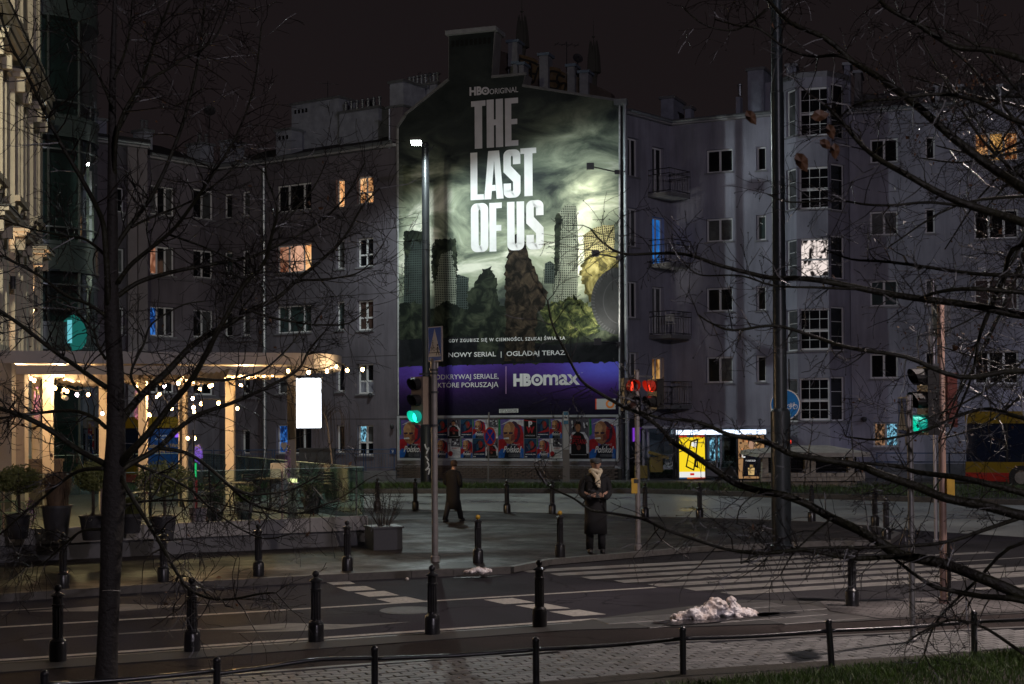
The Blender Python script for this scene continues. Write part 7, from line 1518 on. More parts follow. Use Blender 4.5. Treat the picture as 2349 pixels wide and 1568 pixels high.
# ---------------------------------------------------------------- buses
ylw = mat('bus_yellow', (.24, .155, .008), .3, coat=.5); rdb = mat('bus_red', (.42, .02, .015), .3, coat=.5); gls = mat('bus_glass', (.010, .016, .035), .06, spec=.8)
def bus(name_lab, L, org, ang, ad=False):
    t = thing('bus', name_lab, 'bus', org, ang); W2 = 1.25; H = 2.95
    def rbox(name, x0, x1, z0, z1, m, grow=0.0, par=t): mb = MB(); mb.box(((x0 + x1) / 2, 0, (z0 + z1) / 2), (x1 - x0, 2 * W2 + grow, z1 - z0)); return mb.build(name, m, par, world=False)
    rbox('lower_body', 0, L, .30, .62, rdb); rbox('side_body', 0, L, .622, 1.02, ylw); rbox('window_band', .03, L - .03, 1.022, 2.45, gls, -.03); rbox('upper_body', 0, L, 2.452, 2.82, ylw)
    mb = MB(); mb.box((L / 2, 0, 2.86), (L - .3, 2 * W2 - .3, .075)); mb.box((L * .3, 0, 2.96), (2.2, 1.6, .14)); mb.build('roof', ylw, t, world=False); rbox('skirt', .1, L - .1, .2, .298, sblk, -.1)
    k = int(L / 1.5)
    for s_ in (-1, 1):
        for i in range(1, k): mb = MB(); mb.box((i * L / k, s_ * (W2 - .012), 1.74), (.07, .02, 1.40)); mb.build('window_pillar', sblk, t, world=False)
        for x in (2.0, L - 2.6):
            mb = MB(); mb.tube([(x, s_ * (W2 - .28), .45), (x, s_ * (W2 + .012), .45)], .45, 22); w_ = mb.build('wheel', sblk, t, world=False, smooth='auto'); mb = MB(); mb.tube([(x, s_ * (W2 + .013), .45), (x, s_ * (W2 + .03), .45)], .24, 14); mb.build('rim', steel, w_, world=False)
    return t
a, b = P_(150, 58.2), P_(322, 56.4); ang_ = math.atan2(b.y - a.y, b.x - a.x)
a0 = Vector((b.x, b.y, 0)) - Vector((math.cos(ang_), math.sin(ang_), 0)) * 11.5; off = Vector((-math.sin(ang_), math.cos(ang_), 0)) * 1.25
t = bus('yellow and red city bus with a blue printed rear standing behind the terrace', 11.5, a0 + off, ang_)
Q = Matrix.Identity(4); bl = mat('bus_ad_blue', (.015, .07, .26), .35); mb = MB(); mb.box((11.5 + .03, 0, 1.42), (.05, 2.46, 1.95)); adp = mb.build('rear_panel', bl, t, world=False)
def btxt(body, y0, z0, y1, z1, m_):
    g, fs = textgeo(body, .01); mb = MB(); mb.add([(11.5 + .062, y0 + (y1 - y0) * u, z0 + (z1 - z0) * v) for u, v in g], fs); mb.build('lettering', m_, adp, world=False, fixn=False)
gold = mat('ad_gold', (.55, .36, .08), .5)
for body, z, h, w, m_ in (('Loteria', 2.10, .08, .5, WP), ('PIT w Warszawie', 1.96, .08, .9, WP), ('Rozlicz PIT w Wars', 1.66, .15, 1.9, gold), ('i wygraj auto', 1.42, .15, 1.4, gold), ('10 x Toyota Yaris', .88, .10, 1.6, gold), ('nagrody', .72, .10, 1.1, gold)): btxt(body, -w / 2, z, w / 2, z + h, m_)
mb = MB(); mb.box((11.57, .95, .5), (.03, .2, .2)); mb.box((11.57, -.95, .5), (.03, .2, .2)); mb.build('tail_light', emat('tail_glow', (1, .03, .02), 1.2), t, world=False); mb = MB(); mb.box((11.55, .9, 2.2), (.04, .35, .3)); mb.build('rear_display', emat('purple_display', (.25, .10, .75), 1.2), t, world=False)
a, b = P_(2213, 53.4), P_(2349, 52.4); ang_ = math.atan2(b.y - a.y, b.x - a.x)
t = bus('yellow and red city bus at the right edge, half behind branches', 12.0, Vector((a.x, a.y, 0)) + Vector((-math.sin(ang_), math.cos(ang_), 0)) * 1.25, ang_)

# ---------------------------------------------------------------- snow
def snow(name, base, L, Wd_, H, n, lab, seed):
    rg = random.Random(seed); bm = bmesh.new()
    for _ in range(n):
        u = rg.uniform(-1, 1) * rg.uniform(.3, 1); v = rg.gauss(0, .4)
        if abs(u) > 1 or abs(v) > 1: continue
        hgt = H * max(.10, 1 - (u * 1.0) ** 2 * 1.0 - v * v * .8) * (.35 + .85 * abs(noise.noise(Vector((u * 3.1, v * 2.2, seed)))) * 1.6) * rg.uniform(.5, 1.0); r = rg.uniform(.03, .09) * (H / .35) ** .5
        c = base + SD * (u * L) + SN * (v * Wd_) + Vector((0, 0, max(.0, hgt - r * .6)))
        m_ = bmesh.ops.create_icosphere(bm, subdivisions=3, radius=1.0)['verts']; sq = Vector((rg.uniform(.8, 1.3), rg.uniform(.8, 1.3), rg.uniform(.6, .95))) * r
        for q in m_:
            k = 1 + .38 * noise.noise(q.co * 1.9 + c * 7) + .16 * noise.noise(q.co * 6 + c * 3); q.co = Vector((q.co.x * sq.x, q.co.y * sq.y, q.co.z * sq.z)) * k + c
    me = bpy.data.meshes.new(name); bm.to_mesh(me); bm.free()
    o = bpy.data.objects.new(name, me); col.objects.link(o); rm = o.modifiers.new('r', 'REMESH'); rm.mode = 'VOXEL'; rm.voxel_size = .012; rm.use_smooth_shade = True
    bpy.context.view_layer.update(); ev = o.evaluated_get(bpy.context.evaluated_depsgraph_get()); m2 = bpy.data.meshes.new_from_object(ev); o.modifiers.clear(); o.data = m2; bpy.data.meshes.remove(me)
    m2.transform(Matrix.Translation(-base)); o.location = base
    for v in m2.vertices: v.co += v.normal * (.014 * noise.noise(v.co * 26) + .006 * noise.noise(v.co * 70))
    o.data.materials.clear(); o.data.materials.append(mat('snow', (.88, .86, .88), .6, c2=(.40, .30, .24), vs=6, bump=.7, bs=40)); return tagobj(o, lab, 'snow heap')
snow('snow_heap', gnd(1632, 1415, ZP + .01), .72, .20, .30, 190, 'large heap of dirty melting snow on the near kerb', 4); snow('snow_heap', gnd(1098, 1310, ZI), .24, .12, .12, 40, 'small flat patch of snow on the island kerb behind the bollards', 8)
rgw = random.Random(6)
for cpt, a_, b_ in ((gnd(1640, 1418, ZP + .018), .85, .26), (gnd(1765, 1408, ZP + .018), .55, .12), (gnd(1100, 1322, .012), .36, .14)):
    pts = []
    for k in range(28): an = 2 * math.pi * k / 28; q_ = 1 + .9 * noise.noise(Vector((math.cos(an) * 2.7, math.sin(an) * 2.7, cpt.x))); pts.append(cpt + SD * (a_ * q_ * math.cos(an)) + SN * (b_ * q_ * math.sin(an)))
    sheet('meltwater', [pts], mat('meltwater_film', (.022, .020, .021), .26, spec=.5, bump=.25, bs=16), cpt.z)
mb = MB(); mb.sphere((0, 0, 0), .035, 8, 6); o = mb.build('snow_lump', MATS['snow']); o.location = gnd(934, 1389 - 61, .02); tagobj(o, 'tiny snow lump lying on the road below the left signal pole', 'snow')

# ---------------------------------------------------------------- people
def body(name, joints, bones, rad, parent, m, lvl=2):
    me = bpy.data.meshes.new(name); me.from_pydata([tuple(j) for j in joints], bones, []); o = bpy.data.objects.new(name, me); col.objects.link(o)
    sk = o.modifiers.new('s', 'SKIN'); sk.use_smooth_shade = True; ss = o.modifiers.new('u', 'SUBSURF'); ss.levels = lvl; ss.render_levels = lvl
    for i, r_ in enumerate(rad): me.skin_vertices[0].data[i].radius = r_ if isinstance(r_, tuple) else (r_, r_)
    me.skin_vertices[0].data[0].use_root = True
    bpy.context.view_layer.update(); ev = o.evaluated_get(bpy.context.evaluated_depsgraph_get()); m2 = bpy.data.meshes.new_from_object(ev); o.modifiers.clear(); o.data = m2; bpy.data.meshes.remove(me); m2.materials.append(m); o.parent = parent; return o
skin = mat('skin', (.42, .25, .18), .55); wool = mat('coat_wool', (.007, .007, .009), .85, bump=.4, bs=90); cloth2 = mat('dark_trousers', (.007, .007, .009), .8)
def loft(secs, n=20, open_=False):   # secs: (cx, cy, z, rx, ry)
    mb = MB()
    for cx, cy, z, rx, ry in secs:
        for i in range(n): a = 2 * math.pi * i / n; mb.v.append((cx + rx * math.copysign(abs(math.cos(a)) ** .85, math.cos(a)), cy + ry * math.copysign(abs(math.sin(a)) ** .85, math.sin(a)), z))
    for j in range(len(secs) - 1):
        for i in range(n): i2 = (i + 1) % n; mb.f.append([j * n + i, j * n + i2, (j + 1) * n + i2, (j + 1) * n + i]); mb.mi.append(0)
    mb.f.append(list(range(n))[::-1]); mb.f.append([(len(secs) - 1) * n + i for i in range(n)]); mb.mi += [0, 0]; return mb
def man(t, s_, hat=True, stride=0.0, bent=.35):
    # local: facing -y, height 1 = 1.80
    sc_ = s_ / 1.8
    J = [(0, 0, .98), (0, .01, 1.18), (0, .0, 1.42), (0, -.03, 1.53), (0, -.06, 1.62), (0, -.075, 1.70), (-.10, 0, .93), (-.11, -.02 - stride * .3, .52), (-.115, .02 - stride * .9, .09), (-.12, -.10 - stride * .9, .035), (.10, 0, .93), (.11, -.02 + stride * .3, .52), (.115, .03 + stride * .9, .09), (.12, -.09 + stride * .9, .035),
         (-.165, .0, 1.41), (-.245, .03, 1.14), (-.10, -.21, 1.07), (.165, .0, 1.41), (.245, .03, 1.14), (.10, -.21, 1.08)]
    Bn = [(0, 1), (1, 2), (2, 3), (3, 4), (4, 5), (0, 6), (6, 7), (7, 8), (8, 9), (0, 10), (10, 11), (11, 12), (12, 13), (2, 14), (14, 15), (15, 16), (2, 17), (17, 18), (18, 19)]
    Rd = [(.12, .09), (.11, .08), (.11, .07), .05, .07, .06, .06, .05, .035, .03, .06, .05, .035, .03, .035, .03, .03, .035, .03, .03]
    J = [tuple(c * sc_ for c in j) for j in J]; Rd = [tuple(c * sc_ for c in r) if isinstance(r, tuple) else r * sc_ for r in Rd]
    b_ = body('body', J, Bn, Rd, t, skin)
    def L(n_, secs, m, nn=20): mb = loft([(a * sc_, b * sc_, c * sc_, d * sc_, e * sc_) for a, b, c, d, e in secs], nn); return mb.build(n_, m, t, world=False, smooth=True)
    L('coat', [(0, .01, .36, .215, .165), (0, .01, .66, .208, .155), (0, .005, .95, .205, .15), (0, .0, 1.12, .200, .145), (0, .01, 1.28, .21, .145), (0, .015, 1.40, .215, .13), (0, .01, 1.46, .165, .11), (0, 0, 1.50, .10, .09)], wool, 24)
    mb = MB()
    for sg in (-1, 1):
        mb.tube(smoothpts([Vector((sg * .155, .01, 1.42)) * sc_, Vector((sg * .235, .03, 1.30)) * sc_, Vector((sg * .255, .02, 1.13)) * sc_, Vector((sg * .18, -.11, 1.04)) * sc_, Vector((sg * .095, -.19, 1.07)) * sc_], 4), [.072 * sc_] * 5 + [.066 * sc_] * 5 + [.058 * sc_] * 4 + [.052 * sc_] * 3, 12)
    mb.build('sleeves', wool, t, world=False, smooth=True)
    for sg in (-1, 1):
        y = stride * .9 * (1 if sg > 0 else -1)
        L('trouser_leg', [(sg * .115, .02 + y, .07, .068, .075), (sg * .112, .0 + y * .6, .35, .075, .085), (sg * .10, 0 + y * .2, .62, .095, .10)], cloth2, 12)
        mb = MB(); mb.lathe([(.01, 0), (.055, .005), (.058, .03), (.05, .075), (.03, .09)], 12, (0, 0, 0), .85, 2.1); sh_ = mb.build('shoe', sblk, t, world=False, smooth=True); sh_.location = (sg * .118 * sc_, (-.04 + y) * sc_, 0)
    # hands: palm plus five fingers each
    for sg in (-1, 1):
        P0 = Vector((sg * .085, -.225, 1.075)) * sc_; mb = MB(); mb.tube([P0 + Vector((sg * .03, .03, 0)), P0, P0 - Vector((sg * .045, .02, -.005))], [.028, .040, .034], 8)
        for f in range(4): z = .026 - f * .018; q = P0 + Vector((-sg * .04, -.02, z)); mb.tube([q, q + Vector((-sg * .035, -.018, 0)), q + Vector((-sg * .05, .012, -.006))], [.011, .010, .008], 6)
        q = P0 + Vector((-sg * .01, -.02, .035)); mb.tube([q, q + Vector((-sg * .03, -.02, .02)), q + Vector((-sg * .05, -.015, .018))], [.012, .011, .008], 6); mb.build('hand', skin, t, world=False, smooth=True)
    # face
    hc = Vector((0, -.072, 1.655)) * sc_; mb = MB(); mb.lathe([(.01, -.115 * sc_), (.045 * sc_, -.105 * sc_), (.068 * sc_, -.05 * sc_), (.078 * sc_, .01 * sc_), (.075 * sc_, .06 * sc_), (.045 * sc_, .10 * sc_), (.005, .115 * sc_)], 16, hc, 1, 1.18); mb.build('head', skin, t, world=False, smooth=True)
    mb = MB(); f = hc + Vector((0, -.092 * sc_, 0)); mb.tube([f + Vector((0, .01, .015)), f + Vector((0, -.016, -.018)), f + Vector((0, 0, -.026))], [.007, .013, .008], 6); mb.build('nose', skin, t, world=False, smooth=True)
    mb = MB()
    for sg in (-1, 1): mb.sphere(f + Vector((sg * .03, .008, .012)), .009, 6, 5); mb.box(f + Vector((sg * .03, .003, .028)), (.03, .008, .006))
    mb.box(f + Vector((0, .005, -.052)), (.045, .01, .008)); mb.build('facial_features', mat('face_dark', (.05, .02, .015), .6), t, world=False)
    for sg in (-1, 1): mb = MB(); mb.sphere(hc + Vector((sg * .08 * sc_, .01, 0)), .02 * sc_, 6, 6, 1.5); mb.build('ear', skin, t, world=False, smooth=True)
    return sc_, hc
p = gnd(1367, 1268, ZI); MANP = p
t = thing('person', 'man in a flat grey cap, cream scarf and dark coat standing with joined hands', 'person', p, R(6)); s_, hc = man(t, 1.93)
mb = MB(); mb.lathe([(.088, .03), (.108, .045), (.112, .075), (.10, .105), (.06, .125), (.01, .13)], 18, hc, s_, s_ * 1.15); mb.tube([hc + Vector((-.07, -.09, .045)), hc + Vector((0, -.155, .030)), hc + Vector((.07, -.09, .045))], [.012, .02, .012], 6); mb.build('cap', mat('cap_grey', (.05, .055, .06), .9), t, world=False, smooth=True)
sf = mat('scarf_cream', (.62, .54, .40), .9, bump=.6, bs=40); mb = MB(); n_ = Vector((0, -.03, 1.53)) * s_
mb.tube([n_ + Vector((.105 * math.cos(a), .10 * math.sin(a), .02 * math.sin(2 * a))) for a in [k * math.pi / 8 for k in range(17)]], .042, 8)
mb.tube(smoothpts([n_ + Vector((-.09, -.07, .0)), n_ + Vector((-.02, -.13, -.09)), n_ + Vector((.035, -.155, -.20)), n_ + Vector((.03, -.165, -.32))], 3), [.04] * 4 + [.045] * 3 + [.035] * 3, 8); mb.tube(smoothpts([n_ + Vector((.09, -.07, .0)), n_ + Vector((.04, -.14, -.10)), n_ + Vector((-.015, -.16, -.19)), n_ + Vector((.01, -.17, -.27))], 3), .034, 8); mb.build('scarf', sf, t, world=False, smooth=True)
mb = MB(); mb.box(Vector((0, -.26, 1.09)) * s_, (.075, .02, .14), Matrix.Rotation(-.7, 3, 'X')); mb.build('held_phone', sblk, t, world=False)
p = gnd(1040, 1196, ZI); t = thing('person', 'person in a long dark coat walking away behind the left signal pole', 'person', p, R(150)); s_, hc = man(t, 1.62, stride=.28)
mb = MB(); mb.lathe([(.07, -.05), (.085, .0), (.088, .05), (.06, .105), (.01, .125)], 16, hc + Vector((0, .02, .0)), 1.0, 1.2); mb.build('hair', mat('hair_brown', (.06, .035, .02), .7), t, world=False, smooth=True)
# ================================================================== TREES
bark = mat('bark', (.015, .012, .010), .75, c2=(.014, .011, .009), vs=14, bump=.9, bs=26); barkw = mat('wet_branch', (.010, .008, .006), .55, c2=(.020, .020, .008), vs=9, bump=.7, bs=40, spec=.3); twm = mat('wet_twig', (.011, .008, .006), .42, spec=.4)
lfm = mat('dead_leaf', (.10, .045, .018), .6, var=.4, vs=9)
TMIN = .0026
def twigs(rg, mb, p, d, L, r, depth, up, segs=5, bud=True):
    pts = [p]; v = d.normalized()
    for i in range(segs):
        v = (v + Vector((rg.gauss(0, .22), rg.gauss(0, .22), rg.gauss(0, .20) + up)) ).normalized(); pts.append(pts[-1] + v * (L / segs))
    rad = [max(TMIN, r * (1 - .72 * i / segs)) for i in range(segs + 1)]
    mb.tube(pts, rad, 4 if r > .004 else 3, cap=False)
    if depth > 0:
        n = rg.randint(2, 4)
        for k in range(n):
            i = rg.randint(1, segs - 1); s_ = rg.choice((-1, 1)); t = (pts[i + 1] - pts[i]).normalized(); o = t.orthogonal(); o = Matrix.Rotation(rg.uniform(0, 6.28), 3, t) @ o; o.y *= .6
            twigs(rg, mb, pts[i], t * .7 + o * .8, L * rg.uniform(.35, .6), rad[i] * .65, depth - 1, up, max(3, segs - 1))
    elif bud and rg.random() < .35: mb.sphere(pts[-1], .0042, 4, 3)
    return pts
def tree(label, limbs, trunk, Y0, seed, nt=11, tl=.8, tr_=.007, spread=1.0, leaves=12, loc=None, up=.03, leafsz=.05, far=None):
    rg = random.Random(seed); t = thing('bare_tree', label, 'tree', loc)
    m_ = MB(); tp, trd = trunk; m_.tube(smoothpts(tp, 4), list(np.interp(np.linspace(0, len(tp) - 1, (len(tp) - 1) * 4 + 1), range(len(tp)), trd)), 16); tro = m_.build('trunk', bark, t, smooth=True)
    tw = MB(); lf = MB()
    for li, (pts, w0, w1, dY) in enumerate(limbs):
        n = len(pts); base = Y0(pts[0], li) if callable(Y0) else Y0
        P = []
        for i, (x, y) in enumerate(pts): P.append(at(x, y, base + dY * i / (n - 1) + .05 * math.sin(i * 1.7 + li)))
        S = smoothpts(P, 4); m = len(S); s_ = base / F
        S = [q + Vector((0, 0, .012 * noise.noise(q * 3))) for q in S]
        rd = [max(.0028, (w0 + (w1 - w0) * (i / (m - 1)) ** .8) * .5 * s_) for i in range(m)]
        mb = MB(); mb.tube(S, rd, 9); mb.build('branch', barkw, t, smooth=True)
        L = sum((a - b).length for a, b in zip(S[:-1], S[1:])); k = max(3, int(nt * L))
        for q in range(k):
            f = rg.uniform(.12, .98) ** .8; i = min(m - 2, int(f * (m - 1))); tg = (S[i + 1] - S[i]).normalized(); o = Matrix.Rotation(rg.uniform(0, 6.28), 3, tg) @ tg.orthogonal(); o.y *= .5
            twigs(rg, tw, S[i], tg * .65 + o * spread, tl * rg.uniform(.35, 1.1) * (1 - .3 * f), min(tr_, rd[i] * .6), 2 if rg.random() < .5 else 1, up)
        for a_ in range(2): twigs(rg, tw, S[-1], (S[-1] - S[-3]) + Vector((rg.gauss(0, .1), 0, rg.gauss(0, .1))), tl * .6, rd[-1] * .8, 1, up)
        for q in range(rg.randint(0, leaves)):
            i = rg.randint(m // 3, m - 1); c = S[i] + Vector((rg.gauss(0, .15), rg.gauss(0, .12), rg.gauss(0, .15) - .05)); a = Vector((rg.gauss(0, 1), rg.gauss(0, 1), rg.gauss(-1, 1))).normalized() * leafsz * rg.uniform(.5, 1.2); b = a.orthogonal().normalized() * a.length * .5
            lf.add([c - a * .5, c + b * .6 + a * .1, c + a * .6 + b.cross(a).normalized() * .01, c - b * .6 + a * .1], [(0, 1, 2, 3)])
    tw.build('twigs', twm, t, kind='stuff', fixn=False)
    if lf.v: lf.build('dead_leaves', lfm, t, kind='stuff', fixn=False)
    return t
LL = [([(245, 890), (192, 852), (126, 806), (31, 734), (-60, 680)], 13, 7, -.9), ([(243, 980), (215, 956), (165, 941), (77, 948), (0, 960), (-60, 965)], 11, 5, .8), ([(244, 1066), (184, 1033), (115, 987), (38, 948), (0, 935), (-60, 910)], 15, 9, -.7),
      ([(240, 1075), (192, 1077), (146, 1102), (77, 1159), (0, 1224), (-50, 1260)], 11, 4, .7), ([(250, 700), (243, 580), (237, 515), (219, 469), (178, 392), (138, 326), (102, 255), (66, 178), (25, 102), (0, 30)], 15, 5, -1.0), ([(247, 590), (199, 550), (143, 540), (76, 525), (0, 499)], 8, 3, .6),
      ([(252, 730), (204, 698), (153, 678), (92, 632), (31, 601), (-30, 575)], 9, 5, -.9), ([(243, 822), (226, 795), (215, 760), (180, 720), (150, 690), (110, 676)], 8, 3, .5), ([(262, 640), (262, 576), (301, 515), (357, 433), (408, 316), (443, 194), (459, 102), (470, 0), (474, -40)], 14, 4, .9),
      ([(262, 420), (267, 316), (285, 255), (326, 183), (352, 102), (387, 10), (396, -40)], 11, 4, -.6), ([(270, 300), (331, 194), (387, 158), (433, 127), (489, 92), (520, 25), (530, -30)], 9, 3, .7), ([(270, 650), (306, 601), (387, 535), (443, 469), (489, 397), (540, 316), (581, 204), (600, 60)], 12, 3, -.7),
      ([(302, 520), (357, 494), (433, 464), (499, 418), (560, 357)], 7, 3, .6), ([(268, 680), (331, 642), (433, 616), (514, 601), (581, 586), (617, 571), (689, 537), (746, 499), (795, 446), (837, 374)], 12, 3, .9),
      ([(272, 985), (284, 956), (326, 906), (383, 853), (441, 791), (514, 750), (575, 712), (632, 685), (685, 640), (746, 590), (795, 537), (829, 476), (871, 431)], 22, 4, 1.2),
      ([(275, 1075), (291, 1044), (326, 1010), (383, 941), (441, 868), (503, 754), (556, 659), (605, 602), (624, 537), (636, 476), (613, 412), (609, 370)], 21, 3, -.8), ([(280, 1078), (299, 1063), (364, 1025), (441, 960), (537, 921), (613, 887), (682, 849), (709, 803), (745, 762)], 17, 4, .9),
      ([(280, 1095), (287, 1113), (326, 1178), (364, 1240), (402, 1306), (434, 1350), (482, 1371), (540, 1372), (600, 1360), (633, 1358)], 12, 4, -1.0), ([(278, 1040), (295, 1056), (364, 1085), (441, 1125), (480, 1162), (545, 1210), (610, 1235), (670, 1222)], 9, 3, .6),
      ([(268, 1160), (300, 1156), (345, 1148), (441, 1148), (490, 1152), (560, 1170), (620, 1180)], 8, 3, .7), ([(364, 1027), (441, 1044), (514, 1102), (556, 1140), (598, 1163), (680, 1178), (740, 1160), (790, 1137), (842, 1098)], 10, 3, .8), ([(514, 1106), (575, 1132), (640, 1128), (690, 1113), (736, 1086)], 7, 3, .5),
      ([(250, 1215), (192, 1217), (153, 1243), (100, 1290), (60, 1300)], 8, 3, .5), ([(258, 250), (230, 180), (190, 120), (160, 40), (150, -20)], 7, 3, -.5), ([(262, 180), (290, 110), (300, 40), (305, -20)], 7, 3, .4), ([(441, 868), (520, 870), (600, 850), (660, 800), (700, 740)], 8, 3, .7), ([(575, 712), (640, 730), (720, 745), (800, 740), (850, 700)], 7, 3, .6),
      ([(383, 535), (450, 560), (520, 590), (600, 640), (640, 700)], 6, 3, .5), ([(624, 537), (680, 480), (720, 430), (745, 380)], 6, 2.5, .4), ([(685, 640), (760, 640), (830, 620), (880, 560)], 6, 2.5, .4), ([(326, 906), (300, 860), (330, 790), (350, 740), (420, 700), (470, 690)], 8, 3, .5)]
TY = 13.6
ltr = [(240, 1650, TY), (246, 1500, TY), (252, 1350, TY), (257, 1230, TY), (262, 1130, TY), (264, 1060, TY), (266, 980, TY), (265, 860, TY), (258, 740, TY), (256, 640, TY), (258, 520, TY), (258, 400, TY), (258, 250, TY), (260, 120, TY), (264, 0, TY), (266, -60, TY)]
tpts = [at(*q) for q in ltr]; b0 = Vector((tpts[0].x, tpts[0].y, ZP)); tpts[0] = b0
tree('bare young tree with a straight dark trunk and wet spreading branches at left', LL, (tpts, [.125, .100, .096, .106, .112, .100, .088, .080, .076, .066, .052, .046, .036, .028, .02, .015]), TY, 21, nt=12, tl=.84, tr_=.0085, loc=b0, leaves=5, up=.02, leafsz=.06)
RL = [([(2620, 1500), (2480, 1430), (2349, 1368), (2260, 1328), (2168, 1291), (2075, 1272), (2031, 1250), (1979, 1220), (1909, 1187), (1853, 1157), (1798, 1137), (1742, 1126), (1688, 1109), (1651, 1084), (1610, 1056), (1573, 1032), (1542, 1013), (1518, 985), (1471, 948), (1425, 930), (1372, 902), (1332, 871), (1300, 810), (1268, 745), (1256, 690)], 32, 4.5, .8),
      ([(2620, 1210), (2480, 1200), (2349, 1181), (2260, 1161), (2168, 1142), (2094, 1111), (2009, 1083), (1975, 1070), (1898, 1055), (1816, 1042), (1779, 1024), (1734, 1010), (1672, 998), (1626, 976), (1580, 964), (1533, 962), (1487, 951), (1468, 944)], 28, 4.5, -.3),
      ([(2580, 1190), (2349, 1131), (2224, 1102), (2112, 1083), (2061, 1068), (1993, 1062), (1930, 1058)], 20, 6, .5), ([(2560, 1440), (2349, 1379), (2254, 1368), (2189, 1353), (2140, 1341), (2094, 1311), (2048, 1276), (2010, 1245)], 18, 6, .4),
      ([(2110, 1277), (2078, 1276), (1968, 1280), (1891, 1270), (1834, 1261), (1750, 1268), (1681, 1261), (1605, 1238), (1528, 1215), (1471, 1189), (1388, 1174), (1354, 1168), (1317, 1143), (1270, 1121), (1240, 1095), (1225, 1065)], 14, 3.5, .3),
      ([(2620, 1110), (2480, 1145), (2349, 1183), (2261, 1213), (2168, 1242), (2094, 1254), (2001, 1256), (1890, 1257), (1820, 1262), (1742, 1268), (1700, 1290)], 13, 3.5, -.5), ([(2620, 760), (2480, 735), (2349, 722), (2254, 704), (2127, 686), (2031, 671), (1923, 650), (1842, 639), (1773, 637), (1703, 623), (1648, 607), (1578, 584), (1495, 582), (1425, 578), (1379, 551), (1355, 525)], 23, 4, .5),
      ([(1965, 662), (1865, 660), (1773, 653), (1703, 634), (1611, 630), (1573, 607)], 7, 3, .2), ([(2600, 900), (2349, 850), (2200, 862), (2080, 820), (1960, 803), (1865, 771), (1773, 748), (1680, 757), (1634, 743), (1601, 720)], 15, 3.5, -.6),
      ([(2640, 600), (2480, 500), (2349, 433), (2284, 391), (2194, 319), (2103, 241), (2013, 175), (1953, 138), (1893, 90), (1814, 54), (1772, 12), (1740, -30)], 30, 8, .9), ([(1975, 152), (1923, 126), (1862, 126), (1802, 108), (1742, 66), (1690, 60), (1640, 45)], 9, 3.5, .2), ([(2640, 240), (2480, 180), (2349, 138), (2266, 114), (2187, 108), (2103, 54), (2031, 12), (2000, -30)], 20, 8, -.5),
      ([(2640, 660), (2480, 570), (2349, 512), (2254, 482), (2163, 445), (2079, 397), (2013, 361), (1971, 325), (1923, 271), (1892, 240)], 26, 6, -.6), ([(2270, 486), (2133, 463), (2043, 470), (1983, 470), (1923, 463), (1814, 463), (1760, 445)], 8, 3.5, .3), ([(2110, 682), (2163, 668), (2254, 662), (2349, 668), (2480, 690)], 6, 14, -.2), ([(2620, 650), (2349, 632), (2224, 626), (2043, 602), (1953, 596), (1890, 570)], 14, 3.5, .5),
      ([(2600, 330), (2349, 280), (2240, 230), (2150, 215), (2050, 225), (1960, 240), (1900, 300)], 14, 4, .4), ([(2600, 1010), (2349, 960), (2250, 940), (2120, 985), (2010, 1010), (1940, 1000)], 13, 4, .6), ([(2349, 1500), (2260, 1440), (2180, 1420), (2110, 1450), (2080, 1475)], 9, 3.5, .3), ([(1760, 20), (1690, 70), (1620, 60), (1570, 20)], 6, 3, .2), ([(1909, 1187), (1860, 1230), (1820, 1270), (1790, 1320)], 6, 3, .2), ([(1742, 1126), (1700, 1160), (1690, 1200)], 4, 2.5, .1),
      ([(2600, 560), (2349, 560), (2300, 640), (2250, 760), (2230, 860), (2190, 960)], 16, 5, .5), ([(2560, 1290), (2349, 1240), (2240, 1330), (2150, 1420), (2120, 1500)], 12, 4, .3)]
RY = 7.6; TMIN = .0015
tb = Vector((at(2980, 900, 7.9).x, 7.9, ZP))
rt = [tb, tb + Vector((-.05, 0, 1.5)), tb + Vector((-.12, .05, 3.2)), tb + Vector((-.1, .1, 5.0)), tb + Vector((-.2, .1, 7.2))]
tree('bare tree whose dark wet limbs reach in from beyond the right edge', RL, (rt, [.17, .14, .12, .10, .06]), RY, 33, nt=10, tl=.46, tr_=.0045, loc=tb, leaves=1, up=-.01, leafsz=.05)
# join the reaching limbs to that trunk
tr2 = [o for o in bpy.data.objects if o.name.startswith('bare_tree')][-1]
for (pts, w0, w1, dY) in RL:
    if pts[0][0] >= 2540:
        a = at(*pts[0], RY); z = max(.8, min(7, a.z - .35)); b = Vector((tb.x - .08, tb.y, z)); mb = MB(); mb.tube(smoothpts([b, b.lerp(a, .5) + Vector((0, 0, -.05)), a], 4), [w0 * .7 * RY / F] * 4 + [w0 * .6 * RY / F] * 4 + [w0 * .5 * RY / F], 8); mb.build('branch', barkw, tr2, smooth=True)
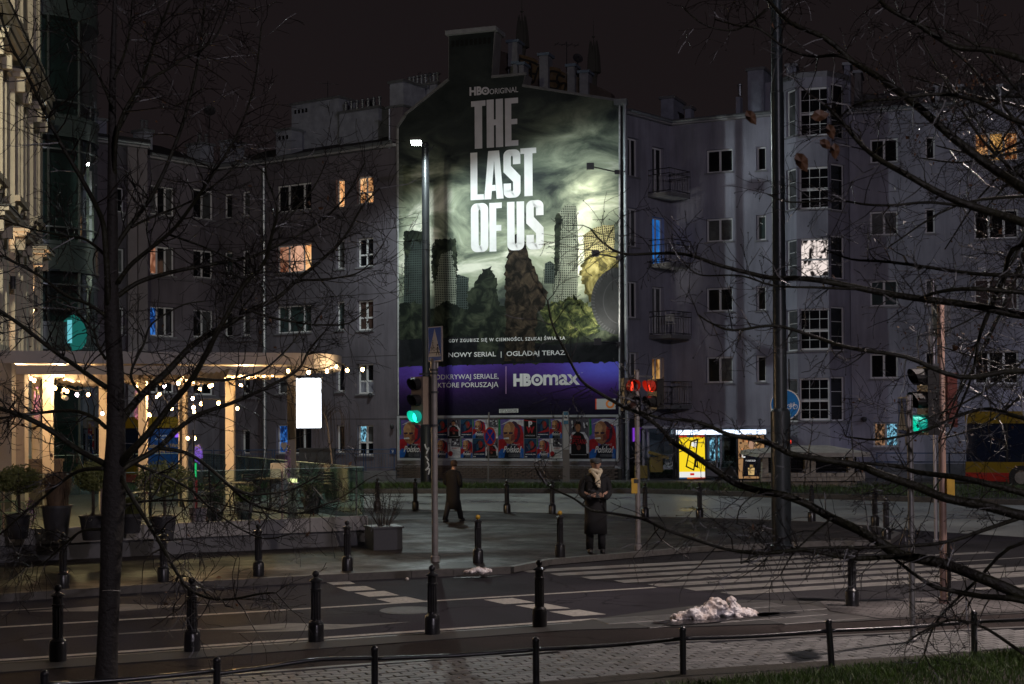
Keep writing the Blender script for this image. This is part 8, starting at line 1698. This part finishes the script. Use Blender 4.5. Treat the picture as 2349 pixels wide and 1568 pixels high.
# big blurred dead leaves near the lens side branch
def leaf(x, y, Y, s_, ang, lab):
    c = at(x, y, Y); u = Vector((math.cos(ang), .2, math.sin(ang))).normalized(); v = u.cross(Vector((.2, 1, .1))).normalized(); o_ = [(0, -.5), (.28, -.3), (.34, .05), (.2, .35), (0, .62), (-.22, .32), (-.3, 0), (-.24, -.32)]
    mb = MB(); n_ = u.cross(v); ctr = c + n_ * s_ * .10; P = [c + v * (a * s_) + u * (b * s_) + n_ * (s_ * .16 * math.sin(a * 7 + b * 5)) for a, b in o_]; mb.add([ctr] + P, [(0, i + 1, (i + 1) % 8 + 1) for i in range(8)])
    single('dead_leaf', mb, lfm, lab, 'leaf', c, 'brown leaves hanging in front of the bay window')
for i, (x, y, s_, a) in enumerate(((1838, 370, .095, -1.0), (1722, 268, .075, -.9), (1880, 265, .085, .2), (1905, 300, .07, -1.2), (1915, 345, .07, -1.5), (1893, 330, .065, -.6))):
    leaf(x, y, 5.6, s_ * .82, a, ['large brown curled leaf lowest in front of the bay window', 'brown leaf hanging alone against the sky left of the mast', 'broad brown leaf over the upper bay window', 'brown leaf under the broad one over the bay', 'brown hanging leaf nearest the right of the bay window', 'small brown leaf in the middle of the cluster before the bay'][i])
# fine twiggy crown deeper in at the upper right
TMIN = .0022; rg = random.Random(77); tb2 = Vector((at(2700, 900, 13.5).x, 13.5, ZP)); t = thing('bare_tree', 'finely twigged tree with small brown seed tufts in the upper right corner', 'tree', tb2)
mb = MB(); mb.tube([tb2, tb2 + Vector((-.1, 0, 2.5)), tb2 + Vector((-.2, 0, 5)), tb2 + Vector((-.5, 0, 8))], [.14, .11, .08, .04], 12); mb.build('trunk', bark, t, smooth=True)
tw = MB(); lf = MB()
for k in range(26):
    b = tb2 + Vector((-.15, 0, rg.uniform(2.2, 7.2))); e = at(rg.uniform(2030, 2380), rg.uniform(20, 1050), 13.5 + rg.uniform(-1, 1.2)); S = smoothpts([b, b.lerp(e, .4) + Vector((0, 0, rg.uniform(-.2, .4))), b.lerp(e, .75) + Vector((0, 0, rg.uniform(-.2, .3))), e], 4); m = len(S)
    mb = MB(); mb.tube(S, list(np.linspace(.024, .006, m)), 6); mb.build('branch', barkw, t, smooth=True)
    for q in range(13):
        i = rg.randint(3, m - 2); tg = (S[i + 1] - S[i]).normalized(); o = Matrix.Rotation(rg.uniform(0, 6.28), 3, tg) @ tg.orthogonal(); P = twigs(rg, tw, S[i], tg * .6 + o, rg.uniform(.35, .95), .0042, 2, .01)
        if rg.random() < .55:
            c = P[-1]
            for w_ in range(rg.randint(1, 5)): c2 = c + Vector((rg.gauss(0, .05), rg.gauss(0, .05), rg.gauss(-.03, .04))); a = Vector((rg.gauss(0, 1), rg.gauss(0, 1), rg.gauss(-1, 1))).normalized() * .035; b_ = a.orthogonal() * .4; lf.add([c2 - a * .5, c2 + b_, c2 + a * .5, c2 - b_], [(0, 1, 2, 3)])
tw.build('twigs', twm, t, kind='stuff', fixn=False); lf.build('seed_tufts', lfm, t, kind='stuff', fixn=False)
# ================================================================== LIGHTS (lamps of the place, and added fill lamps out of view)
def spot(name, p, tgt, power, color, size=R(150), blend=.5, rad=.12):
    l = bpy.data.lights.new(name, 'SPOT'); l.energy = power; l.color = color; l.spot_size = size; l.spot_blend = blend; l.shadow_soft_size = rad
    o = bpy.data.objects.new(name, l); col.objects.link(o); o.location = p; o.rotation_euler = (Vector(tgt) - Vector(p)).to_track_quat('-Z', 'Y').to_euler(); return o
def pointl(name, p, power, color, rad=.1):
    l = bpy.data.lights.new(name, 'POINT'); l.energy = power; l.color = color; l.shadow_soft_size = rad
    o = bpy.data.objects.new(name, l); col.objects.link(o); o.location = p; return o
lm = at(955, 328, 55.6) + Vector((0, 0, -.12))
spot('street_or_fill_light', lm, lm + Vector((3.8, 0, -10)), 2100, (.84, .97, .96), R(178), .28, .10)
for (t, b), pw in zip(FL, (210, 240, 460)): spot('floodlight_light', b - MW.N * .16, MW.px(1330, 560, 0), pw, (1.0, .97, .82), R(150), .8, .1)
# the mast's own lamps and street lamps beyond the frame, most added as fill
for h in MH: spot('mast_lamp_light', h - Vector((0, 0, .1)), h + Vector((0, 0, -10)), 260, (.88, .92, 1.0), R(150), .6, .15)
def streetlamp(p, h, arm, power, color, label, first=None):
    t = thing('street_lamp', label, 'street lamp', p); mb = MB(); mb.tube([Vector(p), Vector(p) + Vector((0, 0, h))], [.12, .07], 14); mb.build('pole', mast_m, t); q = Vector(p) + Vector((0, 0, h)); e = q + Vector(arm)
    mb = MB(); mb.bar(q, e, .06); mb.build('arm', mast_m, t); mb = MB(); mb.box(e, (.5, .3, .1)); lh = mb.build('lamp_head', MATS['dark_metal'], t); mb = MB(); mb.box(e - Vector((0, 0, .06)), (.4, .22, .015)); mb.build('lens', emat('lamp_lens', (.9, .95, 1.0), 8), lh)
    spot('street_or_fill_light', e - Vector((0, 0, .1)), e + Vector((0, 0, -10)), power, color, R(146), .35, .12)
streetlamp((9.0, 19.6, ZP), 9.0, (-.9, 0, .2), 4600, (1.0, .84, .78), 'warm street lamp beyond the right edge of the picture')
streetlamp((-15.5, 14.0, ZP), 9.0, (1.2, .6, .2), 160, (1.0, .74, .58), 'warm street lamp beyond the left edge of the picture')  # unseen lamp, added for warm fill from the left
streetlamp((26.0, 47.0, ZI), 10.5, (-1.2, 0, .2), 2000, (.78, .80, 1.0), 'cool street lamp beyond the right bus')  # unseen lamp, added to brighten the right house front
streetlamp((16.0, -26.0, ZP), 16.2, (0, 1.4, .2), 10, (.95, .80, .80), 'street lamp standing behind the viewer')
pointl('street_or_fill_light', (16.0, -24.6, 16.0), 16000, (.96, .86, 1.0), .15)  # unseen, added as distant fill for the house fronts
streetlamp((-9.35, 24.0, ZP), 12.0, (0, .8, .2), 5, (1.0, .93, .68), 'tall street lamp between the stucco house and the picture edge')
spot('street_or_fill_light', (-9.35, 24.9, 12.1), CR.w(CR.L - 4, 11), 3600, (1.0, .92, .66), R(80), .5, .15)  # beam of an unseen lamp added to brighten the stucco front
for p in SCN:
    n = CR.N * .10
    spot('wall_lamp_light', p + Vector((0, 0, .2)), p + Vector((0, 0, 6)) , 90, (1.0, .62, .34), R(70), .6, .04); spot('wall_lamp_light', p - Vector((0, 0, .2)), p - Vector((0, 0, 6)), 60, (1.0, .62, .34), R(80), .6, .04)
for (x, y, Y, pw) in ((140, 880, 32.5, 140), (380, 880, 33.5, 170), (560, 870, 33.5, 140), (780, 850, 33.0, 50), (40, 870, 31.5, 130)): pointl('string_light_glow', at(x, y, Y), pw, (1.0, .66, .34), .12)
pointl('screen_light', at(708, 925, 30.4), 0.01, (.8, .9, 1), .1)
bpy.data.objects.remove(bpy.data.objects['screen_light'])
